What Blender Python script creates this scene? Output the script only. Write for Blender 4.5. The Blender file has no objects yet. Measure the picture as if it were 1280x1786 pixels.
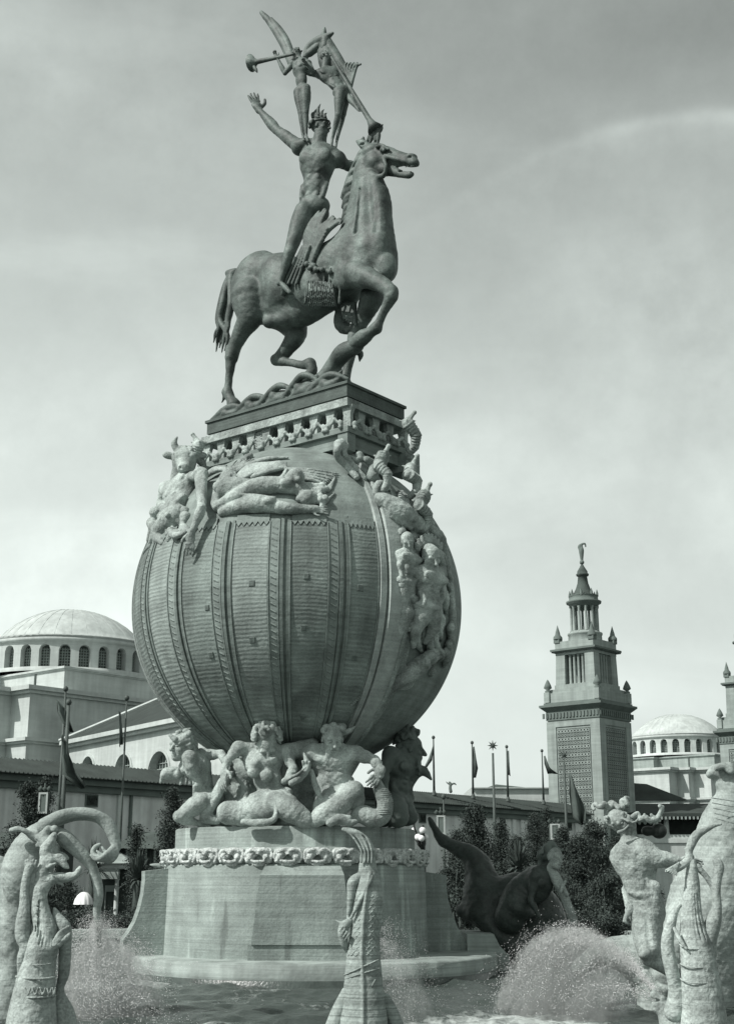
import bpy, math, random
import numpy as np
from mathutils import Vector, Matrix, noise as mnoise
rng = np.random.default_rng(7)
random.seed(7)
sc = bpy.context.scene
# ------------------------------------------------------------------ camera
EYE = 3.0
F_PX, PITCH = 2330.0, math.radians(15.3)
cam_d = bpy.data.cameras.new('camera'); cam = bpy.data.objects.new('camera', cam_d)
sc.collection.objects.link(cam); sc.camera = cam
cam.location = (0, 0, EYE); cam.rotation_euler = (math.pi / 2 + PITCH, 0, 0)
cam_d.sensor_fit = 'HORIZONTAL'; cam_d.sensor_width = 36; cam_d.lens = 36 * F_PX / 1280
cam_d.clip_start = 0.5; cam_d.clip_end = 5000
# ------------------------------------------------------------------ light
SUN_DIR = Vector((-0.66, -0.37, 0.74)).normalized()      # towards the sun
sun_el = math.asin(SUN_DIR.z); sun_az = math.atan2(SUN_DIR.x, SUN_DIR.y)
sd = bpy.data.lights.new('sun', 'SUN'); so = bpy.data.objects.new('sun', sd); sc.collection.objects.link(so)
sd.energy = 5.0; sd.angle = math.radians(0.6); sd.color = (1.0, 0.985, 0.95)
so.rotation_euler = SUN_DIR.to_track_quat('Z', 'Y').to_euler(); so.location = (-40, -30, 60)
sc.view_settings.view_transform = 'Standard'; sc.view_settings.look = 'None'
sc.view_settings.exposure = 0.0; sc.view_settings.gamma = 1.0
# (v0, slope, curve, width, strength, fade-in u0, u1)
BANDS = [(.4834, .92, -1.55, .008, .8, .0, .13), (.474, .86, -1.4, .022, .6, .0, .2), (.53, -.45, 0, .10, 1.5, .05, .30), (.30, .25, 0, .05, .9, .35, -.25), (.40, .15, 0, .05, .9, .1, -.3), (.17, -.05, 0, .08, 1.6, .15, -.3), (.66, .2, 0, .05, -.5, -.1, .3), (.60, -.2, 0, .06, .8, .2, -.3), (.36, -.3, 0, .07, .8, -.1, .25)]
w = bpy.data.worlds.new('World'); sc.world = w; w.use_nodes = True
nt = w.node_tree; nt.nodes.clear()
def N(nt, t, **kw):
    n = nt.nodes.new(t)
    for k, v in kw.items():
        if k.startswith('i_'):
            n.inputs[int(k[2:]) if k[2:].isdigit() else k[2:].replace('_', ' ')].default_value = v
        else: setattr(n, k, v)
    return n
L = lambda nt, a, b: nt.links.new(a, b)
sky = N(nt, 'ShaderNodeTexSky'); sky.sky_type = 'NISHITA'; sky.sun_disc = False
sky.sun_elevation = sun_el; sky.sun_rotation = sun_az; sky.air_density = 1.4; sky.dust_density = 2.5; sky.ozone_density = 1.0
bw = N(nt, 'ShaderNodeRGBToBW'); L(nt, sky.outputs[0], bw.inputs[0])
tc = N(nt, 'ShaderNodeTexCoord')
mp = N(nt, 'ShaderNodeMapping'); mp.inputs['Scale'].default_value = (1.0, 1.0, 3.2); mp.inputs['Rotation'].default_value = (0.0, 0.35, 0.0)
L(nt, tc.outputs['Generated'], mp.inputs[0])
cn = N(nt, 'ShaderNodeTexNoise'); cn.inputs['Scale'].default_value = 2.1; cn.inputs['Detail'].default_value = 5; cn.inputs['Roughness'].default_value = 0.52; cn.inputs['Distortion'].default_value = 0.7
L(nt, mp.outputs[0], cn.inputs['Vector'])
cr = N(nt, 'ShaderNodeMapRange'); cr.inputs[1].default_value = 0.42; cr.inputs[2].default_value = 0.72; cr.inputs[3].default_value = 0.0; cr.inputs[4].default_value = 1.0
cr.interpolation_type = 'SMOOTHERSTEP'
L(nt, cn.outputs[0], cr.inputs[0])
# elevation falloff: denser veil near the horizon
sep = N(nt, 'ShaderNodeSeparateXYZ'); L(nt, tc.outputs['Generated'], sep.inputs[0])
el = N(nt, 'ShaderNodeMapRange'); el.inputs[1].default_value = 0.0; el.inputs[2].default_value = 0.62; el.inputs[3].default_value = 8.6; el.inputs[4].default_value = 2.9
L(nt, sep.outputs[2], el.inputs[0])
xl = N(nt, 'ShaderNodeMapRange'); xl.inputs[1].default_value = -0.3; xl.inputs[2].default_value = 0.25; xl.inputs[3].default_value = 1.28; xl.inputs[4].default_value = 0.92
L(nt, sep.outputs[0], xl.inputs[0])
m0 = N(nt, 'ShaderNodeMath', operation='MULTIPLY'); L(nt, el.outputs[0], m0.inputs[0]); L(nt, xl.outputs[0], m0.inputs[1])
# veil cloud brightness added onto the physical sky
mixv = N(nt, 'ShaderNodeMix'); mixv.data_type = 'FLOAT'; mixv.inputs[0].default_value = 0.62
L(nt, bw.outputs[0], mixv.inputs[2]); L(nt, m0.outputs[0], mixv.inputs[3])
cl = N(nt, 'ShaderNodeMath', operation='MULTIPLY_ADD'); cl.inputs[1].default_value = 0.75; L(nt, cr.outputs[0], cl.inputs[0]); L(nt, mixv.outputs[0], cl.inputs[2])
# thin cirrus bands lying across the sky, fixed in direction space: v = z/y against u = x/y
def M_(op, a, b=None, c=None):
    n = N(nt, 'ShaderNodeMath', operation=op)
    for i, q in enumerate((a, b, c)):
        if q is None: continue
        if hasattr(q, 'links'): L(nt, q, n.inputs[i])
        else: n.inputs[i].default_value = q
    return n.outputs[0]
ym = M_('MAXIMUM', sep.outputs[1], 0.05); U_ = M_('DIVIDE', sep.outputs[0], ym); V_ = M_('DIVIDE', sep.outputs[2], ym)
wn = N(nt, 'ShaderNodeTexNoise'); wn.inputs['Scale'].default_value = 9; wn.inputs['Detail'].default_value = 6; wn.inputs['Roughness'].default_value = .6; L(nt, tc.outputs['Generated'], wn.inputs['Vector'])
wn2 = N(nt, 'ShaderNodeTexNoise'); wn2.inputs['Scale'].default_value = 3.0; wn2.inputs['Detail'].default_value = 4; L(nt, tc.outputs['Generated'], wn2.inputs['Vector'])
gn = N(nt, 'ShaderNodeTexNoise'); gn.inputs['Scale'].default_value = 26; gn.inputs['Detail'].default_value = 5; gn.inputs['Roughness'].default_value = .7; L(nt, tc.outputs['Generated'], gn.inputs['Vector'])
tot = M_('ADD', M_('MULTIPLY_ADD', wn.outputs[0], .9, -.45), M_('MULTIPLY_ADD', gn.outputs[0], .7, -.35)); tot = M_('ADD', tot, cl.outputs[0])
for (a, b, c2, wd, amp, u0, u1) in BANDS:
    q = M_('SUBTRACT', V_, M_('ADD', M_('MULTIPLY_ADD', U_, b, a), M_('MULTIPLY', M_('MULTIPLY', U_, U_), c2)))
    q = M_('ADD', q, M_('MULTIPLY', M_('SUBTRACT', wn2.outputs[0], .5), wd * 3.6))
    g = M_('EXPONENT', M_('MULTIPLY', M_('MULTIPLY', q, q), -1 / wd ** 2))
    e = N(nt, 'ShaderNodeMapRange'); e.interpolation_type = 'SMOOTHSTEP'; e.inputs[1].default_value = u0; e.inputs[2].default_value = u1; L(nt, U_, e.inputs[0])
    g = M_('MULTIPLY', M_('MULTIPLY', g, e.outputs[0]), M_('MULTIPLY_ADD', wn.outputs[0], 2.4, -.6)); tot = M_('MULTIPLY_ADD', g, amp, tot)
ramp = N(nt, 'ShaderNodeMix'); ramp.data_type = 'RGBA'; ramp.inputs[0].default_value = 1.0; ramp.blend_type = 'MULTIPLY'
L(nt, tot, ramp.inputs[6]); ramp.inputs[7].default_value = (0.938, 1.026, 0.978, 1)
bg = N(nt, 'ShaderNodeBackground'); bg.inputs[1].default_value = 0.128
L(nt, ramp.outputs[2], bg.inputs[0])
wo = N(nt, 'ShaderNodeOutputWorld'); L(nt, bg.outputs[0], wo.inputs[0])

# ------------------------------------------------------------------ pixel <-> world helpers (1280 x 1786 plate)
CP, SP = math.cos(PITCH), math.sin(PITCH)
def P(px, py, Y):
    dx, dv = px - 640.0, 893.0 - py
    ry = F_PX * CP - dv * SP; rz = F_PX * SP + dv * CP
    return np.array((dx * Y / ry, Y, EYE + rz * Y / ry))
def mpp(py, Y): return Y / (F_PX * CP - (893.0 - py) * SP)
def proj(p):
    x, y, z = p[0], p[1], p[2] - EYE
    f = y * CP + z * SP; v = -y * SP + z * CP
    return 640 + F_PX * x / f, 893 - F_PX * v / f
# ------------------------------------------------------------------ object helpers
COL = sc.collection
def link(name, me, mat=None, parent=None):
    o = bpy.data.objects.new(name, me); COL.objects.link(o)
    if mat is not None and me is not None: me.materials.append(mat)
    if parent is not None: o.parent = parent; o.matrix_parent_inverse = parent.matrix_world.inverted() if False else Matrix.Translation(-Vector(parent.location)) if parent.rotation_euler.z == 0 and parent.parent is None else (Matrix.Translation(parent.location) @ parent.rotation_euler.to_matrix().to_4x4()).inverted() if parent.parent is None else Matrix()
    return o
def tag(o, label=None, cat=None, group=None, kind=None):
    if label: o['label'] = label
    if cat: o['category'] = cat
    if group: o['group'] = group
    if kind: o['kind'] = kind
    return o
def thing(name, label, cat, loc=(0, 0, 0), group=None):
    o = bpy.data.objects.new(name, None); COL.objects.link(o); o.location = Vector([float(v) for v in loc]); o.empty_display_size = 0.3
    return tag(o, label, cat, group)
def npmesh(name, V, Fq, smooth=True):
    V = np.asarray(V, np.float32).reshape(-1, 3); Fq = np.asarray(Fq, np.int32)
    k = Fq.shape[1]; me = bpy.data.meshes.new(name)
    me.vertices.add(len(V)); me.vertices.foreach_set('co', V.ravel())
    me.loops.add(Fq.size); me.loops.foreach_set('vertex_index', Fq.ravel())
    me.polygons.add(len(Fq)); me.polygons.foreach_set('loop_start', np.arange(0, Fq.size, k, dtype=np.int32))
    try: me.polygons.foreach_set('loop_total', np.full(len(Fq), k, np.int32))
    except Exception: pass
    me.update(calc_edges=True)
    me.polygons.foreach_set('use_smooth', np.full(len(Fq), smooth)); me.update()
    return me
class MB:
    """collects faces, links them as one mesh"""
    def __init__(s, M=None): s.v = []; s.f = []; s.sm = []; s.M = M
    def add(s, vs, fs, smooth=False):
        b = len(s.v)
        for p in vs:
            p = Vector([float(c) for c in p]); s.v.append(tuple(s.M @ p) if s.M is not None else tuple(p))
        for f in fs: s.f.append([b + i for i in f]); s.sm.append(smooth)
    def box(s, x0, x1, y0, y1, z0, z1, R=None):
        vs = [(x, y, z) for z in (z0, z1) for y in (y0, y1) for x in (x0, x1)]
        if R is not None: vs = [tuple(R @ Vector(v)) for v in vs]
        s.add(vs, [(0, 2, 3, 1), (4, 5, 7, 6), (0, 1, 5, 4), (2, 6, 7, 3), (0, 4, 6, 2), (1, 3, 7, 5)])
    def frustum(s, x0, x1, y0, y1, z0, X0, X1, Y0, Y1, z1):
        vs = [(x0, y0, z0), (x1, y0, z0), (x1, y1, z0), (x0, y1, z0), (X0, Y0, z1), (X1, Y0, z1), (X1, Y1, z1), (X0, Y1, z1)]
        s.add(vs, [(3, 2, 1, 0), (4, 5, 6, 7), (0, 1, 5, 4), (1, 2, 6, 5), (2, 3, 7, 6), (3, 0, 4, 7)])
    def lathe(s, prof, c=(0, 0, 0), n=32, a0=0.0, a1=2 * math.pi, smooth=True, sx=1, sy=1):
        full = abs(a1 - a0 - 2 * math.pi) < 1e-6; m = n if full else n + 1
        vs = []
        for r, z in prof:
            for i in range(m):
                a = a0 + (a1 - a0) * i / n; vs.append((c[0] + sx * r * math.cos(a), c[1] + sy * r * math.sin(a), c[2] + z))
        fs = []
        for j in range(len(prof) - 1):
            for i in range(n):
                i2 = (i + 1) % m; fs.append((j * m + i, j * m + i2, (j + 1) * m + i2, (j + 1) * m + i))
        s.add(vs, fs, smooth)
    def tube(s, pts, rs, n=8, smooth=True):
        pts = [Vector([float(c) for c in p]) for p in pts]
        if not hasattr(rs, '__len__'): rs = [rs] * len(pts)
        vs = []; up = Vector((0, 0, 1))
        for i, p in enumerate(pts):
            t = (pts[min(i + 1, len(pts) - 1)] - pts[max(i - 1, 0)]).normalized()
            u = t.cross(up)
            if u.length < 1e-3: u = Vector((1, 0, 0))
            u.normalize(); v = u.cross(t)
            for k in range(n):
                a = 2 * math.pi * k / n; vs.append(p + (u * math.cos(a) + v * math.sin(a)) * rs[i])
        fs = [(j * n + i, j * n + (i + 1) % n, (j + 1) * n + (i + 1) % n, (j + 1) * n + i) for j in range(len(pts) - 1) for i in range(n)]
        fs.append(tuple(range(n))[::-1]); fs.append(tuple((len(pts) - 1) * n + i for i in range(n)))
        s.add(vs, fs, smooth)
    def prism(s, poly, z0, z1, smooth=False):
        n = len(poly); vs = [(x, y, z0) for x, y in poly] + [(x, y, z1) for x, y in poly]
        fs = [(i, (i + 1) % n, n + (i + 1) % n, n + i) for i in range(n)] + [tuple(range(n))[::-1], tuple(range(n, 2 * n))]
        s.add(vs, fs, smooth)
    def build(s, name, mat, parent=None):
        me = bpy.data.meshes.new(name); me.from_pydata(s.v, [], s.f)
        me.polygons.foreach_set('use_smooth', s.sm); me.update()
        if any(s.sm) and not all(s.sm): pass
        return link(name, me, mat, parent)
# ------------------------------------------------------------------ materials (duotone print: everything is a grey with a green cast)
def tone(v, g=1.0):
    # darker things of this print lean greener
    k = 0.26 * (1 - min(v, 1)) ** 2 * g
    return (v * (1 - 0.52 * k), v * (1 + 0.42 * k), v * (1 + 0.02 * k), 1)
MATS = {}
def mat(name, v, rough=0.8, var=0.25, vscale=1.2, bump=0.3, bscale=14, streak=0.0, course=0.0, cscale=5.5, spec=0.3, fine=0.0, dark2=None, coat=0, cdist=0.02, metallic=0.0, veins=0.0, bdist=0.05, chis=0.0, lath=0.0, lime=0.0):
    if name in MATS: return MATS[name]
    m = bpy.data.materials.new(name); m.use_nodes = True; t = m.node_tree; t.nodes.clear()
    out = N(t, 'ShaderNodeOutputMaterial'); b = N(t, 'ShaderNodeBsdfPrincipled'); L(t, b.outputs[0], out.inputs[0])
    b.inputs['Roughness'].default_value = rough; b.inputs['Specular IOR Level'].default_value = spec; b.inputs['Metallic'].default_value = metallic
    g = N(t, 'ShaderNodeNewGeometry')
    n1 = N(t, 'ShaderNodeTexNoise'); n1.inputs['Scale'].default_value = vscale; n1.inputs['Detail'].default_value = 6; n1.inputs['Roughness'].default_value = 0.62
    L(t, g.outputs['Position'], n1.inputs['Vector'])
    r1 = N(t, 'ShaderNodeMapRange'); r1.inputs[1].default_value = 0.3; r1.inputs[2].default_value = 0.7; r1.inputs[3].default_value = 1 - var; r1.inputs[4].default_value = 1 + var
    L(t, n1.outputs[0], r1.inputs[0]); fac = r1.outputs[0]
    def mul(a, bb):
        x = N(t, 'ShaderNodeMath', operation='MULTIPLY'); L(t, a, x.inputs[0]); L(t, bb, x.inputs[1]); return x.outputs[0]
    if streak:
        mp = N(t, 'ShaderNodeMapping'); mp.inputs['Scale'].default_value = (0.9, 0.9, 0.07); L(t, g.outputs['Position'], mp.inputs[0])
        n2 = N(t, 'ShaderNodeTexNoise'); n2.inputs['Scale'].default_value = 1.8; n2.inputs['Detail'].default_value = 5; L(t, mp.outputs[0], n2.inputs['Vector'])
        r2 = N(t, 'ShaderNodeMapRange'); r2.inputs[1].default_value = 0.36; r2.inputs[2].default_value = 0.66; r2.inputs[3].default_value = 1 - streak; r2.inputs[4].default_value = 1 + streak
        L(t, n2.outputs[0], r2.inputs[0]); fac = mul(fac, r2.outputs[0])
    if fine:
        n3 = N(t, 'ShaderNodeTexNoise'); n3.inputs['Scale'].default_value = 22; n3.inputs['Detail'].default_value = 4; L(t, g.outputs['Position'], n3.inputs['Vector'])
        r3 = N(t, 'ShaderNodeMapRange'); r3.inputs[1].default_value = 0.3; r3.inputs[2].default_value = 0.7; r3.inputs[3].default_value = 1 - fine; r3.inputs[4].default_value = 1 + fine
        L(t, n3.outputs[0], r3.inputs[0]); fac = mul(fac, r3.outputs[0])
    nb = N(t, 'ShaderNodeTexNoise'); nb.inputs['Scale'].default_value = bscale; nb.inputs['Detail'].default_value = 5; L(t, g.outputs['Position'], nb.inputs['Vector'])
    bp = N(t, 'ShaderNodeBump'); bp.inputs['Strength'].default_value = bump; bp.inputs['Distance'].default_value = bdist
    L(t, nb.outputs[0], bp.inputs['Height']); norm = bp.outputs[0]
    if chis:      # tool-marked, unevenly worked surface
        vz = N(t, 'ShaderNodeTexNoise'); vz.inputs['Scale'].default_value = chis; vz.inputs['Detail'].default_value = 3; vz.inputs['Roughness'].default_value = .6; vz.inputs['Distortion'].default_value = 1.2; L(t, g.outputs['Position'], vz.inputs['Vector'])
        ab = N(t, 'ShaderNodeMath', operation='SUBTRACT'); L(t, vz.outputs[0], ab.inputs[0]); ab.inputs[1].default_value = .5
        a2 = N(t, 'ShaderNodeMath', operation='ABSOLUTE'); L(t, ab.outputs[0], a2.inputs[0])
        a3 = N(t, 'ShaderNodeMath', operation='MINIMUM'); L(t, a2.outputs[0], a3.inputs[0]); a3.inputs[1].default_value = .12
        bz = N(t, 'ShaderNodeBump'); bz.inputs['Strength'].default_value = .9; bz.inputs['Distance'].default_value = .12 / chis; L(t, a3.outputs[0], bz.inputs['Height']); L(t, norm, bz.inputs['Normal']); norm = bz.outputs[0]
    if lime:      # pale lime runs down the face
        ml_ = N(t, 'ShaderNodeMapping'); ml_.inputs['Scale'].default_value = (1.5, 1.5, 0.16); L(t, g.outputs['Position'], ml_.inputs[0])
        n6 = N(t, 'ShaderNodeTexNoise'); n6.inputs['Scale'].default_value = 1.0; n6.inputs['Detail'].default_value = 5; n6.inputs['Roughness'].default_value = .6; L(t, ml_.outputs[0], n6.inputs['Vector'])
        r6 = N(t, 'ShaderNodeMapRange'); r6.interpolation_type = 'SMOOTHSTEP'; r6.inputs[1].default_value = .58; r6.inputs[2].default_value = .72; r6.inputs[3].default_value = 1; r6.inputs[4].default_value = 1 + lime; L(t, n6.outputs[0], r6.inputs[0]); fac = mul(fac, r6.outputs[0])
        r7 = N(t, 'ShaderNodeMapRange'); r7.interpolation_type = 'SMOOTHSTEP'; r7.inputs[1].default_value = .44; r7.inputs[2].default_value = .34; r7.inputs[3].default_value = 1; r7.inputs[4].default_value = 1 - lime * .55; L(t, n6.outputs[0], r7.inputs[0]); fac = mul(fac, r7.outputs[0])
    if lath:      # fine level courses trowelled round the globe
        sp = N(t, 'ShaderNodeSeparateXYZ'); L(t, g.outputs['Position'], sp.inputs[0])
        nl = N(t, 'ShaderNodeTexNoise'); nl.inputs['Scale'].default_value = .8; nl.inputs['Detail'].default_value = 3; L(t, g.outputs['Position'], nl.inputs['Vector'])
        ml = N(t, 'ShaderNodeMath', operation='MULTIPLY_ADD'); L(t, nl.outputs[0], ml.inputs[0]); ml.inputs[1].default_value = .22; L(t, sp.outputs[2], ml.inputs[2])
        sl = N(t, 'ShaderNodeMath', operation='MULTIPLY'); L(t, ml.outputs[0], sl.inputs[0]); sl.inputs[1].default_value = 2 * math.pi / .125
        sn = N(t, 'ShaderNodeMath', operation='SINE'); L(t, sl.outputs[0], sn.inputs[0])
        n5 = N(t, 'ShaderNodeTexNoise'); n5.inputs['Scale'].default_value = 1.9; n5.inputs['Detail'].default_value = 4; L(t, g.outputs['Position'], n5.inputs['Vector'])
        r5 = N(t, 'ShaderNodeMapRange'); r5.inputs[1].default_value = .4; r5.inputs[2].default_value = .62; r5.inputs[3].default_value = .15 * lath; r5.inputs[4].default_value = lath; L(t, n5.outputs[0], r5.inputs[0])
        m5 = N(t, 'ShaderNodeMath', operation='MULTIPLY_ADD'); L(t, sn.outputs[0], m5.inputs[0]); L(t, r5.outputs[0], m5.inputs[1]); m5.inputs[2].default_value = 1.0; fac = mul(fac, m5.outputs[0])
        b5 = N(t, 'ShaderNodeBump'); b5.inputs['Strength'].default_value = .7; b5.inputs['Distance'].default_value = .005; L(t, sn.outputs[0], b5.inputs['Height']); L(t, norm, b5.inputs['Normal']); norm = b5.outputs[0]
    if course:
        mpc = N(t, 'ShaderNodeMapping'); mpc.inputs['Scale'].default_value = (0.14, 0.14, cscale); L(t, g.outputs['Position'], mpc.inputs[0])
        nc = N(t, 'ShaderNodeTexNoise'); nc.inputs['Scale'].default_value = 1.0; nc.inputs['Detail'].default_value = 5; nc.inputs['Roughness'].default_value = 0.7; L(t, mpc.outputs[0], nc.inputs['Vector'])
        r4 = N(t, 'ShaderNodeMapRange'); r4.inputs[1].default_value = 0.38; r4.inputs[2].default_value = 0.62; r4.inputs[3].default_value = 1 - course; r4.inputs[4].default_value = 1 + course * 0.8
        L(t, nc.outputs[0], r4.inputs[0]); fac = mul(fac, r4.outputs[0])
        bp2 = N(t, 'ShaderNodeBump'); bp2.inputs['Strength'].default_value = 0.8; bp2.inputs['Distance'].default_value = cdist
        L(t, nc.outputs[0], bp2.inputs['Height']); L(t, norm, bp2.inputs['Normal']); norm = bp2.outputs[0]
    if veins:
        vv = N(t, 'ShaderNodeTexVoronoi'); vv.inputs['Scale'].default_value = 2.6; vv.feature = 'DISTANCE_TO_EDGE'; L(t, g.outputs['Position'], vv.inputs['Vector'])
        r5 = N(t, 'ShaderNodeMapRange'); r5.inputs[1].default_value = 0.0; r5.inputs[2].default_value = 0.05; r5.inputs[3].default_value = 1 - veins; r5.inputs[4].default_value = 1
        L(t, vv.outputs[0], r5.inputs[0]); fac = mul(fac, r5.outputs[0])
    c = N(t, 'ShaderNodeMix'); c.data_type = 'RGBA'; c.blend_type = 'MULTIPLY'; c.inputs[0].default_value = 1.0
    c.inputs[6].default_value = tone(v); L(t, fac, c.inputs[7])
    L(t, c.outputs[2], b.inputs['Base Color']); L(t, norm, b.inputs['Normal'])
    MATS[name] = m; return m
M_BRONZE = mat('weathered_bronze', 0.095, rough=0.62, var=0.55, vscale=1.5, bump=0.5, bscale=5, bdist=.05, spec=0.35, fine=0.28, streak=0.28)
M_PLINTH = mat('dark_plinth', 0.085, rough=0.8, var=0.25, vscale=2, bump=0.4, bscale=10, course=0.15, cscale=9)
M_GLOBE = mat('globe_plaster', 0.18, lime=.18, rough=0.85, var=0.30, vscale=0.8, bump=0.4, bscale=9, streak=0.22, course=0.12, cscale=10, fine=0.16, lath=.12)
M_GLOBEL = mat('globe_plaster_pale', 0.235, rough=0.85, var=0.28, vscale=0.9, bump=0.4, bscale=9, streak=0.18, course=0.12, cscale=10, fine=0.16, lath=.15)
M_GLOBE2 = mat('globe_smooth', 0.20, rough=0.85, var=0.25, vscale=1.0, bump=0.3, bscale=9, streak=0.15, course=0.14, cscale=6, fine=0.10)
M_RIB = mat('globe_rib', 0.33, rough=0.85, var=0.22, vscale=1.4, bump=0.3, bscale=10, streak=0.12, course=0.12, cscale=7, fine=0.12)
M_BATTEN = mat('globe_batten', 0.155, rough=0.85, var=0.22, vscale=1.4, bump=0.3, bscale=10, course=0.2, cscale=6)
M_STONE = mat('pale_cast_stone', 0.30, rough=0.85, var=0.42, vscale=1.3, bump=0.5, bscale=7, bdist=.10, fine=0.25, streak=0.3, chis=2.4)
M_STONE2 = mat('grey_cast_stone', 0.25, rough=0.85, var=0.30, vscale=1.8, bump=0.5, bscale=7, bdist=.10, fine=0.24, streak=0.15, chis=2.6)
M_DRUM = mat('travertine_drum', 0.235, lime=.7, rough=0.85, var=0.26, vscale=0.8, bump=0.4, bscale=9, streak=0.14, course=0.13, cscale=13, fine=0.12, cdist=0.02)
M_MASK = mat('pale_masks', 0.46, rough=0.85, var=0.3, vscale=4, bump=1.0, bscale=7, bdist=.12, fine=0.28, chis=4)
M_LEDGE = mat('ledge_stone', 0.26, rough=0.7, var=0.25, vscale=1.1, bump=0.3, bscale=9, streak=0.2, course=0.2, cscale=7)
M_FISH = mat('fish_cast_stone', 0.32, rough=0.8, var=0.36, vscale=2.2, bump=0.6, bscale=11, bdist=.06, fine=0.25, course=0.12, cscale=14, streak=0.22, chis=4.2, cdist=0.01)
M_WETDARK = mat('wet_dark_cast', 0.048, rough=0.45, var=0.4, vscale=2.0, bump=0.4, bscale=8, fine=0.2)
M_BLACK = mat('near_black', 0.02, rough=0.5, var=0.2, bump=0.1)
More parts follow.
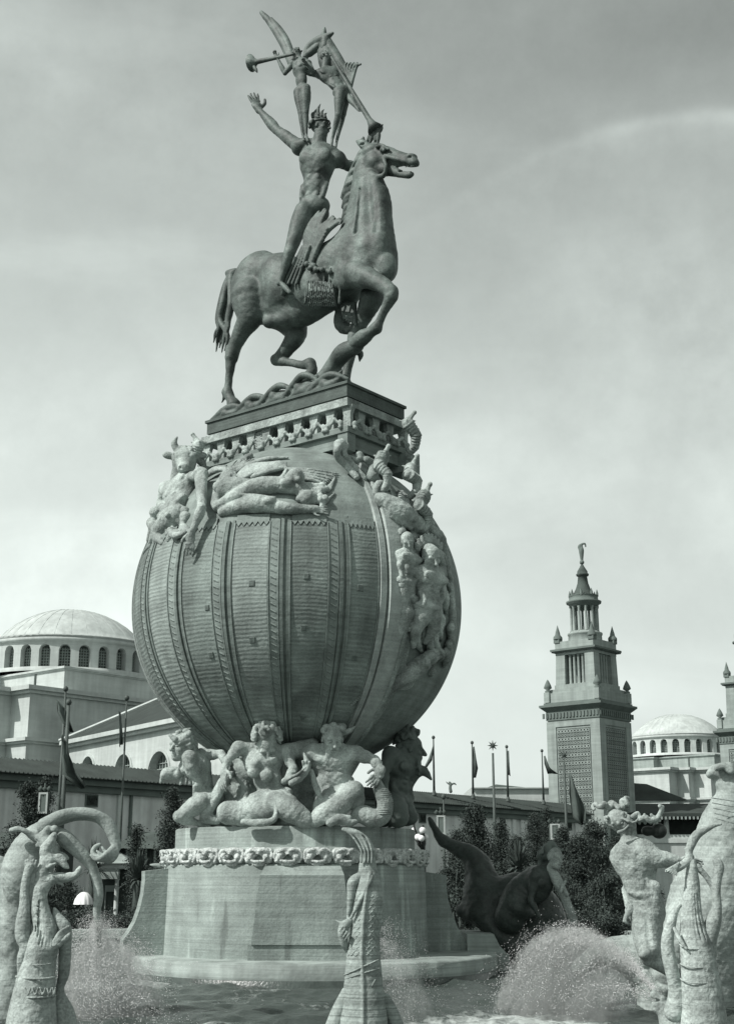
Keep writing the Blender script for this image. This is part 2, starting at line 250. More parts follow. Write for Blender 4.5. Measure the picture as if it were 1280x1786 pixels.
# ------------------------------------------------------------------ sculpting: smooth-blended limbs, polygonised by surface nets
def rot_axes(ax):   # rows = local axes
    a = np.array(ax, float); return a / np.linalg.norm(a, axis=1, keepdims=True)
class Sculpt:
    def __init__(s, vox, k=None): s.p = []; s.vox = vox; s.k = k if k else vox * 3
    def cone(s, a, b, ra, rb, k=None, op=1): s.p.append(('c', np.array(a, float), np.array(b, float), ra, rb, s.k if k is None else k, op))
    def chain(s, pts, k=None, op=1):
        # one smooth tapering tube through the points (spline), blended as a whole
        Pn = np.array([np.append(np.asarray(p, float), r) for p, r in pts])
        if len(Pn) > 2:
            E = np.vstack([2 * Pn[0] - Pn[1], Pn, 2 * Pn[-1] - Pn[-2]]); out = []
            for i in range(1, len(E) - 2):
                for t in (0, .25, .5, .75):
                    a, b, c, d = E[i - 1], E[i], E[i + 1], E[i + 2]
                    out.append(.5 * (2 * b + (c - a) * t + (2 * a - 5 * b + 4 * c - d) * t * t + (3 * b - a - 3 * c + d) * t ** 3))
            out.append(Pn[-1]); Q = np.array(out); Q[:, 3] = np.maximum(Q[:, 3], Pn[:, 3].min() * .9)
        else: Q = Pn
        s.p.append(('h', Q, None, None, None, s.k if k is None else k, op))
    def ell(s, c, r, ax=None, k=None, op=1):
        if not hasattr(r, '__len__'): r = (r, r, r)
        s.p.append(('e', np.array(c, float), np.array(r, float), np.eye(3) if ax is None else rot_axes(ax), None, s.k if k is None else k, op))
    def box(s, c, r, ax=None, k=None, rd=0.0, op=1):
        s.p.append(('b', np.array(c, float), np.array(r, float), np.eye(3) if ax is None else rot_axes(ax), rd, s.k if k is None else k, op))
    def cut(s, c, r, ax=None, k=None): s.ell(c, r, ax, k, -1)
    def mesh(s, name, lump=0.0, lscale=3.0):
        lo = np.full(3, 1e9); hi = -lo
        bb = []
        for q in s.p:
            m = q[5] + 3 * s.vox
            if q[0] == 'h': l = (q[1][:, :3] - q[1][:, 3:]).min(0); h = (q[1][:, :3] + q[1][:, 3:]).max(0)
            elif q[0] == 'c':
                l = np.minimum(q[1] - q[3], q[2] - q[4]); h = np.maximum(q[1] + q[3], q[2] + q[4])
            else:
                e = np.abs(q[3].T) @ q[2]; l, h = q[1] - e, q[1] + e
            l = l - m; h = h + m; bb.append((l, h))
            if q[6] > 0: lo = np.minimum(lo, l); hi = np.maximum(hi, h)
        vx = s.vox; n = np.ceil((hi - lo) / vx).astype(int) + 2
        while n.prod() > 14e6: vx *= 1.12; n = np.ceil((hi - lo) / vx).astype(int) + 2
        F = np.full(n, 9.0, np.float32)
        ax = [lo[i] + vx * np.arange(n[i], dtype=np.float64) for i in range(3)]
        for q, (l, h) in zip(s.p, bb):
            i0 = np.clip(((l - lo) / vx).astype(int), 0, n - 1); i1 = np.clip(((h - lo) / vx).astype(int) + 2, 0, n)
            if (i1 <= i0).any(): continue
            X = ax[0][i0[0]:i1[0]][:, None, None]; Y = ax[1][i0[1]:i1[1]][None, :, None]; Z = ax[2][i0[2]:i1[2]][None, None, :]
            if q[0] == 'h':
                D = np.full(F[i0[0]:i1[0], i0[1]:i1[1], i0[2]:i1[2]].shape, 9.0, np.float32); C = q[1]
                for A_, B_ in zip(C[:-1], C[1:]):
                    mg = max(A_[3], B_[3]) + q[5] + 3 * vx
                    j0 = np.maximum(((np.minimum(A_[:3], B_[:3]) - mg - lo) / vx).astype(int) - i0, 0); j1 = np.minimum(((np.maximum(A_[:3], B_[:3]) + mg - lo) / vx).astype(int) + 2 - i0, i1 - i0)
                    if (j1 <= j0).any(): continue
                    x = X[j0[0]:j1[0]]; y = Y[:, j0[1]:j1[1]]; z = Z[:, :, j0[2]:j1[2]]; a, b = A_[:3], B_[:3]; d = b - a
                    t = np.clip(((x - a[0]) * d[0] + (y - a[1]) * d[1] + (z - a[2]) * d[2]) / max(d @ d, 1e-9), 0, 1)
                    dd = np.sqrt((x - a[0] - t * d[0]) ** 2 + (y - a[1] - t * d[1]) ** 2 + (z - a[2] - t * d[2]) ** 2) - (A_[3] + (B_[3] - A_[3]) * t)
                    sj = (slice(j0[0], j1[0]), slice(j0[1], j1[1]), slice(j0[2], j1[2])); D[sj] = np.minimum(D[sj], dd)
            elif q[0] == 'c':
                a, b, ra, rb = q[1:5]; d = b - a; L2 = max(d @ d, 1e-9)
                t = ((X - a[0]) * d[0] + (Y - a[1]) * d[1] + (Z - a[2]) * d[2]) / L2
                t = np.clip(t, 0, 1)
                D = np.sqrt((X - a[0] - t * d[0]) ** 2 + (Y - a[1] - t * d[1]) ** 2 + (Z - a[2] - t * d[2]) ** 2) - (ra + (rb - ra) * t)
            else:
                c, r, R = q[1:4]
                u = [(X - c[0]) * R[i][0] + (Y - c[1]) * R[i][1] + (Z - c[2]) * R[i][2] for i in range(3)]
                if q[0] == 'e':
                    k0 = np.sqrt((u[0] / r[0]) ** 2 + (u[1] / r[1]) ** 2 + (u[2] / r[2]) ** 2)
                    k1 = np.sqrt((u[0] / r[0] ** 2) ** 2 + (u[1] / r[1] ** 2) ** 2 + (u[2] / r[2] ** 2) ** 2) + 1e-9
                    D = k0 * (k0 - 1.0) / k1; D = np.where(k0 < 0.05, -r.min(), D)
                else:
                    qx = [np.abs(u[i]) - r[i] + q[4] for i in range(3)]
                    D = np.sqrt(sum(np.maximum(v, 0) ** 2 for v in qx)) + np.minimum(np.maximum(np.maximum(qx[0], qx[1]), qx[2]), 0) - q[4]
            sl = (slice(i0[0], i1[0]), slice(i0[1], i1[1]), slice(i0[2], i1[2])); A = F[sl]; k = max(q[5], 1e-4)
            if q[6] > 0:
                hh = np.maximum(k - np.abs(A - D), 0) / k; F[sl] = (np.minimum(A, D) - hh * hh * k * 0.25)
            else:
                D = -D; hh = np.maximum(k - np.abs(A - D), 0) / k; F[sl] = (np.maximum(A, D) + hh * hh * k * 0.25)
        V, Q = surface_net(F, lo, vx)
        if lump and len(V):
            a = V * lscale
            d = (np.sin(a[:, 0] * 1.7 + 1.3 * np.sin(a[:, 1] * 1.1)) * np.sin(a[:, 1] * 1.9 + np.sin(a[:, 2] * 1.3)) * np.sin(a[:, 2] * 2.1 + 1.1 * np.sin(a[:, 0])))
            d2 = np.sin(a[:, 0] * 4.3 + a[:, 2] * 2) * np.sin(a[:, 1] * 4.9 + a[:, 0]) * np.sin(a[:, 2] * 5.3)
            nr = vnormals(V, Q); V = V + nr * (lump * (d + 0.4 * d2))[:, None]
        return npmesh(name, V, Q)
    def build(s, name, mat, parent=None, lump=0.0, lscale=3.0):
        return link(name, s.mesh(name, lump, lscale), mat, parent)
def vnormals(V, Q):
    n = np.cross(V[Q[:, 2]] - V[Q[:, 0]], V[Q[:, 3]] - V[Q[:, 1]]); out = np.zeros_like(V)
    for i in range(4): np.add.at(out, Q[:, i], n)
    return out / (np.linalg.norm(out, axis=1, keepdims=True) + 1e-12)
def surface_net(F, lo, h):
    S = F < 0; nx, ny, nz = F.shape
    C = np.zeros((nx - 1, ny - 1, nz - 1), np.uint8)
    for dx in (0, 1):
        for dy in (0, 1):
            for dz in (0, 1): C += S[dx:nx - 1 + dx, dy:ny - 1 + dy, dz:nz - 1 + dz]
    act = (C > 0) & (C < 8); I = np.argwhere(act)
    idx = np.full(act.shape, -1, np.int32); idx[act] = np.arange(len(I), dtype=np.int32)
    acc = np.zeros((len(I), 3)); cnt = np.zeros(len(I))
    cor = [(a, b, c) for a in (0, 1) for b in (0, 1) for c in (0, 1)]
    for a in cor:
        for d in range(3):
            if a[d]: continue
            b = list(a); b[d] = 1
            fa = F[I[:, 0] + a[0], I[:, 1] + a[1], I[:, 2] + a[2]].astype(float); fb = F[I[:, 0] + b[0], I[:, 1] + b[1], I[:, 2] + b[2]].astype(float)
            m = (fa < 0) != (fb < 0); t = np.where(m, fa / np.where(m, fa - fb, 1), 0)
            pos = np.tile(np.array(a, float), (len(I), 1)); pos[:, d] = t
            acc += pos * m[:, None]; cnt += m
    V = lo + (I + acc / cnt[:, None]) * h
    quads = []
    for d in range(3):
        e = [1, 2, 0][d]; f = [2, 0, 1][d]
        A = np.moveaxis(S, (d, e, f), (0, 1, 2)); G = np.moveaxis(idx, (d, e, f), (0, 1, 2))
        x = A[:-1, 1:-1, 1:-1]; y = A[1:, 1:-1, 1:-1]
        J = np.argwhere(x != y); s0 = x[J[:, 0], J[:, 1], J[:, 2]]
        i, j, k = J[:, 0], J[:, 1] + 1, J[:, 2] + 1
        q = np.stack([G[i, j - 1, k - 1], G[i, j, k - 1], G[i, j, k], G[i, j - 1, k]], 1)
        q[~s0] = q[~s0][:, ::-1]; quads.append(q)
    Q = np.concatenate(quads); Q = Q[(Q >= 0).all(1)]
    return V.astype(np.float64), Q
nrm = lambda v: np.asarray(v, float) / (np.linalg.norm(v) + 1e-12)
def hand(s, wr, d, palm_n, H, curl=0.35, spread=0.16, thumb=1, finger_r=0.042):
    """palm, five unequal bent fingers; d = direction of the hand, palm_n = where the palm faces"""
    d = nrm(d); pn = nrm(palm_n - d * (palm_n @ d)); x = np.cross(d, pn) * thumb   # x points to the thumb side
    pc = wr + d * 0.17 * H
    s.ell(pc, (0.155 * H, 0.19 * H, 0.065 * H), (x, d, pn), k=0.05 * H)
    s.cone(wr - d * 0.05 * H, wr + d * 0.1 * H, 0.085 * H, 0.1 * H, k=0.06 * H)
    for off, ln, sp in ((0.11, 0.30, 0.9), (0.04, 0.34, 0.3), (-0.035, 0.31, -0.35), (-0.105, 0.24, -1.0)):
        a = pc + d * 0.16 * H + x * off * H; dr = nrm(d + x * sp * spread)
        p = a; r = finger_r * H
        for q, fr in enumerate((0.42, 0.32, 0.26)):
            dr = nrm(dr + pn * curl * (0.5 + 0.5 * q)); b = p + dr * ln * fr * H
            s.cone(p, b, r, r * 0.88, k=0.012 * H); p = b; r *= 0.88
    a = wr + d * 0.08 * H + x * 0.10 * H; b = a + nrm(d * 0.6 + x * 0.75 + pn * 0.3) * 0.17 * H; c = b + nrm(d + x * 0.25 + pn * 0.35) * 0.13 * H
    s.chain([(a, 0.06 * H), (b, 0.047 * H), (c, 0.038 * H)], k=0.03 * H)
def head(s, c, up, fw, H, beard=False, female=False, hairlump=False, mouth_open=False):
    up = nrm(up); fw = nrm(fw - up * (fw @ up)); x = np.cross(fw, up); A = (x, fw, up); k = 0.05 * H
    at = lambda a, b, d: c + x * a * H + fw * b * H + up * d * H
    s.ell(at(0, -0.06, 0.12), (0.33 * H, 0.40 * H, 0.37 * H), A, k)
    s.ell(at(0, 0.10, -0.12), (0.255 * H, 0.27 * H, 0.34 * H), A, 0.08 * H)
    s.ell(at(0, 0.20, -0.36), (0.15 * H, 0.13 * H, 0.12 * H), A, 0.09 * H)
    s.cone(at(-0.19, 0.29, 0.10), at(0.19, 0.29, 0.10), 0.065 * H, 0.065 * H, 0.04 * H)
    for sg in (-1, 1):
        s.cut(at(0.135 * sg, 0.385, 0.0), (0.095 * H, 0.10 * H, 0.065 * H), A, 0.02 * H)
        s.ell(at(0.13 * sg, 0.315, 0.012), (0.055 * H, 0.045 * H, 0.032 * H), A, 0.01 * H)
        s.ell(at(0.19 * sg, 0.25, -0.10), (0.08 * H, 0.08 * H, 0.07 * H), A, 0.05 * H)
        s.ell(at(0.33 * sg, -0.02, -0.02), (0.035 * H, 0.07 * H, 0.12 * H), A, 0.02 * H)
    s.cone(at(0, 0.36, 0.06), at(0, 0.475, -0.12), 0.04 * H, 0.055 * H, 0.03 * H); s.cut(at(0, 0.42, -0.275), (0.11 * H, 0.10 * H, 0.022 * H), A, 0.015 * H)
    s.ell(at(0, 0.41, -0.14), (0.075 * H, 0.045 * H, 0.035 * H), A, 0.02 * H)
    s.cone(at(-0.08, 0.355, -0.235), at(0.08, 0.355, -0.235), 0.032 * H, 0.032 * H, 0.02 * H)
    s.cone(at(-0.065, 0.345, -0.295), at(0.065, 0.345, -0.295), 0.034 * H, 0.034 * H, 0.02 * H)
    if mouth_open: s.cut(at(0, 0.40, -0.27), (0.08 * H, 0.11 * H, 0.035 * H), A, 0.02 * H)
    if beard:
        rr = random.Random(3)
        for i in range(16):
            a = rr.uniform(-0.2, 0.2); b0 = at(a, 0.26, -0.28 - rr.random() * 0.1); b1 = at(a * 1.3, 0.30 + rr.uniform(-.06, .06), -0.55 - rr.random() * 0.28)
            s.cone(b0, b1, 0.075 * H, 0.035 * H, 0.02 * H)
def hair(name, c, up, fw, H, mt, parent, n=40, long=0.0, seed=1, spread=1.0):
    s = Sculpt(H / 26); up = nrm(up); fw = nrm(fw - up * (fw @ up)); x = np.cross(fw, up); rr = random.Random(seed)
    s.ell(c + up * 0.16 * H - fw * 0.13 * H, (0.345 * H, 0.38 * H, 0.355 * H), (x, fw, up))
    for i in range(n):
        a = rr.uniform(-math.pi, math.pi); e = rr.uniform(-0.25, 1.3)
        dv = x * math.sin(a) * math.cos(e) - fw * math.cos(a) * math.cos(e) + up * math.sin(e)
        if (dv @ fw) > 0.35 and (dv @ up) < 0.75: continue
        p = c + up * 0.13 * H - fw * 0.08 * H + dv * rr.uniform(.38, .46) * H; q = p + nrm(np.cross(dv, up) * rr.uniform(-1, 1) - up * 0.6) * 0.16 * H + dv * 0.03 * H * spread
        s.chain([(p, 0.075 * H), (q, 0.05 * H)], k=0.015 * H)
    if long:
        for i in range(10):
            a = rr.uniform(-0.3, 0.3); p = c - fw * 0.32 * H + x * a * H; s.chain([(p, 0.11 * H), (p - up * 0.4 * long * H - fw * 0.05 * H, 0.09 * H), (p - up * long * H + x * a * 0.6 * H, 0.04 * H)], k=0.03 * H)
    return s.build(name, mt, parent)
def human(s, J, H, fw, female=False, fat=1.0, head_fw=None, head_up=None, hands=('L', 'R'), curl=0.35, palm=None, beard=False, feet=True, do_head=True, mouth_open=False, legs=True, arm=1.0, hs=1.12):
    """J: joints (world): pel, neck, head, shL, elL, wrL, shR, elR, wrR, hiL, knL, anL, toL ..."""
    f = fat; pel, neck = J['pel'], J['neck']; U = nrm(neck - pel); X = nrm(J['shR'] - J['shL']); X = nrm(X - U * (X @ U)); Fw = np.cross(U, X)
    if Fw @ fw < 0: Fw = -Fw
    A = (X, Fw, U); T = np.linalg.norm(neck - pel); g = f * (0.86 if female else 1.0); k = 0.09 * H
    at = lambda t, a=0, b=0: pel + (neck - pel) * t + X * a * H + Fw * b * H
    s.ell(at(0.72), (0.60 * H * g, 0.40 * H * g, 0.30 * T), A, k); s.ell(at(0.88), (0.62 * H * g, 0.28 * H * g, 0.13 * T), A, k * 1.5)
    s.ell(at(0.36), (0.42 * H * g, 0.30 * H * g, 0.30 * T), A, k * 1.5)
    s.ell(at(0.02), ((0.54 if not female else 0.56) * H * f, 0.36 * H * g, 0.17 * T), A, k * 1.5)
    for sg in (-1, 1):
        if female: s.ell(at(0.70, 0.27 * sg, 0.36), 0.185 * H, None, 0.06 * H)
        else:
            s.ell(at(0.76, 0.27 * sg * g, 0.30 * g), (0.27 * H * g, 0.10 * H * g, 0.12 * T), A, 0.06 * H)
            for i, (t, w) in enumerate(((0.54, .13), (0.43, .13), (0.31, .12), (0.17, .13))): s.ell(at(t, 0.12 * sg * g, (0.285 - 0.02 * i) * g), (0.115 * H * g, 0.055 * H, 0.05 * T), A, 0.018 * H)
            for i in range(0): s.cone(at(0.60 - 0.07 * i, 0.32 * sg * g, 0.26 * g), at(0.68 - 0.07 * i, 0.47 * sg * g, 0.10 * g), 0.05 * H, 0.05 * H, 0.06 * H)
            s.cone(at(0.12, 0.36 * sg * g, 0.22 * g), at(0.34, 0.42 * sg * g, 0.08 * g), 0.10 * H, 0.09 * H, 0.12 * H)
            s.cone(at(0.40, 0.30 * sg * g, -0.1), at(0.80, 0.55 * sg * g, -0.06), 0.14 * H, 0.18 * H, 0.08 * H)
        s.ell(at(-0.06, 0.24 * sg, -0.26), (0.27 * H * f, 0.24 * H * f, 0.27 * H * f), A, 0.09 * H)
    # neck
    hd = J['head']; hu = nrm(hd - neck) if head_up is None else nrm(head_up); hf = fw if head_fw is None else head_fw
    if do_head:
        s.cone(neck - U * 0.1 * H, hd - hu * 0.2 * H, 0.23 * H * g, 0.20 * H * g, 0.1 * H)
        head(s, hd, hu, np.asarray(hf, float), H, beard, female, mouth_open=mouth_open)
        hf2 = nrm(hf); sx = np.cross(hf2, hu)
        for sg in (-1, 1): s.cone(neck + X * 0.10 * sg * H + Fw * 0.16 * H, hd + sx * 0.25 * sg * H - hu * 0.2 * H - hf2 * 0.1 * H, 0.06 * H, 0.05 * H, 0.04 * H) if not female else None
    q = (0.80 if female else 1.0) * arm
    for sd in ('L', 'R'):
        if 'sh' + sd not in J or 'el' + sd not in J: continue
        a, b, c = J['sh' + sd], J['el' + sd], J['wr' + sd]
        s.cone(neck + U * 0.02 * H, a + U * 0.02 * H, 0.15 * H * g, 0.17 * H * g, 0.12 * H)
        s.ell(a, 0.235 * H * q * f, None, 0.10 * H)
        ab = b - a; bc = c - b; la, lb = np.linalg.norm(ab), np.linalg.norm(bc)
        s.chain([(a, 0.19 * H * q * f), (a + ab * 0.45, 0.165 * H * q * f), (b, 0.125 * H * q * f)], k=0.06 * H)
        ben = nrm(nrm(bc) - nrm(ab) * (nrm(bc) @ nrm(ab)) + Fw * 0.15)
        s.ell(a + ab * 0.52 + ben * 0.06 * H, (0.12 * H * q * f, 0.13 * H * q * f, 0.30 * la), (np.cross(nrm(ab), ben), ben, nrm(ab)), 0.04 * H)
        s.ell(a + ab * 0.5 - ben * 0.07 * H, (0.12 * H * q * f, 0.11 * H * q * f, 0.30 * la), (np.cross(nrm(ab), ben), ben, nrm(ab)), 0.04 * H)
        s.chain([(b, 0.12 * H * q * f), (b + bc * 0.28, 0.145 * H * q * f), (b + bc * 0.7, 0.10 * H * q * f), (c, 0.075 * H * q * f)], k=0.05 * H)
        if sd in hands:
            pn = np.asarray(palm[sd], float) if palm and sd in palm else np.asarray(fw, float); hdv = J.get('hd' + sd, nrm(bc))
            hand(s, c, hdv, pn, H * hs, curl if not isinstance(curl, dict) else curl[sd], thumb=1 if sd == 'L' else -1)
    if legs:
        for sd in ('L', 'R'):
            if 'kn' + sd not in J: continue
            a, b, c = J['hi' + sd], J['kn' + sd], J['an' + sd]; ab = b - a; bc = c - b
            s.chain([(a, 0.30 * H * f), (a + ab * 0.3, 0.30 * H * f), (a + ab * 0.75, 0.22 * H * f), (b, 0.185 * H * f)], k=0.1 * H)
            fr = nrm(nrm(ab) - nrm(bc) + Fw * 0.3); fr = nrm(fr - nrm(ab) * (fr @ nrm(ab)))
            s.ell(a + ab * 0.5 + fr * 0.10 * H, (0.16 * H * f, 0.14 * H * f, 0.34 * np.linalg.norm(ab)), (np.cross(nrm(ab), fr), fr, nrm(ab)), 0.05 * H)
            sx = np.cross(nrm(ab), fr)
            s.cone(a + ab * 0.4 + sx * 0.14 * H, a + ab * 0.9 + sx * 0.10 * H, 0.13 * H * f, 0.09 * H * f, 0.05 * H); s.cone(a + ab * 0.4 - sx * 0.14 * H, a + ab * 0.85 - sx * 0.11 * H, 0.13 * H * f, 0.10 * H * f, 0.05 * H)
            s.ell(b + fr * 0.10 * H, 0.115 * H * f, None, 0.03 * H)
            fr2 = nrm(fr - nrm(bc) * (fr @ nrm(bc))); sx2 = np.cross(nrm(bc), fr2)
            s.chain([(b, 0.165 * H * f), (b + bc * 0.3, 0.16 * H * f), (b + bc * 0.7, 0.11 * H * f), (c, 0.085 * H * f)], k=0.06 * H)
            s.ell(b + bc * 0.30 - fr2 * 0.09 * H + sx2 * 0.05 * H, (0.10 * H * f, 0.11 * H * f, 0.26 * np.linalg.norm(bc)), (sx2, fr2, nrm(bc)), 0.05 * H)
            s.ell(b + bc * 0.28 - fr2 * 0.09 * H - sx2 * 0.06 * H, (0.10 * H * f, 0.11 * H * f, 0.24 * np.linalg.norm(bc)), (sx2, fr2, nrm(bc)), 0.05 * H)
            if feet and 'to' + sd in J:
                t = J['to' + sd]; ct = t - c; sxf = nrm(np.cross(ct, bc))
                s.ell(c + bc / np.linalg.norm(bc) * 0.09 * H - nrm(ct) * 0.08 * H, 0.10 * H, None, 0.05 * H)
                s.chain([(c, 0.10 * H), (c + ct * 0.55, 0.11 * H), (t, 0.085 * H)], k=0.06 * H)
                for i in range(5): s.cone(t + sxf * (i - 2) * 0.05 * H - nrm(ct) * 0.04 * H, t + sxf * (i - 2) * 0.062 * H + nrm(ct) * (0.10 - 0.012 * i) * H, 0.042 * H, 0.032 * H, 0.01 * H)
# ================================================================== FOUNTAIN AXIS, GLOBE
D0 = 46.0
GX = float(P(522, 1062, D0)[0]); GZ = float(P(522, 1062, D0)[2]); GC = np.array((GX, D0, GZ)); GR = 5.66
HD = np.array((.783, -.622, 0.)); ND = np.array((.622, .783, 0.))      # deck / horse: heading, and away-from-viewer normal
DECK = np.array((GX + 0.08, D0, 0.))
def HP(px, py, w=0.0):
    """point on the vertical plane through the deck axis (offset w metres away from the viewer) seen at that pixel"""
    dx, dv = px - 640.0, 893.0 - py
    r = np.array((dx, F_PX * CP - dv * SP, F_PX * SP + dv * CP)); o = np.array((0., 0., EYE)); c = DECK + ND * w
    t = ((c - o) @ ND) / (r @ ND); return o + r * t
Sm = lambda py: mpp(py, 45.5)
# ---------------- horse
def build_horse():
    root = thing('horse_statue', 'dark bronze prancing stallion turning its open-mouthed head right on top of the giant globe', 'horse statue', HP(560, 700))
    s = Sculpt(0.042, 0.12); u = 0.0215
    R = lambda px: px * u
    AX = (HD, np.array((0, 0, 1.)), ND)
    # trunk
    s.ell(HP(455, 482, 0), (R(46), R(47), 0.86), AX, .4); s.ell(HP(434, 504, -.25), (R(36), R(48), 0.62), AX, .3); s.ell(HP(434, 504, .35), (R(34), R(46), 0.55), AX, .3)
    s.ell(HP(505, 505, 0), (R(66), R(47), 0.92), AX, .4); s.ell(HP(560, 500, 0), (R(58), R(47), 0.95), AX, .4)
    s.ell(HP(600, 460, 0), (R(58), R(52), 0.90), AX, .4); s.ell(HP(640, 440, 0), (R(48), R(56), 0.78), AX, .4)
    s.ell(HP(478, 545, 0), (R(34), R(26), 0.62), AX, .3); s.ell(HP(520, 550, 0.1), (R(60), R(22), 0.55), AX, .3)
    s.ell(HP(668, 462, 0), (R(22), R(32), 0.62), AX, .25)
    for w in (-.3, .3): s.ell(HP(672, 466, w), (R(19), R(26), .36), AX, .1)
    s.ell(HP(620, 452, -.62), (R(34), R(44), .30), AX, .12); s.ell(HP(600, 478, -.70), (R(26), R(28), .26), AX, .1)
    s.ell(HP(568, 455, -.60), (R(26), R(34), .30), AX, .15); s.ell(HP(648, 430, -.52), (R(26), R(40), .26), AX, .12)
    for i in range(7): s.cone(HP(540 + i * 9, 468, -.86), HP(532 + i * 10, 528, -.74), .05, .05, .05)
    # neck: three parallel strands, deeper than wide
    s.chain([(HP(618, 430, 0), .75), (HP(622, 385, 0), .46), (HP(627, 340, 0), .37), (HP(631, 300, 0), .31), (HP(638, 268, 0), .27)], k=.25)
    s.chain([(HP(640, 425, 0), .80), (HP(645, 385, 0), .62), (HP(645, 340, 0), .50), (HP(643, 300, 0), .40), (HP(646, 275, 0), .30)], k=.28)
    s.chain([(HP(662, 440, -.1), .62), (HP(666, 390, -.05), .41), (HP(665, 345, -.05), .34), (HP(657, 312, 0), .22), (HP(654, 296, 0), .20)], k=.25)
    s.chain([(HP(664, 420, -.42), .24), (HP(661, 360, -.34), .20), (HP(652, 310, -.28), .15)], k=.2)
    s.chain([(HP(640, 430, -.58), .28), (HP(634, 370, -.40), .22), (HP(636, 310, -.30), .16)], k=.22); s.ell(HP(492, 478, 0), (R(40), R(38), .85), AX, .4)
    s.chain([(HP(652, 318, -.56), .05), (HP(656, 355, -.62), .08), (HP(655, 400, -.72), .08)], k=.12, op=-1); s.chain([(HP(628, 330, -.5), .04), (HP(626, 370, -.56), .07), (HP(622, 405, -.75), .07)], k=.12, op=-1)
    for i in range(5): s.cone(HP(668 + i, 372 + i * 4, -.42), HP(676, 370 + i * 4, -.22), .035, .03, .03)
    # head
    hd = lambda x, y, w=0: HP(x, y, w)
    s.ell(hd(655, 284), (R(23), R(23), .44), AX, .05); s.ell(hd(650, 266), (R(20), R(14), .40), AX, .06)
    s.chain([(hd(650, 264), R(13)), (hd(672, 267), R(13)), (hd(696, 275), R(11.5)), (hd(712, 279), R(10.5)), (hd(720, 282), R(9.5))], k=.06)
    s.chain([(hd(660, 276), R(15)), (hd(680, 280), R(11)), (hd(698, 283), R(7))], k=.06)
    s.ell(hd(716, 275), (R(12), R(6.5), .24), AX, .04); s.ell(hd(724, 284), (R(7), R(6), .19), AX, .04)
    s.chain([(hd(664, 294), R(13)), (hd(684, 298), R(9)), (hd(700, 303), R(6.5)), (hd(712, 305), R(6)), (hd(718, 303), R(4.5))], k=.06)
    s.cut(hd(713, 294.5), (R(19), R(3.2), .5), AX, .03); s.cut(hd(714, 272, -.24), (R(4), R(2.8), .12), AX, .02)
    for i in range(5): s.ell(hd(708 + i * 3.4, 290.5 - i * .4, -.1), R(1.7), None, .01); s.ell(hd(704 + i * 3, 298.5, -.1), R(1.5), None, .01)
    s.ell(hd(668, 260, -.34), (R(7), R(5.5), .12), AX, .03); s.chain([(hd(657, 255, -.34), .06), (hd(667, 253, -.38), .07), (hd(678, 260, -.34), .05)], k=.03)
    s.cut(hd(669, 261.5, -.50), (R(5.5), R(3.2), .10), AX, .015); s.ell(hd(669, 261.5, -.42), R(2.6), None, .01)
    s.chain([(hd(672, 271, -.30), .08), (hd(690, 276, -.24), .07), (hd(706, 281, -.18), .05)], k=.10); s.chain([(hd(672, 300, -.28), .08), (hd(673, 288, -.34), .08), (hd(668, 276, -.32), .07)], k=.12)
    s.chain([(hd(646, 300, -.30), .10), (hd(656, 307, -.30), .10), (hd(668, 306, -.26), .09)], k=.12)
    for w, tip in ((-.24, (621, 245)), (.25, (634, 238))):
        s.chain([(hd(642, 256, w), .15), (hd(632, 250, w - .05), .16), (hd(*tip, w), .03)], k=.04)
    s.cut(hd(631, 250, -.44), (R(6), R(2.2), .1), AX, .02)
    # near fore leg (raised, bent at the knee)
    s.chain([(HP(622, 478, -.62), .52), (HP(645, 486, -.85), .36), (HP(668, 497, -.9), .29), (HP(681, 508, -.9), .26)], k=.12)
    s.ell(HP(683, 511, -.9), (.25, .29, .24), AX, .06)
    s.chain([(HP(682, 518, -.9), .24), (HP(671, 540, -.9), .155), (HP(662, 560, -.9), .15), (HP(656, 572, -.9), .21)], k=.06)
    s.chain([(HP(656, 572, -.9), .21), (HP(645, 580, -.9), .20), (HP(632, 589, -.88), .28), (HP(620, 599, -.86), .25)], k=.05)
    # far fore leg: bent, knee forward, coming down to the base
    s.chain([(HP(612, 500, .5), .5), (HP(600, 540, .55), .33), (HP(596, 566, .55), .28), (HP(612, 574, .55), .2), (HP(622, 568, .5), .2)], k=.1)
    s.chain([(HP(648, 520, .2), .45), (HP(632, 560, .3), .26), (HP(617, 590, .3), .2)], k=.1)
    s.chain([(HP(617, 586, .25), .22), (HP(611, 620, .2), .19), (HP(604, 650, .15), .17), (HP(600, 668, .1), .24)], k=.06)
    s.cone(HP(603, 672, .1), HP(614, 680, .1), .24, .2, .06)
    # near hind leg
    s.chain([(HP(437, 520, -.5), .78), (HP(436, 552, -.6), .50), (HP(424, 574, -.62), .36), (HP(411, 600, -.62), .27), (HP(404, 622, -.62), .26)], k=.15)
    s.ell(HP(398, 612, -.62), (.12, .28, .12), AX, .08); s.ell(HP(446, 545, -.55), (.33, .36, .3), AX, .12)
    s.chain([(HP(403, 626, -.62), .22), (HP(400, 655, -.62), .15), (HP(398, 675, -.62), .155), (HP(397, 684, -.62), .21)], k=.06)
    s.chain([(HP(397, 684, -.62), .21), (HP(403, 696, -.62), .19), (HP(408, 706, -.62), .27)], k=.05); s.cone(HP(393, 690, -.62), HP(387, 702, -.62), .10, .03, .05)
    # far hind leg: raised
    s.chain([(HP(500, 550, .45), .65), (HP(516, 580, .5), .43), (HP(503, 605, .5), .30), (HP(489, 622, .5), .25), (HP(480, 627, .5), .2)], k=.12)
    s.chain([(HP(482, 628, .5), .22), (HP(505, 632, .45), .15), (HP(526, 636, .4), .16), (HP(540, 634, .4), .23)], k=.06)
    s.chain([(HP(541, 634, .4), .22), (HP(545, 646, .4), .19), (HP(536, 660, .4), .25)], k=.05)
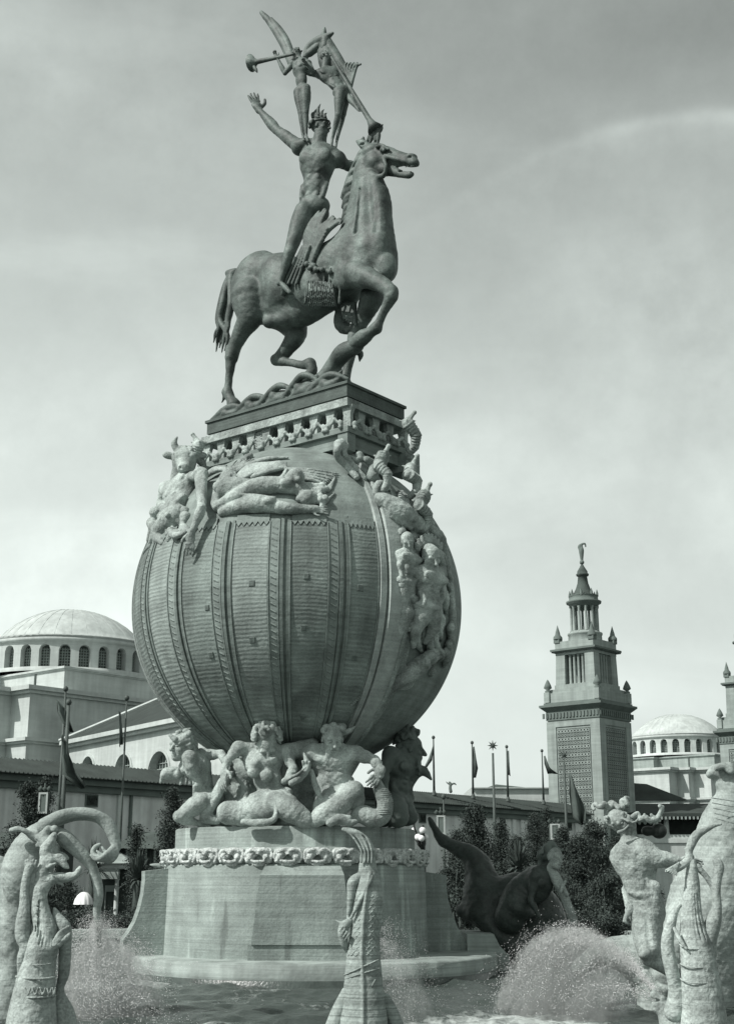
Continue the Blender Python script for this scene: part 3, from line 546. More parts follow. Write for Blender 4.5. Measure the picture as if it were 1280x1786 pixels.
    s.cone(HP(470, 560, -.3), HP(500, 556, -.2), .28, .2, .12)
    s.build('body', M_BRONZE, root, lump=.012, lscale=4)
    # mane
    m = Sculpt(.04, .05); rr = random.Random(4)
    for i in range(34):
        t = i / 33; y = 262 + t * 118; x = 628 - 30 * math.sin(min(t * 1.25, 1) * 1.6) * 1.0 + (4 if t > .6 else 0)
        w = rr.uniform(-.22, .12); m.chain([(HP(x + 14, y - 4, w), .13), (HP(x + 2, y + 4, w - .05), .12), (HP(x - 4 + rr.uniform(-3, 3), y + 14 + rr.random() * 8, w), .05)], k=.03)
    for i in range(5): m.chain([(HP(640, 256, rr.uniform(-.15, .15)), .1), (HP(650 + i * 3, 250 + rr.random() * 3, rr.uniform(-.2, .1)), .06), (HP(660 + i * 2, 256, -.1), .03)], k=.02)
    m.build('mane', M_BRONZE, root)
    t = Sculpt(.035, .05)
    for i in range(15):
        w = rr.uniform(-.28, .22); dx = rr.uniform(-5, 15); e = rr.uniform(-8, 30); bx = rr.uniform(-9, 13)
        t.chain([(HP(404, 478, w * .3), .14), (HP(396 + dx * .5, 496, w * .6), .13), (HP(389 + dx, 528, w), .12), (HP(384 + dx, 556, w), .11), (HP(386 + bx, 572 + e * .5, w), .08), (HP(381 + bx, 586 + e, w), .03)], k=.03)
    t.cone(HP(398, 476), HP(410, 474), .13, .16, .1)
    t.build('tail', M_BRONZE, root)
    b = Sculpt(.035, .05)
    for i in range(15): b.chain([(HP(535 + i * 3.1, 488 + i * .3, -.93), .030), (HP(536 + i * 3.3, 512, -.91), .030), (HP(540 + i * 3.3, 534, -.70), .03)], k=.01)
    b.chain([(HP(505, 460, -.9), .1), (HP(498, 500, -.92), .12), (HP(494, 512, -.8), .1)], k=.05)
    for i in range(9): b.ell(HP(528 + i * 6 + rr.uniform(-2, 2), 462 + i * 1.2 + rr.uniform(-4, 4), -1.0), rr.uniform(.07, .13), None, .04)
    b.chain([(HP(573, 395, -.75), .08), (HP(560, 420, -.95), .09), (HP(548, 445, -1.0), .08), (HP(543, 462, -1.0), .08)], k=.03)
    for i in range(11): b.ell(HP(571 - i * 2.8, 400 + i * 6, -.9 - .01 * i), .085, None, .02)
    for (x0, y0, x1, y1, x2, y2) in ((535, 470, 541, 400, 556, 370), (541, 468, 549, 402, 566, 366), (548, 440, 560, 400, 580, 378), (552, 430, 568, 398, 592, 382), (538, 450, 537, 410, 545, 384)):
        [b.chain([(HP(x0 + e, y0, -.85), .06), (HP(x1 + e * 1.6, y1 + 3, -.82), .09), (HP(x2 + e * .8, y2 + abs(e), -.65), .07), (HP(x2 - 3 + e, y2 + 9, -.72), .03)], k=.015) for e in (-3, 0, 3.2)]
    for i in range(4): b.cone(HP(528 + i * 4, 430, -.95), HP(496 + i * 7, 494, -1.0), .07, .06, .02)
    b.build('saddle_cloth', M_BRONZE, root)
    return root
build_horse()
def fish_strut():
    root = thing('sea_beast_support', 'bronze big-eyed sea creature curling under the raised foreleg of the stallion', 'sea beast', HP(580, 660))
    s = Sculpt(.035, .1)
    s.chain([(HP(640, 578, -.8), .12), (HP(622, 602, -.8), .26), (HP(600, 614, -.7), .33), (HP(585, 632, -.6), .30), (HP(570, 655, -.6), .30), (HP(558, 668, -.6), .32), (HP(545, 678, -.6), .2)], k=.15)
    s.chain([(HP(588, 650, -.5), .2), (HP(575, 670, -.5), .26), (HP(570, 682, -.5), .15)], k=.1)
    s.chain([(HP(575, 655, -.9), .07), (HP(590, 652, -.9), .06), (HP(597, 645, -.85), .03)], k=.03)
    s.chain([(HP(612, 610, -.3), .1), (HP(628, 616, -.3), .12), (HP(627, 630, -.3), .03)], k=.05)
    s.ell(HP(553, 658, -.88), .12, None, .02); s.cut(HP(553, 658, -1.02), .05, None, .01)
    s.cone(HP(545, 668, -.9), HP(572, 662, -.92), .05, .04, .02)
    s.build('body', M_BRONZE, root)
    r2 = Sculpt(.035, .08)
    for i in range(5): r2.chain([(HP(600 - 2 + i * 5, 530, .1), .1), (HP(600 + i * 5, 555 + i * 3, 0), .05)], k=.04)
    r2.build('fin', M_BRONZE, root)
fish_strut()
# ---------------- rider
def build_rider():
    H = 40 * .0222; root = thing('rider_statue', 'bronze nude rider astride the stallion, arm flung up with open hand, winged headband', 'rider statue', HP(530, 500))
    tl = lambda x, y, w: HP(x, y, w)
    # bring the trunk around to face the viewer and slightly right
    J = dict(pel=tl(547, 362, -.15), neck=tl(557, 252, -.1), head=tl(560, 222, -.1), shL=tl(523, 256, -.25), elL=tl(483, 226, -.35), wrL=tl(451, 190, -.4),
             shR=tl(588, 277, .25), elR=tl(606, 289, .9), wrR=tl(622, 288, .95), hiL=tl(530, 368, -.5), knL=tl(505, 440, -1.12), anL=tl(489, 492, -1.15), toL=tl(506, 510, -1.25),
             hdL=nrm(tl(438, 162, -.4) - tl(449, 188, -.4)))
    fw = nrm(np.array((.5, -.87, .0)))
    s = Sculpt(.034, .08)
    human(s, J, H, fw, head_fw=np.array((.86, -.5, .02)), head_up=nrm(np.array((.1, 0, 1))), hands=('L',), curl={'L': .04, 'R': .4}, palm={'L': np.array((.3, -.9, .2))}, fat=1.34, arm=1.22, hs=1.6)
    s.ell(tl(536, 250, -.25), (.30, .30, .20), None, .15); s.ell(tl(578, 266, .15), (.28, .28, .18), None, .15)
    s.build('body', M_BRONZE, root, lump=.010, lscale=5)
    up = nrm(np.array((.1, 0, 1))); f2 = nrm(np.array((.86, -.5, .02))); c = J['head']
    hair('hair', c, up, f2, H, M_BRONZE, root, n=26, seed=3)
    h = Sculpt(.03, .04); x = np.cross(f2, up)
    for i in range(12):
        a = 2 * math.pi * i / 12; a2 = a + 2 * math.pi / 12; q = lambda a: c + up * .2 * H + (x * math.sin(a) * .36 + f2 * (math.cos(a) * .44 - .06)) * H
        h.cone(q(a), q(a2), .035, .035, .01)
    for (dx, dy, hh) in ((-14, -2, 10), (-9, -4, 16), (-4, -5, 24), (2, -5, 14), (7, -3, 8)): h.chain([(HP(560 + dx, 204, -.1), .07), (HP(560 + dx - 1, 204 - hh * .6, -.1), .06), (HP(560 + dx + 3, 204 - hh, -.1), .02)], k=.03)
    h.build('headband', M_BRONZE, root)
build_rider()
# ---------------- two trumpeters on his shoulders
def wing(name, pts, root, w0, thick=.06):
    s = Sculpt(.028, .04)
    for a in pts: s.chain([(p, r * 1.25) for p, r in a], k=.03)
    return s.build(name, M_BRONZE, root)
def trumpet(root, a, b, bell_r, flare):
    m = MB(); a, b = Vector([float(v) for v in a]), Vector([float(v) for v in b]); d = (b - a); n = 14
    pts = [a + d * (i / n) for i in range(n + 1)]; rs = [0.05 + 0.06 * (i / n) + (bell_r - .08) * max(0, (i / n - .86) / .14) ** 1.6 for i in range(n + 1)]
    m.tube(pts, rs, 14); c = b; dn = d.normalized()
    m.tube([b - dn * .02, b + dn * .05], [bell_r * .98, bell_r * .6], 14)
    return m.build('trumpet', M_BRONZE, root)
def build_trumpeters():
    H = 20.5 * .0228
    r1 = thing('trumpeter_statue', 'small bronze nude winged woman blowing a long trumpet to the left above the rider', 'trumpeter statue', HP(527, 234, -.35))
    J = dict(pel=HP(527, 158, -.4), neck=HP(523, 103, -.4), head=HP(517, 92, -.4), shL=HP(511, 110, -.45), elL=HP(497, 127, -.6), wrL=HP(483, 99, -.75),
             shR=HP(537, 110, -.4), elR=HP(546, 124, -.5), wrR=HP(536, 112, -.75), hiL=HP(521, 160, -.42), hiR=HP(533, 160, -.4), knL=HP(525, 196, -.45), knR=HP(533, 196, -.4),
             anL=HP(528, 233, -.42), anR=HP(534, 234, -.36), toL=HP(530, 244, -.6), toR=HP(537, 245, -.55))
    s = Sculpt(.024, .05); human(s, J, H, np.array((.1, -1, 0)), female=True, head_fw=np.array((-.75, -.6, -.05)), curl=.5, fat=1.45, arm=1.25)
    s.build('body', M_BRONZE, r1)
    hair('hair', J['head'], J['head'] - J['neck'], np.array((-.75, -.6, -.05)), H, M_BRONZE, r1, n=26, seed=8)
    trumpet(r1, HP(514, 93, -.66), HP(438, 109, -.9), 0.33, 1)
    q = HP(443, 118, -.9); m = Sculpt(.03); m.chain([(HP(440, 112, -.9), .07), (HP(446, 120, -.9), .07), (HP(449, 126, -.9), .02)]); m.build('bell_petal', M_BRONZE, r1)
    wing('wing', [[(HP(509, 110, -.1), .13), (HP(497, 80, 0), .14), (HP(482, 54, .1), .13), (HP(468, 34, .15), .11), (HP(456, 21, .2), .07)],
                  [(HP(512, 104, -.1), .10), (HP(500, 72, 0), .12), (HP(486, 50, .1), .12), (HP(473, 32, .15), .06)],
                  [(HP(462, 30, .15), .07), (HP(458, 24, .18), .06)]], r1, 0)
    r2 = thing('trumpeter_statue', 'small bronze nude winged man bending back with trumpet pointing down right above the rider', 'trumpeter statue', HP(584, 265, .2))
    J = dict(pel=HP(597, 160, .2), neck=HP(566, 120, .15), head=HP(568, 98, .15), shL=HP(558, 128, -.05), elL=HP(541, 127, -.2), wrL=HP(528, 118, -.4),
             shR=HP(588, 128, .45), elR=HP(608, 168, .3), wrR=HP(624, 189, .1), hiL=HP(593, 163, .05), hiR=HP(601, 163, .35), knL=HP(590, 200, -.05), knR=HP(598, 198, .3),
             anL=HP(580, 240, 0), anR=HP(588, 242, .3), toL=HP(577, 262, -.1), toR=HP(584, 264, .2))
    s = Sculpt(.024, .05); human(s, J, H * 1.05, np.array((.35, -.93, 0)), head_fw=np.array((.6, -.5, .5)), head_up=nrm(np.array((-.2, 0, 1))), curl=.5, fat=1.45, arm=1.25)
    s.build('body', M_BRONZE, r2)
    hair('hair', J['head'], np.array((-.2, 0, 1.)), np.array((.6, -.5, .5)), H, M_BRONZE, r2, n=20, seed=5)
    trumpet(r2, HP(578, 98, -.1), HP(655, 226, .1), 0.28, 1)
    m = Sculpt(.03, .04)
    for dx in (-5, -2, 2, 5): m.chain([(HP(657 + dx * .5, 226, .1), .07), (HP(653 + dx * 1.4, 236, .1), .09), (HP(649 + dx * 2.0, 249, .1), .05)])
    for dx in (4, 10): m.chain([(HP(657, 222, .1), .06), (HP(657 + dx, 222 - dx * .5, .1), .04)])
    m.build('bell_petal', M_BRONZE, r2)
    wing('wing', [[(HP(533, 98, .2), .10), (HP(538, 84, .25), .13), (HP(549, 74, .3), .15), (HP(562, 68, .3), .16), (HP(572, 62, .3), .10), (HP(580, 57, .3), .05)],
                  [(HP(563, 68, .3), .1), (HP(565, 58, .3), .09), (HP(566, 48, .3), .04)], [(HP(540, 92, .25), .12), (HP(552, 82, .3), .13), (HP(562, 74, .3), .1)],
                  [(HP(560, 96, .35), .12), (HP(566, 84, .3), .15), (HP(568, 70, .3), .15)]], r2, 0)
    wing('wing', [[(HP(568, 68, .35), .16), (HP(580, 88, .45), .17), (HP(592, 106, .5), .15), (HP(606, 124, .55), .07)],
                  [(HP(566, 80, .35), .18), (HP(576, 100, .4), .2), (HP(588, 118, .5), .17), (HP(600, 128, .55), .08)],
                  [(HP(562, 90, .3), .16), (HP(568, 112, .35), .2), (HP(580, 128, .45), .15), (HP(596, 134, .55), .06)]], r2, 0)
    f = Sculpt(.028, .03)
    for i in range(5):
        x = 602 + i * 5.2; f.chain([(HP(606 + i * 1.5, 150, .3), .07), (HP(603 + i * 3.6, 130, .3), .06), (HP(x, 114, .3), .055), (HP(x + 3 + i * .8, 109 + (i > 3) * 2, .3), .045)], k=.02)
    f.ell(HP(623, 112, .3), .08); f.build('plume', M_BRONZE, r2)
build_trumpeters()
# ================================================================== DECK under the horse
def deck_frame(): return Matrix(((HD[0], ND[0], 0, DECK[0]), (HD[1], ND[1], 0, DECK[1]), (0, 0, 1, 0), (0, 0, 0, 1)))
LX, LY = 3.22, 1.50
nc = DECK + HD * LX - ND * LY                           # near corner
zc = lambda py: float(P(605, py, nc[1])[2])
Z0, Z1, Z2, Z3, Z4, Z5 = zc(782), zc(757), zc(748), zc(709), zc(697), zc(672)
def build_deck():
    FR = deck_frame()
    root = thing('balustraded_deck', 'dark stepped plinth over a pale balustrade of flared piers carrying the stallion', 'plinth', (DECK[0], DECK[1], Z0))
    m = MB(FR); m.box(-LX - .12, LX + .12, -LY - .12, LY + .12, Z4 + .1, Z5); m.box(-LX - .02, LX + .02, -LY - .02, LY + .02, Z4 - .02, Z4 + .098)
    m.box(-LX - .18, LX + .18, -LY - .18, LY + .18, Z5 + .002, Z5 + .10); m.build('dark_slab', M_PLINTH, root)
    m = MB(FR); m.box(-LX - .26, LX + .26, -LY - .26, LY + .26, Z3 - .06, Z4 - .03); m.box(-LX + .55, LX - .55, -LY + .55, LY - .55, Z2 - .02, Z3 - .001)
    m.build('cornice', M_STONE, root)
    m = MB(FR); m.box(-LX - .34, LX + .34, -LY - .34, LY + .34, Z1 - .05, Z2 - .03); m.box(-LX - .18, LX + .18, -LY - .18, LY + .18, Z0, Z1 - .051)
    m.box(-LX - .5, -LX + .3, -LY - .5, -LY + .3, Z0 - .22, Z1 - .05); m.box(LX - .12, LX + .30, -LY - .30, -LY + .12, Z0 - .16, Z1 - .054); m.box(LX - .3, LX + .5, LY - .3, LY + .5, Z0 - .22, Z1 - .05)
    m.build('base_slab', M_GLOBE2, root)
    def pier(cx, cy, nx, ny):
        m = MB(FR); tx, ty = -ny, nx
        for (a0, a1, b0, b1) in ((.17, .15, 0, .55), (.15, .19, .55, .8), (.19, .24, .8, 1.0)):
            zz0 = Z2 + .03 + (Z3 - Z2 - .03) * b0; zz1 = Z2 + .03 + (Z3 - Z2 - .03) * b1
            q = []
            for (a, z) in ((a0, zz0), (a1, zz1)):
                for u, v in ((-1, 0), (1, 0), (1, 1), (-1, 1)): q.append((cx + tx * u * a - nx * v * a + nx * .02, cy + ty * u * a - ny * v * a + ny * .02, z))
            m.add(q, [(3, 2, 1, 0), (4, 5, 6, 7), (0, 1, 5, 4), (1, 2, 6, 5), (2, 3, 7, 6), (3, 0, 4, 7)])
        m.build('pier', M_STONE, root)
        # arched shell ornament between piers at the foot
    n1 = 10; n2 = 5
    for side, n in ((-1, n1), (1, n1)):
        for i in range(n): pier(-LX - .12 + (2 * LX + .24) * i / (n - 1), side * (LY + .1), 0, side)
    for side in (-1, 1):
        for i in range(1, n2 - 1): pier(side * (LX + .1), -LY - .1 + (2 * LY + .2) * i / (n2 - 1), side, 0)
    s = Sculpt(.03, .03)
    FRn = np.array([[HD[0], ND[0], 0], [HD[1], ND[1], 0], [0, 0, 1.]])
    W = lambda x, y, z: FRn @ np.array((x, y, 0)) + DECK * np.array((1, 1, 0)) + np.array((0, 0, z))
    def orn(x, y, nx, ny):
        tx, ty = -ny, nx; c = lambda a, z, o=0: W(x + tx * a + nx * o, y + ty * a + ny * o, Z2 + z)
        s.chain([(c(-.24, .02), .05), (c(-.17, .16), .05), (c(0, .26), .055), (c(.17, .16), .05), (c(.24, .02), .05)]); s.ell(c(0, .30, .02), .08)
        for a in (-.3, .3): s.ell(c(a, .10, .05), (.09, .09, .11)); s.ell(c(a * 1.0, -.04, .08), .08); s.ell(c(a * .8, .2, .03), .05)
    for i in range(n1 - 1):
        x = -LX - .12 + (2 * LX + .24) * (i + .5) / (n1 - 1); orn(x, -LY - .30, 0, -1)
    for i in range(n2 - 1):
        y = -LY - .1 + (2 * LY + .2) * (i + .5) / (n2 - 1); orn(LX + .30, y, 1, 0)
    s.build('shell_fretwork', M_STONE, root)
    m = MB(FR); m.box(-1.15, -.35, -LY - .02, -LY + .52, Z2 + .031, Z3 - .004); m.build('back_panel', M_STONE2, root)
    r = Sculpt(.02, .02); x0, z0 = -.75, (Z2 + Z3) / 2 + .05
    for i in range(16):
        a = i * math.pi / 8; b = a + math.pi / 8; r.cone(W(x0 + .24 * math.cos(a), -LY - .05, z0 + .24 * math.sin(a)), W(x0 + .24 * math.cos(b), -LY - .05, z0 + .24 * math.sin(b)), .035, .035)
    for i in range(8): a = i * math.pi / 4; r.cone(W(x0, -LY - .05, z0), W(x0 + .2 * math.cos(a), -LY - .05, z0 + .2 * math.sin(a)), .03, .05)
    r.box(W(x0, -LY - .0, z0), (.30, .05, .34), (HD, ND, (0, 0, 1)), rd=.01); r.build('rosette', M_STONE, root)
    # scroll-wave rock that the hooves stand on
    t = Sculpt(.035, .06); zt = Z5 + .1
    for i in range(5):
        a = -LX + .1 + i * 1.18; pk = .34 + .13 * i if i < 4 else .45; y = -LY - .02
        t.chain([(W(a - .15, y, zt + .03), .06), (W(a + .45, y, zt + pk * .75), .12), (W(a + .85, y, zt + pk), .13), (W(a + 1.25, y, zt + pk * .8), .1), (W(a + 1.6, y + .1, zt + pk * .35), .07)])
        t.chain([(W(a + .1, y, zt + .02), .05), (W(a + .75, y, zt + pk * .25), .06), (W(a + 1.3, y, zt + pk * .45), .06)])
        t.ell(W(a + .62, y, zt + pk * .48), (.16, .14, .13), (HD, ND, (0, 0, 1)), .02)
        t.ell(W(a + .75, y + .14, zt + pk * .3), (.62, .12, pk * .5), (HD, ND, (0, 0, 1)), .04)
        t.ell(W(a + .8, y + .4, zt + pk * .2), (.7, .5, pk * .5), (HD, ND, (0, 0, 1)), .15)
    t.ell(W(0, .2, zt - .02), (2.9, 1.5, .22), (HD, ND, (0, 0, 1)), .1); t.ell(W(1.4, -.1, zt), (1.6, 1.3, .36), (HD, ND, (0, 0, 1)), .2)
    t.build('scroll_wave_rock', M_BRONZE, root, lump=.01)
build_deck()
# ================================================================== GLOBE
tcam = nrm(np.array((-GX, -D0, 0.))); rcam = np.array((-tcam[1], tcam[0], 0.)); rcam = rcam if rcam[0] > 0 else -rcam
def GS(lon, lat, lift=0.0):
    lo, la = math.radians(lon), math.radians(lat); r = GR + lift
    return GC + r * (math.cos(la) * (math.sin(lo) * rcam + math.cos(lo) * tcam) + np.array((0, 0, math.sin(la))))
def GP(px, py, lift=0.0):
    """pixel -> point on the globe's surface (raised by lift)"""
    if px > 650 and lift < .5 and py > 830:      # keep low relief off the very rim
        ax_, ay_ = px - 521.5, py - 1062.0; q_ = math.hypot(ax_, ay_)
        if q_ > 272: px, py = 521.5 + ax_ * 272 / q_, 1062 + ay_ * 272 / q_
    dx, dv = px - 640.0, 893.0 - py
    d = nrm(np.array((dx, F_PX * CP - dv * SP, F_PX * SP + dv * CP))); o = np.array((0., 0., EYE)); oc = o - GC
    b = d @ oc; c = oc @ oc - (GR + lift) ** 2; h = b * b - c
    if h <= 0:
        q = o + d * (-b); return GC + nrm(q - GC) * (GR + lift) if False else q
    return o + d * (-b - math.sqrt(h))
def lonlat(px, py):
    q = nrm(GP(px, py) - GC); return math.degrees(math.atan2(q @ rcam, q @ tcam)), math.degrees(math.asin(q[2]))
def gband(m, lon0, lon1, lat0, lat1, lift, n=64, base=-.05, k=None):
    """raised strip bounded by two meridians"""
    vs = []; k = k or max(2, int(abs(lon1 - lon0) / 1.5) + 1)
    for j in range(n + 1):
        la = lat0 + (lat1 - lat0) * j / n
        row = [GS(lon0, la, base)] + [GS(lon0 + (lon1 - lon0) * i / k, la, lift) for i in range(k + 1)] + [GS(lon1, la, base)]
        vs += row
    w = k + 3; fs = []
    for j in range(n):
        for i in range(w - 1): fs.append((j * w + i, j * w + i + 1, (j + 1) * w + i + 1, (j + 1) * w + i))
    fs.append(tuple(range(w))[::-1]); fs.append(tuple(n * w + i for i in range(w)))
    b = len(m.v); m.add(vs, fs)
    for q in range(len(m.f) - len(fs), len(m.f) - 2): m.sm[q] = False
def build_globe():
    root = thing('giant_globe', 'huge grey ribbed globe banded with meridians and carved sea figures between deck and kneeling figures', 'globe', (GX, D0, GZ))
    m = MB(); nlo, nla = 240, 120; vs = []
    for j in range(nla + 1):
        for i in range(nlo): vs.append(GS(360 * i / nlo, -89.9 + 179.8 * j / nla))
    m.add(vs, [(j * nlo + i, j * nlo + (i + 1) % nlo, (j + 1) * nlo + (i + 1) % nlo, (j + 1) * nlo + i) for j in range(nla) for i in range(nlo)], True)
    m.build('shell', M_GLOBE2, root)
    ztop = lonlat(500, 912)[1]; print('zigzag lat', ztop)
    cents = [14.5 - 19 * k for k in range(6)]
    for c in cents:                      # one group of strips per meridian
        m = MB()
        gband(m, c - 1.75, c - .70, -66, ztop + 1.5, .075); gband(m, c + .30, c + 1.25, -66, ztop + 1.5, .075)
        m.build('meridian_batten', M_BATTEN, root)
        m = MB(); gband(m, c - 5.4, c - 2.15, -66, ztop + 1.5, .04)
        for q in range(40):              # cable of chevrons
            la = ztop - 1 - q * 2.1; a = c - 4.6; b = c - 2.9
            vs = [GS(a, la, .041), GS(b, la - 1.0, .041), GS(b, la - 1.7, .041), GS(a, la - 1.0, .041), GS(a, la - .4, .072), GS(b, la - 1.3, .062)]
            m.add(vs, [(0, 4, 5, 1), (4, 3, 2, 5), (0, 3, 4), (1, 5, 2)])
        m.build('chevron_strip', M_GLOBE2, root)
    for k, c in enumerate(cents + [33.5]):
        l0 = (c - 19) + 1.7; l1 = c - 5.8
        if c == 33.5: l0, l1 = 16.2, 25.5
        # panel field with a zigzag head
        n = 96; kk = 24; vs = []; m = MB()
        for j in range(n + 1):
            for i in range(kk + 1):
                f = i / kk; z = abs((f * 6) % 1 - .5) * 2
                top = ztop - 1.4 + z * 1.5; la = -66 + (top + 66) * j / n; vs.append(GS(l0 + (l1 - l0) * f, la, -.0 + .045))
        w = kk + 1
        m.add(vs, [(j * w + i, j * w + i + 1, (j + 1) * w + i + 1, (j + 1) * w + i) for j in range(n) for i in range(kk)], True)
        base = [GS(l0 + (l1 - l0) * i / kk, ztop - 1.4 + abs((i / kk * 6) % 1 - .5) * 2 * 1.5, -.05) for i in range(kk + 1)]
        top = vs[-w:]; m.add(list(top) + base, [(i, i + 1, w + i + 1, w + i) for i in range(kk)])
        m.build('travertine_panel', M_GLOBEL if k % 2 == 1 else M_GLOBE, root)
        m = MB(); gband(m, l0 - .55, l0 - .1, -66, ztop + .5, .085); gband(m, l1 + .1, l1 + .5, -66, ztop + .5, .07)
        for i in range(kk):
            pass
        m.build('panel_border', M_GLOBE2, root)
        # upper tooth course
        m = MB(); vs = []
        for i in range(kk + 1):
            f = i / kk; z = abs((f * 6) % 1 - .5) * 2; lo_ = l0 + (l1 - l0) * f
            vs += [GS(lo_, ztop - 1.0 + z * 1.5, .075), GS(lo_, ztop + 3.2, .075), GS(lo_, ztop - 1.0 + z * 1.5, -.05), GS(lo_, ztop + 3.2, -.05)]
        fs = []
        for i in range(kk):
            a = i * 4; b = a + 4; fs += [(a, b, b + 1, a + 1), (a + 2, b + 2, b, a), (a + 1, b + 1, b + 3, a + 3)]
        m.add(vs, fs); m.build('zigzag_course', M_GLOBE2, root)
    # broad rib that closes the ribbed field (top at the deck corner, foot behind the kneeling figures)
    m = MB(); gband(m, 26.3, 28.4, -62, 66, .12, 96); gband(m, 29.2, 35.2, -62, 68, .22, 96); m.build('broad_rib', M_RIB, root)
    m = MB(); gband(m, 35.25, 36.4, -62, 67, .30, 96); gband(m, 36.5, 41, -62, 62, .10, 96); m.build('broad_rib_edge', M_STONE2, root)
    m = MB(); gband(m, -84, -80, -62, 50, .12, 80); gband(m, -79.2, -78, -62, 50, .08, 80); m.build('broad_rib', M_RIB, root)
    # small dark lamp ports
    for (px, py) in ((440, 1018), (534, 1006), (627, 1026), (363, 1060), (441, 1116), (529, 1095), (618, 1148), (370, 1142), (528, 1250), (464, 1262)):
        lo, la = lonlat(px, py); m = MB(); d = random.uniform(.85, 1.2)
        vs = [GS(lo - d, la - d, .05), GS(lo + d, la - d, .05), GS(lo + d, la + d, .05), GS(lo - d, la + d, .05)]; vs += [GS(lo - d * .8, la - d * .8, .075), GS(lo + d * .8, la - d * .8, .075), GS(lo + d * .8, la + d * .8, .075), GS(lo - d * .8, la + d * .8, .075)]
        m.add(vs, [(4, 5, 6, 7), (0, 1, 5, 4), (1, 2, 6, 5), (2, 3, 7, 6), (3, 0, 4, 7)]); m.build('lamp_port', M_PORT, root)
    # ---------------- carved relief figures
    G = GP
    up = lambda a, b: nrm(a - b)
    def seahorse(pts, r, hd_dir=-1):
        """ridged S-curved body, plated; pts in px with lift"""
        s = Sculpt(.028, .04); W = [G(*p) for p in pts]; n = len(W)
        dense = []
        for i in range(n - 1):
            for t in range(8): dense.append((W[i] * (1 - t / 8) + W[i + 1] * t / 8, r * (1 - .55 * (i + t / 8) / (n - 1))))
        for i, (p, rr_) in enumerate(dense[:-1]):
            s.cone(p, dense[i + 1][0], rr_, rr_, .03)
            if i % 2 == 0 and abs(nrm(dense[i + 1][0] - p) @ tcam) < .8: s.ell(p, (rr_ * 1.24, rr_ * 1.24, rr_ * .35), (np.cross(nrm(dense[i + 1][0] - p), tcam) + 1e-6, tcam, dense[i + 1][0] - p), .02)
        h0 = W[0]; d = nrm(W[0] - W[1]); s.ell(h0 + d * .05, r * 1.05, None, .05)
        sn = h0 + nrm(np.array((0, 0, 1.)) * .9 + rcam * -hd_dir * .45) * r * 2.6
        s.cone(h0 + d * .1, sn, r * .62, r * .30, .04); s.ell(sn, r * .42, None, .03)
        for a in (-1, 1): s.cone(h0 + d * .1, h0 + d * .05 + rcam * a * r * 1.5 + np.array((0, 0, r * .5)), r * .45, r * .12, .03)
        s.ell(h0 + tcam * r * .8 + d * .12, r * .25, None, .01)
        return s.build('seahorse', M_STONE, root)
    seahorse([(346, 778, .5), (340, 795, .4), (352, 806, .3), (356, 815, .2)], .18, 1)
    seahorse([(603, 700, .2), (597, 718, .3), (606, 738, .3), (610, 752, .3)], .19, -1) if False else None
    seahorse([(712, 740, 1.0), (726, 758, 1.0), (724, 778, .9), (712, 792, .7), (714, 800, .6)], .19, -1)
    seahorse([(666, 800, .85), (660, 812, .9), (676, 826, .9), (676, 842, .7), (668, 856, .5)], .19, -1)
    seahorse([(716, 818, .8), (712, 828, .85), (728, 838, .8), (726, 856, .6), (714, 868, .4)], .20, -1)
    seahorse([(738, 868, .75), (730, 882, .75), (746, 896, .7), (746, 914, .5), (736, 928, .3)], .20, -1)
    # bull-headed man at the left
    s = Sculpt(.032, .08); H = .95
    J = dict(pel=G(300, 905, .1), neck=G(318, 838, .35), head=G(323, 805, .7), shL=G(290, 852, .15), elL=G(279, 878, .25), wrL=G(292, 899, .45), shR=G(350, 828, .45), elR=G(352, 885, .5), wrR=G(334, 930, .4),
             hdR=nrm(G(330, 958, .35) - G(334, 930, .4)))
    fwn = nrm(J['head'] - GC + tcam * 2)
    human(s, J, H, tcam, fat=1.2, do_head=False, legs=False, hands=('R',), curl=.2, palm={'R': -tcam})
    s.build('bull_man_body', M_STONE, root, lump=.02, lscale=4)
    b = Sculpt(.028, .05); hc = G(322, 800, .75); x = rcam; z = np.array((0, 0, 1.)); f = nrm(tcam - z * .35 + rcam * .1)
    b.ell(hc, (.42, .42, .40), (x, tcam, z)); b.cone(hc - z * .05, hc + f * .55 - z * .32, .34, .22, .1); b.ell(hc + f * .55 - z * .34, (.24, .2, .16), (x, f, z), .05)
    b.cone(G(318, 835, .3), hc - z * .1, .42, .36, .15)
    for a in (-1, 1):
        b.ell(hc + x * a * .26 + f * .34 + z * .12, .09); b.cone(hc + x * a * .1 + f * .36 + z * .22, hc + x * a * .36 + f * .28 + z * .2, .07, .05)
        b.cut(hc + f * .74 - z * .30 + x * a * .14, .045)
        b.chain([(hc + x * a * .34 + z * .05, .1), (hc + x * a * .6 + z * .12, .13), (hc + x * a * .74 + z * .14, .04)])
        b.chain([(hc + x * a * .26 + z * .3, .13), (hc + x * a * .38 + z * .55, .11), (hc + x * a * .28 + z * .78, .03)])
    b.cut(hc + f * .7 - z * .46, (.18, .15, .03), (x, f, z))
    rr = random.Random(2)
    for i in range(26): b.ell(hc + x * rr.uniform(-.24, .24) + z * (.34 + rr.uniform(-.05, .08)) + f * rr.uniform(-.1, .25), rr.uniform(.06, .1), None, .01)
    b.build('bull_head', M_STONE, root)
    # scroll bracket under the near corner of the deck
    s = Sculpt(.03, .04); s.chain([(G(596, 772, .75), .14), (G(588, 784, .7), .13), (G(590, 798, .45), .12), (G(604, 812, .25), .12), (G(622, 832, .15), .11)], k=.05)
    s.chain([(G(604, 776, .7), .10), (G(600, 790, .6), .10), (G(612, 806, .35), .10), (G(636, 834, .15), .09)], k=.03); s.ell(G(592, 776, .75), .2, None, .04); s.build('scroll_bracket', M_STONE, root)
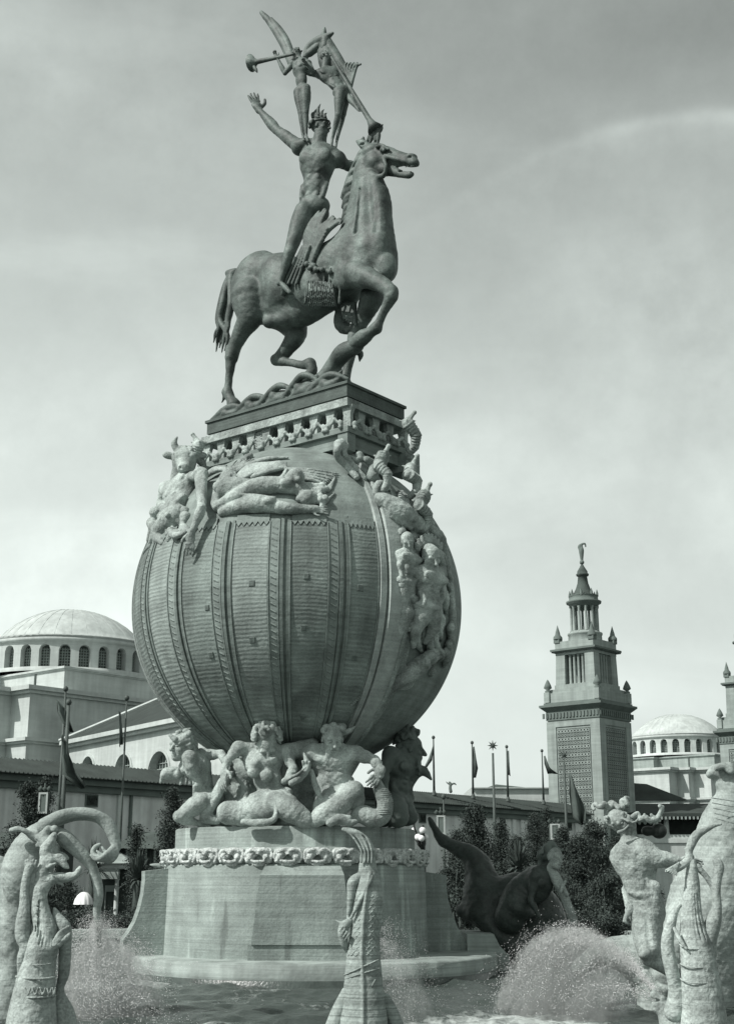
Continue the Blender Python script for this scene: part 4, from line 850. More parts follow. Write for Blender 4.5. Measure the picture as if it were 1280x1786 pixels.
    # lower body / rock of the bull man
    s = Sculpt(.035, .06)
    for i in range(26):
        px, py = 270 + rr.uniform(-6, 55), 900 + rr.uniform(-10, 40); q = G(px, py, .02); s.chain([(q, rr.uniform(.12, .24)), (G(px + rr.uniform(-14, 14), py + rr.uniform(6, 20), .02), .1)])
    s.chain([(G(300, 905, .1), .4), (G(280, 925, .05), .3), (G(266, 945, .0), .15)])
    s.chain([(G(297, 925, .2), .12), (G(304, 934, .2), .12), (G(322, 930, .25), .1)]); s.build('weed_drapery', M_STONE, root)
    # reclining swimmer with grain and trailing hair
    s = Sculpt(.032, .08)
    s.ell(G(418, 852, .05), (.8, .26, .38), (nrm(G(460, 840, .1) - G(380, 870, .1)), tcam, z), .12)
    s.chain([(G(380, 884, .1), .18), (G(412, 866, .08), .25), (G(445, 850, .14), .30), (G(480, 846, .18), .29), (G(505, 850, .16), .23), (G(528, 852, .2), .2)], k=.06)
    s.chain([(G(388, 893, .05), .16), (G(415, 884, .10), .25), (G(445, 879, .18), .31), (G(472, 882, .16), .24), (G(498, 886, .2), .20), (G(522, 888, .15), .17), (G(545, 888, .15), .13)], k=.05)
    s.ell(G(470, 874, .35), (.22, .2, .16), None, .04); s.ell(G(500, 842, .42), (.2, .16, .14), None, .04)
    s.chain([(G(420, 862, .35), .05), (G(446, 864, .42), .05), (G(480, 868, .35), .04)], k=.04)
    s.chain([(G(402, 830, .0), .3), (G(385, 850, .1), .22), (G(375, 880, .1), .15)], k=.1)
    human(s, dict(pel=G(385, 862, .1), neck=G(402, 826, .3), head=G(396, 812, .4), shL=G(385, 832, .2), shR=G(415, 835, .25)), .5, tcam, fat=1.0, do_head=False, legs=False, hands=())
    hand(s, G(543, 888, .2), G(560, 889, .2) - G(540, 888, .2), tcam, .85, .1)
    s.ell(G(515, 833, .35), .30); s.chain([(G(500, 820, .3), .07), (G(492, 835, .4), .07), (G(505, 845, .4), .07)]); s.ell(G(520, 836, .55), .10)
    for i in range(30): s.ell(G(548 + rr.uniform(-16, 20), 862 + rr.uniform(-14, 14), .12), rr.uniform(.07, .14), None, .01)
    s.ell(G(536, 868, .15), .26); s.chain([(G(522, 870, .1), .12), (G(530, 850, .15), .14), (G(550, 848, .1), .1), (G(572, 855, .06), .06)])
    for i in range(4): s.cone(G(560, 885 - i * 2, .12), G(578 + i * 2, 866 - i * 2, .03), .06, .03, .02)
    s.build('swimmer_relief', M_STONE, root, lump=.012, lscale=5)
    s = Sculpt(.03, .02)
    for i in range(13):
        a = i / 12; s.chain([(G(402 + a * 60, 838 - a * 30 + 8, .06), .06), (G(432 + a * 55, 815 - a * 22 + i * 1.2, .12), .09), (G(478 + a * 20, 806 + a * 8, .05), .04)])
    for i in range(9): s.chain([(G(500, 818 + i * 2.0, .12), .07), (G(545, 820 + i * 2.2 + (i % 2) * 2, .10), .06), (G(590 - i * 3, 826 + i * 2.4, .05), .03)])
    for i in range(40): s.ell(G(395 + i * .95 + rr.uniform(-5, 5), 842 - i * 1.25 + rr.uniform(-3, 3), .08), rr.uniform(.06, .11), None, .01)
    for i in range(8): s.chain([(G(350 + i * 3, 838 - i * 2, .15), .06), (G(372 + i * 3, 818, .25), .07), (G(395, 812 + i * 3, .2), .04)])
    for i in range(16): s.chain([(G(386 + i * 4, 842 - i * 2.6, .05), .05), (G(398 + i * 5, 822 - i * 1.6, .10), .06), (G(412 + i * 6, 803 - i * .3, .05), .04)])
    for i in range(7): s.chain([(G(440 + i * 3, 832 - i * 3, .22), .07), (G(470 + i * 2, 822 - i * 2.4, .26), .07), (G(498, 816 - i * 1.5, .15), .05)])
    for i in range(7): s.chain([(G(560 + i * 3, 862 - i * 3, .04), .05), (G(578 + i, 852 - i * 3, .03), .04)])
    s.build('feather_hair_relief', M_STONE, root)
    # right-hand group: bearded sea god, attendants and trailing figures
    s = Sculpt(.032, .07); H = .86
    J = dict(pel=G(743, 1062, .28), neck=G(750, 992, .35), head=G(751, 972, .55), shL=G(733, 998, .3), elL=G(708, 1000, .25), wrL=G(712, 968, .35), shR=G(763, 1000, .3), elR=G(770, 1035, .2), wrR=G(764, 1060, .2),
             hiL=G(737, 1066, .28), knL=G(725, 1100, .3), anL=G(720, 1128, .15), hiR=G(752, 1066, .28), knR=G(757, 1095, .35), anR=G(742, 1120, .25))
    human(s, J, H, nrm(J['pel'] - GC), fat=1.25, hands=('L',), beard=True, feet=False, head_fw=nrm(tcam + rcam * .4 - np.array((0, 0, .25))), mouth_open=True)
    for sg in (0, 1): s.chain([(G(757 + 3 * sg, 960, .5), .1), (G(770, 968 + 12 * sg, .5), .12), (G(776, 985 + 18 * sg, .3), .08)])
    for i in range(12): s.chain([(G(745 + i * 1.3, 980, .6), .08), (G(742 + i * 1.8, 1000 + (i % 3) * 5, .5), .04)])
    s.build('sea_god_relief', M_STONE, root, lump=.015, lscale=5)
    s = Sculpt(.03, .05)
    for i in range(9): a = i / 8; s.chain([(G(728 + a * 38, 957 - 12 * math.sin(a * math.pi), .45), .11), (G(724 + a * 46, 948 - 16 * math.sin(a * math.pi), .5), .06)])
    s.build('shell_crown', M_STONE, root)
    s = Sculpt(.032, .07)    # child-like attendants at left: raised arm and head
    human(s, dict(pel=G(706, 1018, .15), neck=G(713, 962, .25), head=G(711, 944, .45), shL=G(703, 966, .2), elL=G(697, 985, .25), wrL=G(700, 1003, .2), shR=G(722, 960, .25), elR=G(730, 950, .3), wrR=G(740, 942, .35),
                  hiL=G(703, 1022, .15), knL=G(706, 1060, .15), anL=G(700, 1098, .1), hiR=G(710, 1022, .15), knR=G(716, 1055, .1), anR=G(712, 1080, .1)), .62, tcam, fat=1.25, hands=(), feet=False)
    s.chain([(G(706, 1070, .1), .3), (G(697, 1100, .05), .24), (G(694, 1122, .0), .12)]); s.build('attendant_relief', M_STONE, root, lump=.012, lscale=6)
    s = Sculpt(.032, .07)
    human(s, dict(pel=G(725, 914, .2), neck=G(690, 884, .3), head=G(678, 873, .4), shL=G(684, 896, .25), elL=G(700, 910, .3), wrL=G(716, 922, .3), shR=G(700, 878, .25), elR=G(718, 890, .3), wrR=G(730, 905, .3)), .7, tcam, fat=1.2, hands=(), legs=False, do_head=False)
    s.chain([(G(660, 868, .2), .15), (G(672, 874, .3), .28), (G(700, 894, .35), .36), (G(724, 912, .3), .30), (G(736, 930, .15), .2)], k=.1)
    s.chain([(G(655, 862, .1), .13), (G(662, 845, .3), .16), (G(672, 850, .3), .14)]); s.ell(G(732, 920, .35), .15)
    s.chain([(G(752, 926, .3), .2), (G(766, 935, .3), .24), (G(772, 960, .2), .2), (G(779, 985, .15), .15)])
    s.chain([(G(775, 985, .1), .18), (G(785, 1030, .06), .14), (G(788, 1090, .06), .16), (G(786, 1118, .1), .14), (G(778, 1138, .1), .12)])
    for i in range(30): s.ell(G(700 + rr.uniform(0, 60), 925 + rr.uniform(-14, 16), .1), rr.uniform(.08, .18), None, .02)
    for i in range(26):
        x_, y_ = 716 + rr.uniform(0, 56), 990 + rr.uniform(0, 130); s.chain([(G(x_, y_, .06), rr.uniform(.08, .15)), (G(x_ + rr.uniform(-8, 8), y_ + 12, .10), rr.uniform(.08, .14)), (G(x_ + rr.uniform(-10, 10), y_ + 26, .05), .06)])
    for i in range(20):
        x_, y_ = 690 + rr.uniform(0, 50), 860 + rr.uniform(0, 60); s.chain([(G(x_, y_, .06), rr.uniform(.08, .14)), (G(x_ + rr.uniform(2, 14), y_ + rr.uniform(4, 14), .12), .09)])
    for i in range(70):     # tangle of limbs, tails and weed filling the band from the deck to the lower swimmer
        v = rr.random(); y_ = 850 + v * 290; xc = 690 + 60 * math.sin(min(1, v * 1.25) * 1.45) + 6; x_ = xc + rr.uniform(-8, 36); l = rr.uniform(.04, .16); r_ = rr.uniform(.07, .15)
        dx_, dy_ = rr.uniform(-9, 9) + 3, rr.uniform(10, 24); s.chain([(G(x_, y_, l), r_ * .6), (G(x_ + dx_ * .5, y_ + dy_ * .5, l + .06), r_), (G(x_ + dx_ * .7, y_ + dy_, l), r_ * .9), (G(x_ + dx_ * .2, y_ + dy_ * 1.5, l * .4), r_ * .4)], k=.02)
    for i in range(16): s.ell(G(700 + rr.uniform(0, 72), 880 + rr.uniform(0, 240), .2), rr.uniform(.12, .18), None, .02)
    s.build('leaping_figure_relief', M_STONE, root, lump=.02, lscale=6)
    s = Sculpt(.032, .06)    # lower swimming figure
    s.ell(G(750, 1147, .35), .24); human(s, dict(pel=G(728, 1160, .12), neck=G(744, 1152, .25), head=G(750, 1147, .4), shL=G(738, 1160, .2), shR=G(754, 1150, .2), elL=G(722, 1170, .15), wrL=G(706, 1176, .15), elR=G(766, 1146, .2), wrR=G(780, 1132, .15)), .5, tcam, fat=1.3, hands=(), legs=False)
    s.chain([(G(735, 1158, .15), .28), (G(715, 1174, .1), .3), (G(690, 1190, .05), .24), (G(670, 1206, .02), .18), (G(655, 1220, 0), .1)])
    for i in range(24): s.ell(G(745 + rr.uniform(-42, 10), 1168 + rr.uniform(-8, 10), .05), rr.uniform(.07, .14), None, .02)
    for i in range(9): s.chain([(G(712 + i * 2, 1170, .1), .1), (G(690 + i * 3, 1190 + i * .8, .03), .09), (G(664 + i * 4, 1216 - i * 2, 0), .05)])
    s.build('swimming_child_relief', M_STONE, root, lump=.012, lscale=6)
    m = MB(); 
    for i in range(46):
        la = lonlat(700, 1090)[1] - i * .62; lo = lonlat(697, 1090)[0] - .010 * i * i * .62
        vs = [GS(lo, la, .0), GS(lo + 1.0, la, .0), GS(lo + 1.0, la - .42, .0), GS(lo, la - .42, .0)] + [GS(lo, la, .09), GS(lo + 1.0, la, .09), GS(lo + 1.0, la - .42, .09), GS(lo, la - .42, .09)]
        m.add(vs, [(4, 5, 6, 7), (0, 1, 5, 4), (1, 2, 6, 5), (2, 3, 7, 6), (3, 0, 4, 7)])
    m.build('rope_border', M_STONE2, root)
    s = Sculpt(.03, .04)
    for (a, b) in (((610, 798), (622, 803)), ((622, 803), (634, 800)), ((626, 790), (628, 800))): s.cone(G(*a, .4), G(*b, .45), .09, .11)
    s.ell(G(627, 794, .5), .14); s.chain([(G(640, 802, .5), .13), (G(652, 812, .4), .16), (G(650, 830, .3), .2)]); s.build('corner_creature', M_STONE2, root)
M_PORT = mat('lamp_port_dark', 0.115, rough=0.7, var=0.3, vscale=6, bump=0.3)
M_WET = mat('wet_algae_stone', 0.06, rough=0.3, var=0.4, vscale=2)
build_globe()
# ================================================================== PEDESTAL
PX = float(P(515, 1500, D0)[0]); mD = mpp(1500, D0)
zP = lambda py, dep=D0: float(P(515, py, dep)[2])
def build_pedestal():
    root = thing('fountain_pedestal', 'round travertine fountain pedestal with side fins and a ring of gaping masks in the pool', 'pedestal', (PX, D0, 0))
    c = (PX, D0, 0)
    r1 = 213 * .0187; r2 = 229 * .0187; r3 = 233 * .0186
    zt = zP(1441, D0 - r1); zm1 = zP(1478, D0 - r2); zm0 = zP(1509, D0 - r2); zb = zP(1668, D0 - r3)
    m = MB(); m.lathe([(0.01, zt + .0), (r1 - .03, zt), (r1, zt - .03), (r1, zm0 - .1)], c, 128); m.build('upper_drum', M_DRUM, root)
    m = MB(); m.lathe([(0.01, zm0 + .02), (r3 - .06, zm0 + .02), (r3 - .02, zm0 - .05), (r3 + .06, zb - .6)], c, 128); m.build('lower_drum', M_DRUM, root)
    # ring of masks
    nM = 30
    for i in range(nM):
        a = 2 * math.pi * (i + .5) / nM
        d = np.array((math.cos(a), math.sin(a), 0)); x = np.array((-d[1], d[0], 0)); z = np.array((0, 0, 1.)); cc = np.array((PX, D0, 0)) + d * (r2 - .12) + z * (zm0 + zm1) / 2
        if d[1] > .35: continue
        hh = (zm1 - zm0); jit = random.Random(i)
        s = Sculpt(.027, .05); A = (x, d, z)
        s.box(cc + z * .0, (.42, .20, hh * .46), A, .05, rd=.16); s.ell(cc + z * hh * .26 + d * .10, (.34, .2, hh * .22), A, .05)
        for sg in (-1, 1):
            s.chain([(cc + x * .03 * sg + z * hh * .20 + d * .26, .05), (cc + x * .15 * sg + z * hh * .36 + d * .26, .055), (cc + x * .30 * sg + z * hh * .24 + d * .20, .045)], k=.02)
            s.cut(cc + x * .15 * sg + z * hh * .17 + d * .28, (.065, .09, .045), A, .01); s.ell(cc + x * .15 * sg + z * hh * .17 + d * .21, .04, None, .005)
            s.ell(cc + x * .24 * sg - z * hh * .05 + d * .20, (.10, .09, .10), A, .02)
            s.chain([(cc + x * .36 * sg + z * hh * .30 + d * .12, .05), (cc + x * .42 * sg + d * .14, .05), (cc + x * .34 * sg - z * hh * .30 + d * .16, .06)], k=.015)
        s.ell(cc + z * hh * .06 + d * .28, (.06, .07, .06), A, .02)
        for j, (w_, zz) in enumerate(((.17, -.19), (.135, -.11), (.09, -.03), (.045, .03))): s.cut(cc + d * .22 + z * hh * zz, (w_, .30, hh * .06), A, .01)
        s.chain([(cc + x * -.20 - z * hh * .28 + d * .24, .04), (cc - z * hh * .33 + d * .27, .045), (cc + x * .20 - z * hh * .28 + d * .24, .04)], k=.02)
        s.ell(cc - z * hh * .47 + d * .10 + x * .0, (.20, .15, .08), A, .04)
        s.build('gaping_mask', M_MASK, root, lump=.014, lscale=8 + (i % 4))
    m = MB(); m.lathe([(r1 + .001, zm1 + .02), (r2 - .12, zm1 - .0), (r2 - .04, zm0 + .07), (r2 - .1, zm0 + .021)], c, 96); m.build('mask_ring_bed', M_STONE2, root)
    # front projecting panel
    def pp(px, py, dep): return P(px, py, dep)
    yF = D0 - r3 - .30
    zz0, zz1, zz2 = float(P(520, 1649, yF)[2]), float(P(520, 1527, yF)[2]), float(P(520, 1511, yF + .6)[2])
    xa, xb, xc, xd = [float(P(x, 1600, yF)[0]) for x in (439, 614, 452, 600)]
    m = MB(); B = yF + 2.4
    vs = [(xa, yF, zz0), (xb, yF, zz0), (xd, yF, zz1), (xc, yF, zz1), (xc + .12, yF + .3, zz2), (xd - .12, yF + .3, zz2), (xa, B, zz0), (xb, B, zz0), (xd, B, zz1), (xc, B, zz1), (xc + .12, B, zz2), (xd - .12, B, zz2)]
    m.add(vs, [(0, 1, 2, 3), (3, 2, 5, 4), (1, 7, 8, 2), (0, 3, 9, 6), (2, 8, 11, 5), (3, 4, 10, 9), (4, 5, 11, 10), (0, 6, 7, 1)]); m.box(xa - .1, xb + .1, yF + .06, B, -.3, zz0 - .002); m.build('front_panel', M_DRUM, root)
    # side fins with concave outer edge
    for sg, prof in ((-1, [(250, 1520), (250, 1535), (247, 1560), (241, 1585), (233, 1608), (223, 1625), (212, 1640), (212, 1682)]), (1, [(771, 1527), (771, 1545), (774, 1570), (780, 1592), (790, 1617), (802, 1640), (813, 1652), (813, 1682)])):
        # the fin plane is turned: its left end comes towards the viewer
        dp = lambda x: D0 + (x - 515) * .0187 * .30
        inner = 330 if sg < 0 else 700; pts = [P(x, y, dp(x)) for x, y in prof]; top = P(inner, 1509 if sg < 0 else 1512, dp(inner)); bot = P(inner, 1684, dp(inner))
        top[2] = pts[0][2] + (.16 if sg < 0 else .2); T = np.array((-.28, .96, 0)) * .45
        poly = [top] + pts + [bot]; poly[-1][2] = pts[-1][2]; n = len(poly); vs = [p - T for p in poly] + [p + T for p in poly]
        m = MB(); m.add(vs, [tuple(range(n)) if sg < 0 else tuple(range(n))[::-1], tuple(range(n, 2 * n))[::-1] if sg < 0 else tuple(range(n, 2 * n))] + [(i, (i + 1) % n, n + (i + 1) % n, n + i)[::sg] for i in range(n)]); m.build('side_fin', M_DRUM, root)
    s = Sculpt(.03); q = lambda x, y: P(x, y, D0)
    s.chain([(q(281, 1511), .08), (q(272, 1510), .07), (q(262, 1509), .03)]); s.build('fin_hook', M_STONE, root)
    # ledge
    zl = float(P(515, 1684, D0 - 6.6)[2]); cx = float(P(548, 1700, D0)[0])
    m = MB(); m.lathe([(0.01, zl), (5.85, zl), (5.95, zl - .05), (5.95, .16), (5.952, -.5)], (cx, D0, 0), 128, sx=1.0, sy=1.06); m.build('ledge', M_LEDGE, root)
    m = MB(); m.lathe([(5.951, .17), (5.975, .15), (5.975, -.5)], (cx, D0, 0), 128, sx=1.0, sy=1.06); m.build('wet_waterline', M_WET, root)
    # low stone spur at the right behind the ledge
    m = MB(); S3 = [P(800, 1622, D0 + 5), P(843, 1622, D0 + 5), P(866, 1648, D0 + 2), P(888, 1668, D0 + 1)]
    a = [(float(p[0]), float(p[2])) for p in S3] + [(float(S3[3][0]), -.4), (float(S3[0][0]), -.4)]
    vs = [(x, D0 + .8, z) for x, z in a] + [(x, D0 + 4.5, z) for x, z in a]; n = len(a)
    m.add(vs, [tuple(range(n))[::-1], tuple(range(n, 2 * n))] + [(i, (i + 1) % n, n + (i + 1) % n, n + i) for i in range(n)]); m.build('sloped_spur', M_LEDGE, root)
    # core under the globe
    m = MB(); m.lathe([(2.0, GZ - GR * .82), (1.3, GZ - GR - .3), (1.4, zt + .01)], (PX + .1, D0 + .3, 0), 48); m.build('inner_core', M_STONE2, root)
    return zt, r1
ZT, R1 = build_pedestal()
# ================================================================== figures kneeling round the foot of the globe
def ring_depth(px, r=R1, front=True):
    """depth at which the pixel column meets the pedestal's upper circle"""
    x = (px - 640) * mpp(1420, D0 - 3) - PX; x = max(-r * .98, min(r * .98, x)); return D0 - math.sqrt(r * r - x * x)
def K(dep0):
    def f(px, py, d=0.0): return P(px, py, dep0 + d)
    return f
def kneelers():
    # A: left, helmeted profile
    q = K(D0 - 2.2); H = .95; r = thing('kneeling_figure', 'pale kneeling figure with winged helmet at the left edge of the drum', 'stone figure', (q(350, 1440)[0], D0 - 2.2, ZT), 'kneeling figures carrying the globe')
    J = dict(pel=q(362, 1392, .1), neck=q(338, 1318, -.1), head=q(316, 1304, -.25), shL=q(331, 1322, -.55), elL=q(345, 1326, -.5), wrL=q(370, 1330, -.6), shR=q(352, 1318, .3), elR=q(386, 1315, .1), wrR=q(400, 1342, -.25),
             hiL=q(350, 1400, -.35), knL=q(312, 1425, -.5), anL=q(350, 1438, -.2), toL=q(362, 1438, -.2), hiR=q(368, 1400, .2), knR=q(358, 1432, .0), anR=q(390, 1436, .2), toR=q(400, 1438, .2))
    J['elL'] = q(312, 1352, .2); J['wrL'] = q(300, 1356, .2)
    s = Sculpt(.028, .07); human(s, J, H, np.array((-.5, -.86, 0)), fat=1.06, hands=(), head_fw=np.array((-.6, -.78, -.12)), head_up=np.array((.05, 0, 1)))
    s.chain([(q(302, 1352, .2), .14), (q(292, 1350, .2), .2), (q(284, 1356, .2), .1), (q(280, 1366, .2), .03)], k=.04); s.ell(q(300, 1344, .2), (.3, .1, .13), None, .04)
    s.build('body', M_STONE, r, lump=.012, lscale=6)
    hair('hair', J['head'], np.array((.05, 0, 1)), np.array((-.75, -.66, -.12)), H, M_STONE, r, n=36, long=1.2, seed=4)
    h = Sculpt(.026, .04); h.ell(q(319, 1294, -.3), (.36, .34, .2), None, .05); h.chain([(q(318, 1290, -.5), .14), (q(330, 1280, -.4), .1), (q(322, 1275, -.4), .07), (q(333, 1271, -.3), .03)])
    h.chain([(q(305, 1290, -.6), .1), (q(297, 1283, -.6), .06)]); h.build('winged_helmet', M_STONE, r)
    d = Sculpt(.028, .04)
    for i in range(7): d.chain([(q(404 - i * 3, 1350 + i * 2, -.3), .09), (q(386 - i * 3, 1378 + i * 3, -.3), .12), (q(368 - i * 2, 1410 + i * 2, -.35), .13), (q(356 + i * 4, 1432, -.3), .12)], k=.05)
    d.chain([(q(412, 1352, -.1), .1), (q(428, 1372, 0), .13), (q(424, 1400, 0), .16), (q(404, 1420, 0), .12), (q(388, 1404, .1), .1)], k=.04)
    d.build('fish_drapery', M_STONE, r)
    # B: bowed woman
    q = K(D0 - 3.35); H = .98; r = thing('kneeling_figure', 'pale kneeling woman with head bowed under the globe, second from the left', 'stone figure', (q(470, 1440)[0], D0 - 3.3, ZT), 'kneeling figures carrying the globe')
    J = dict(pel=q(474, 1392, .15), neck=q(456, 1306, .25), head=q(466, 1304, .0), shL=q(416, 1306, .1), elL=q(398, 1324, -.1), wrL=q(392, 1342, -.25), shR=q(498, 1312, .1), elR=q(512, 1342, -.2), wrR=q(498, 1362, -.6), hdR=nrm(np.array((.9, -.2, .45))),
             hiL=q(460, 1400, 0), knL=q(398, 1420, -.1), anL=q(470, 1434, .15), toL=q(490, 1436, .15), hiR=q(488, 1398, 0), knR=q(532, 1430, -.55), anR=q(480, 1436, .3), toR=q(470, 1438, .4), hdL=nrm(np.array((-.1, -.3, -1.))))
    s = Sculpt(.028, .07); human(s, J, H, np.array((.1, -1, 0)), female=True, fat=1.28, head_fw=nrm(np.array((.15, -.7, -.75))), head_up=nrm(np.array((.0, -.75, .7))), curl={'L': .3, 'R': .12}, palm={'R': np.array((0, -.2, 1.)), 'L': np.array((.6, .5, 0))})
    s.ell(q(442, 1347, -.14), .20, None, .10); s.ell(q(465, 1354, -.20), .20, None, .10); s.chain([(q(398, 1418, -.15), .36), (q(430, 1420, -.2), .40), (q(462, 1420, -.2), .36)], k=.15)
    s.chain([(q(480, 1400, -.35), .34), (q(510, 1416, -.55), .36), (q(534, 1432, -.55), .24)], k=.12); s.cone(q(545, 1300, .4), q(505, 1312, .2), .22, .28, .1)
    s.chain([(q(482, 1408, -.7), .05), (q(478, 1430, -.85), .09), (q(455, 1436, -.8), .12), (q(425, 1434, -.7), .10)], k=.04)
    s.build('body', M_STONE, r, lump=.012, lscale=6)
    hair('hair', q(466, 1290, -.12), nrm(np.array((0, -.75, .65))), nrm(np.array((.1, -.5, -.85))), H * 1.0, M_STONE, r, n=110, seed=9, spread=2)
    # C: horned man
    q = K(D0 - 3.3); H = .98; r = thing('kneeling_figure', 'kneeling horned man gripping a fish tail, right of the bowed woman', 'stone figure', (q(590, 1440)[0], D0 - 3.3, ZT), 'kneeling figures carrying the globe')
    J = dict(pel=q(584, 1390, .2), neck=q(584, 1305, .25), head=q(580, 1290, -.1), shL=q(546, 1312, .05), elL=q(520, 1314, .3), wrL=q(500, 1312, .4), shR=q(620, 1316, .05), elR=q(652, 1325, -.2), wrR=q(666, 1344, -.45), hdR=nrm(np.array((-.5, -.5, -.7))),
             hiL=q(572, 1396, 0), knL=q(548, 1400, -.5), anL=q(560, 1436, -.1), toL=q(575, 1438, -.3), hiR=q(598, 1394, 0), knR=q(618, 1376, -.4), anR=q(552, 1432, -.55), toR=q(540, 1436, -.6))
    J['knL'] = q(556, 1424, -.3)
    s = Sculpt(.028, .07); human(s, J, H, np.array((.0, -1, 0)), fat=1.25, head_fw=nrm(np.array((.2, -.85, -.45))), head_up=nrm(np.array((.1, -.35, .9))), curl={'L': .3, 'R': .7}, hands=('R',), palm={'R': np.array((-.6, 0, -.7))}, beard=True, mouth_open=True)
    s.chain([(q(606, 1392, -.25), .36), (q(618, 1382, -.4), .26)], k=.1); s.chain([(q(620, 1378, -.4), .24), (q(590, 1408, -.5), .33), (q(562, 1422, -.55), .3), (q(550, 1432, -.6), .2)], k=.1)
    s.ell(q(622, 1395, -.2), (.26, .3, .4), None, .1)
    for i in range(6): s.chain([(q(560, 1430 - i * 2, -.7), .1), (q(580, 1434 - i * 2, -.75), .09), (q(605 + i, 1438 - i * 2.5, -.75), .06)], k=.02)
    s.chain([(q(508, 1366, -.8), .1), (q(524, 1356, -.75), .11), (q(536, 1338, -.6), .12), (q(534, 1326, -.6), .08), (q(530, 1314, -.6), .03)], k=.04)
    for i in range(3): s.cone(q(532 + i * 3, 1340, -.6), q(528 + i * 6, 1328 + i, -.7), .06, .04, .01)
    s.chain([(q(543, 1345, -.5), .07), (q(551, 1372, -.45), .1), (q(560, 1395, -.3), .08)], k=.03)
    s.build('body', M_STONE, r, lump=.012, lscale=6)
    h = Sculpt(.026, .03); rr = random.Random(6)
    for i in range(60): h.ell(q(582 + rr.uniform(-17, 17), 1271 + rr.uniform(-7, 8), rr.uniform(-.30, .1)), rr.uniform(.07, .13), None, .02)
    h.ell(q(583, 1275, .15), (.36, .36, .24)); h.chain([(q(596, 1278, -.1), .12), (q(608, 1276, -.1), .09), (q(620, 1267, -.1), .02)]); h.chain([(q(572, 1274, 0), .1), (q(580, 1262, 0), .08), (q(586, 1256, 0), .02)])
    h.build('horned_hair', M_STONE, r)
    t = Sculpt(.028, .05)
    t.chain([(q(660, 1366, -.4), .12), (q(662, 1378, -.4), .19), (q(671, 1400, -.35), .24), (q(668, 1422, -.3), .26), (q(650, 1428, -.3), .3), (q(630, 1420, -.3), .28), (q(618, 1428, -.3), .16)], k=.1)
    for i in range(16): a = i / 15; t.ell(q(664 + 9 * math.sin(a * 2.6), 1376 + a * 44, -.42), (.25, .2, .03), None, .01)
    for a in range(4): t.cone(q(658, 1364, -.5), q(648 + a * 5, 1352 + abs(a - 1) * 2, -.6), .06, .05, .01)
    t.chain([(q(575, 1436, -.95), .12), (q(592, 1428, -.95), .14), (q(608, 1436, -.9), .12), (q(620, 1434, -.8), .08)], k=.04)
    t.build('fish_tail', M_STONE, r)
    # D: shaded bearded man at the right
    q = K(D0 - .9); H = 1.0; r = thing('kneeling_figure', 'dark shaded bearded figure jutting out an arm at the right edge of the drum', 'stone figure', (q(700, 1440)[0], D0 - 1, ZT), 'kneeling figures carrying the globe')
    J = dict(pel=q(690, 1398, .1), neck=q(702, 1318, 0), head=q(718, 1308, 0), shL=q(682, 1318, -.6), elL=q(668, 1350, -.8), wrL=q(672, 1376, -.9), shR=q(712, 1326, .4), elR=q(706, 1365, .5), wrR=q(726, 1345, .4), hdR=nrm(np.array((1, 0, -.25))),
             hiL=q(684, 1402, -.4), knL=q(694, 1420, -1.6), anL=q(672, 1436, -.6), toL=q(660, 1438, -.5), hiR=q(694, 1400, .4), knR=q(716, 1426, .2), anR=q(690, 1436, .6), toR=q(680, 1438, .7))
    s = Sculpt(.03, .07); human(s, J, H, np.array((.9, -.4, 0)), fat=1.35, beard=True, head_fw=np.array((.98, -.1, -.15)), head_up=np.array((.1, 0, 1)), hands=(), curl=.1)
    s.chain([(q(708, 1368, .4), .25), (q(722, 1352, .4), .2), (q(734, 1345, .4), .18), (q(744, 1350, .4), .12), (q(752, 1360, .4), .04)], k=.06); s.cone(q(722, 1338, .4), q(742, 1342, .4), .08, .07, .05)
    s.chain([(q(690, 1412, -1.5), .4), (q(694, 1425, -1.5), .36)], k=.1)
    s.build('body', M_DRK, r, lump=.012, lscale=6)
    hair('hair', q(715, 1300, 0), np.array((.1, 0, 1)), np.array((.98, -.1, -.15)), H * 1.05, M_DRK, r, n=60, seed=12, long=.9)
    # E: back row, only dark masses seen between the front ones
    for i, (px, lab) in enumerate(((425, 'half hidden shaded figure behind, between the helmeted figure and the bowed woman'), (530, 'half hidden shaded figure behind, between the bowed woman and the horned man'))):
        q = K(D0 - 1.9); r = thing('crouching_figure', lab, 'stone figure', (q(px, 1440)[0], D0 - 1.9, ZT), 'crouching figures in the back row')
        s = Sculpt(.04, .1); J = dict(pel=q(px, 1405), neck=q(px + 6, 1330), head=q(px + 4, 1312, -.2), shL=q(px - 22, 1334), elL=q(px - 34, 1365), wrL=q(px - 24, 1398, -.3), shR=q(px + 28, 1334), elR=q(px + 40, 1365), wrR=q(px + 28, 1398, -.3), hiL=q(px - 10, 1410), knL=q(px - 28, 1425, -.6), anL=q(px - 16, 1436), hiR=q(px + 10, 1410), knR=q(px + 28, 1425, -.6), anR=q(px + 16, 1436))
        human(s, J, .8, np.array((0, -1., 0)), fat=1.4, hands=(), feet=False, head_fw=np.array((0, -1, -.5))); s.build('body', M_STONE2, r)
M_DRK = mat('shaded_figure_stone', 0.10, rough=0.7, var=0.3, vscale=2, bump=0.4, bscale=8)  # shade on the right-hand kneeling figure, put into a darker stone colour
kneelers()
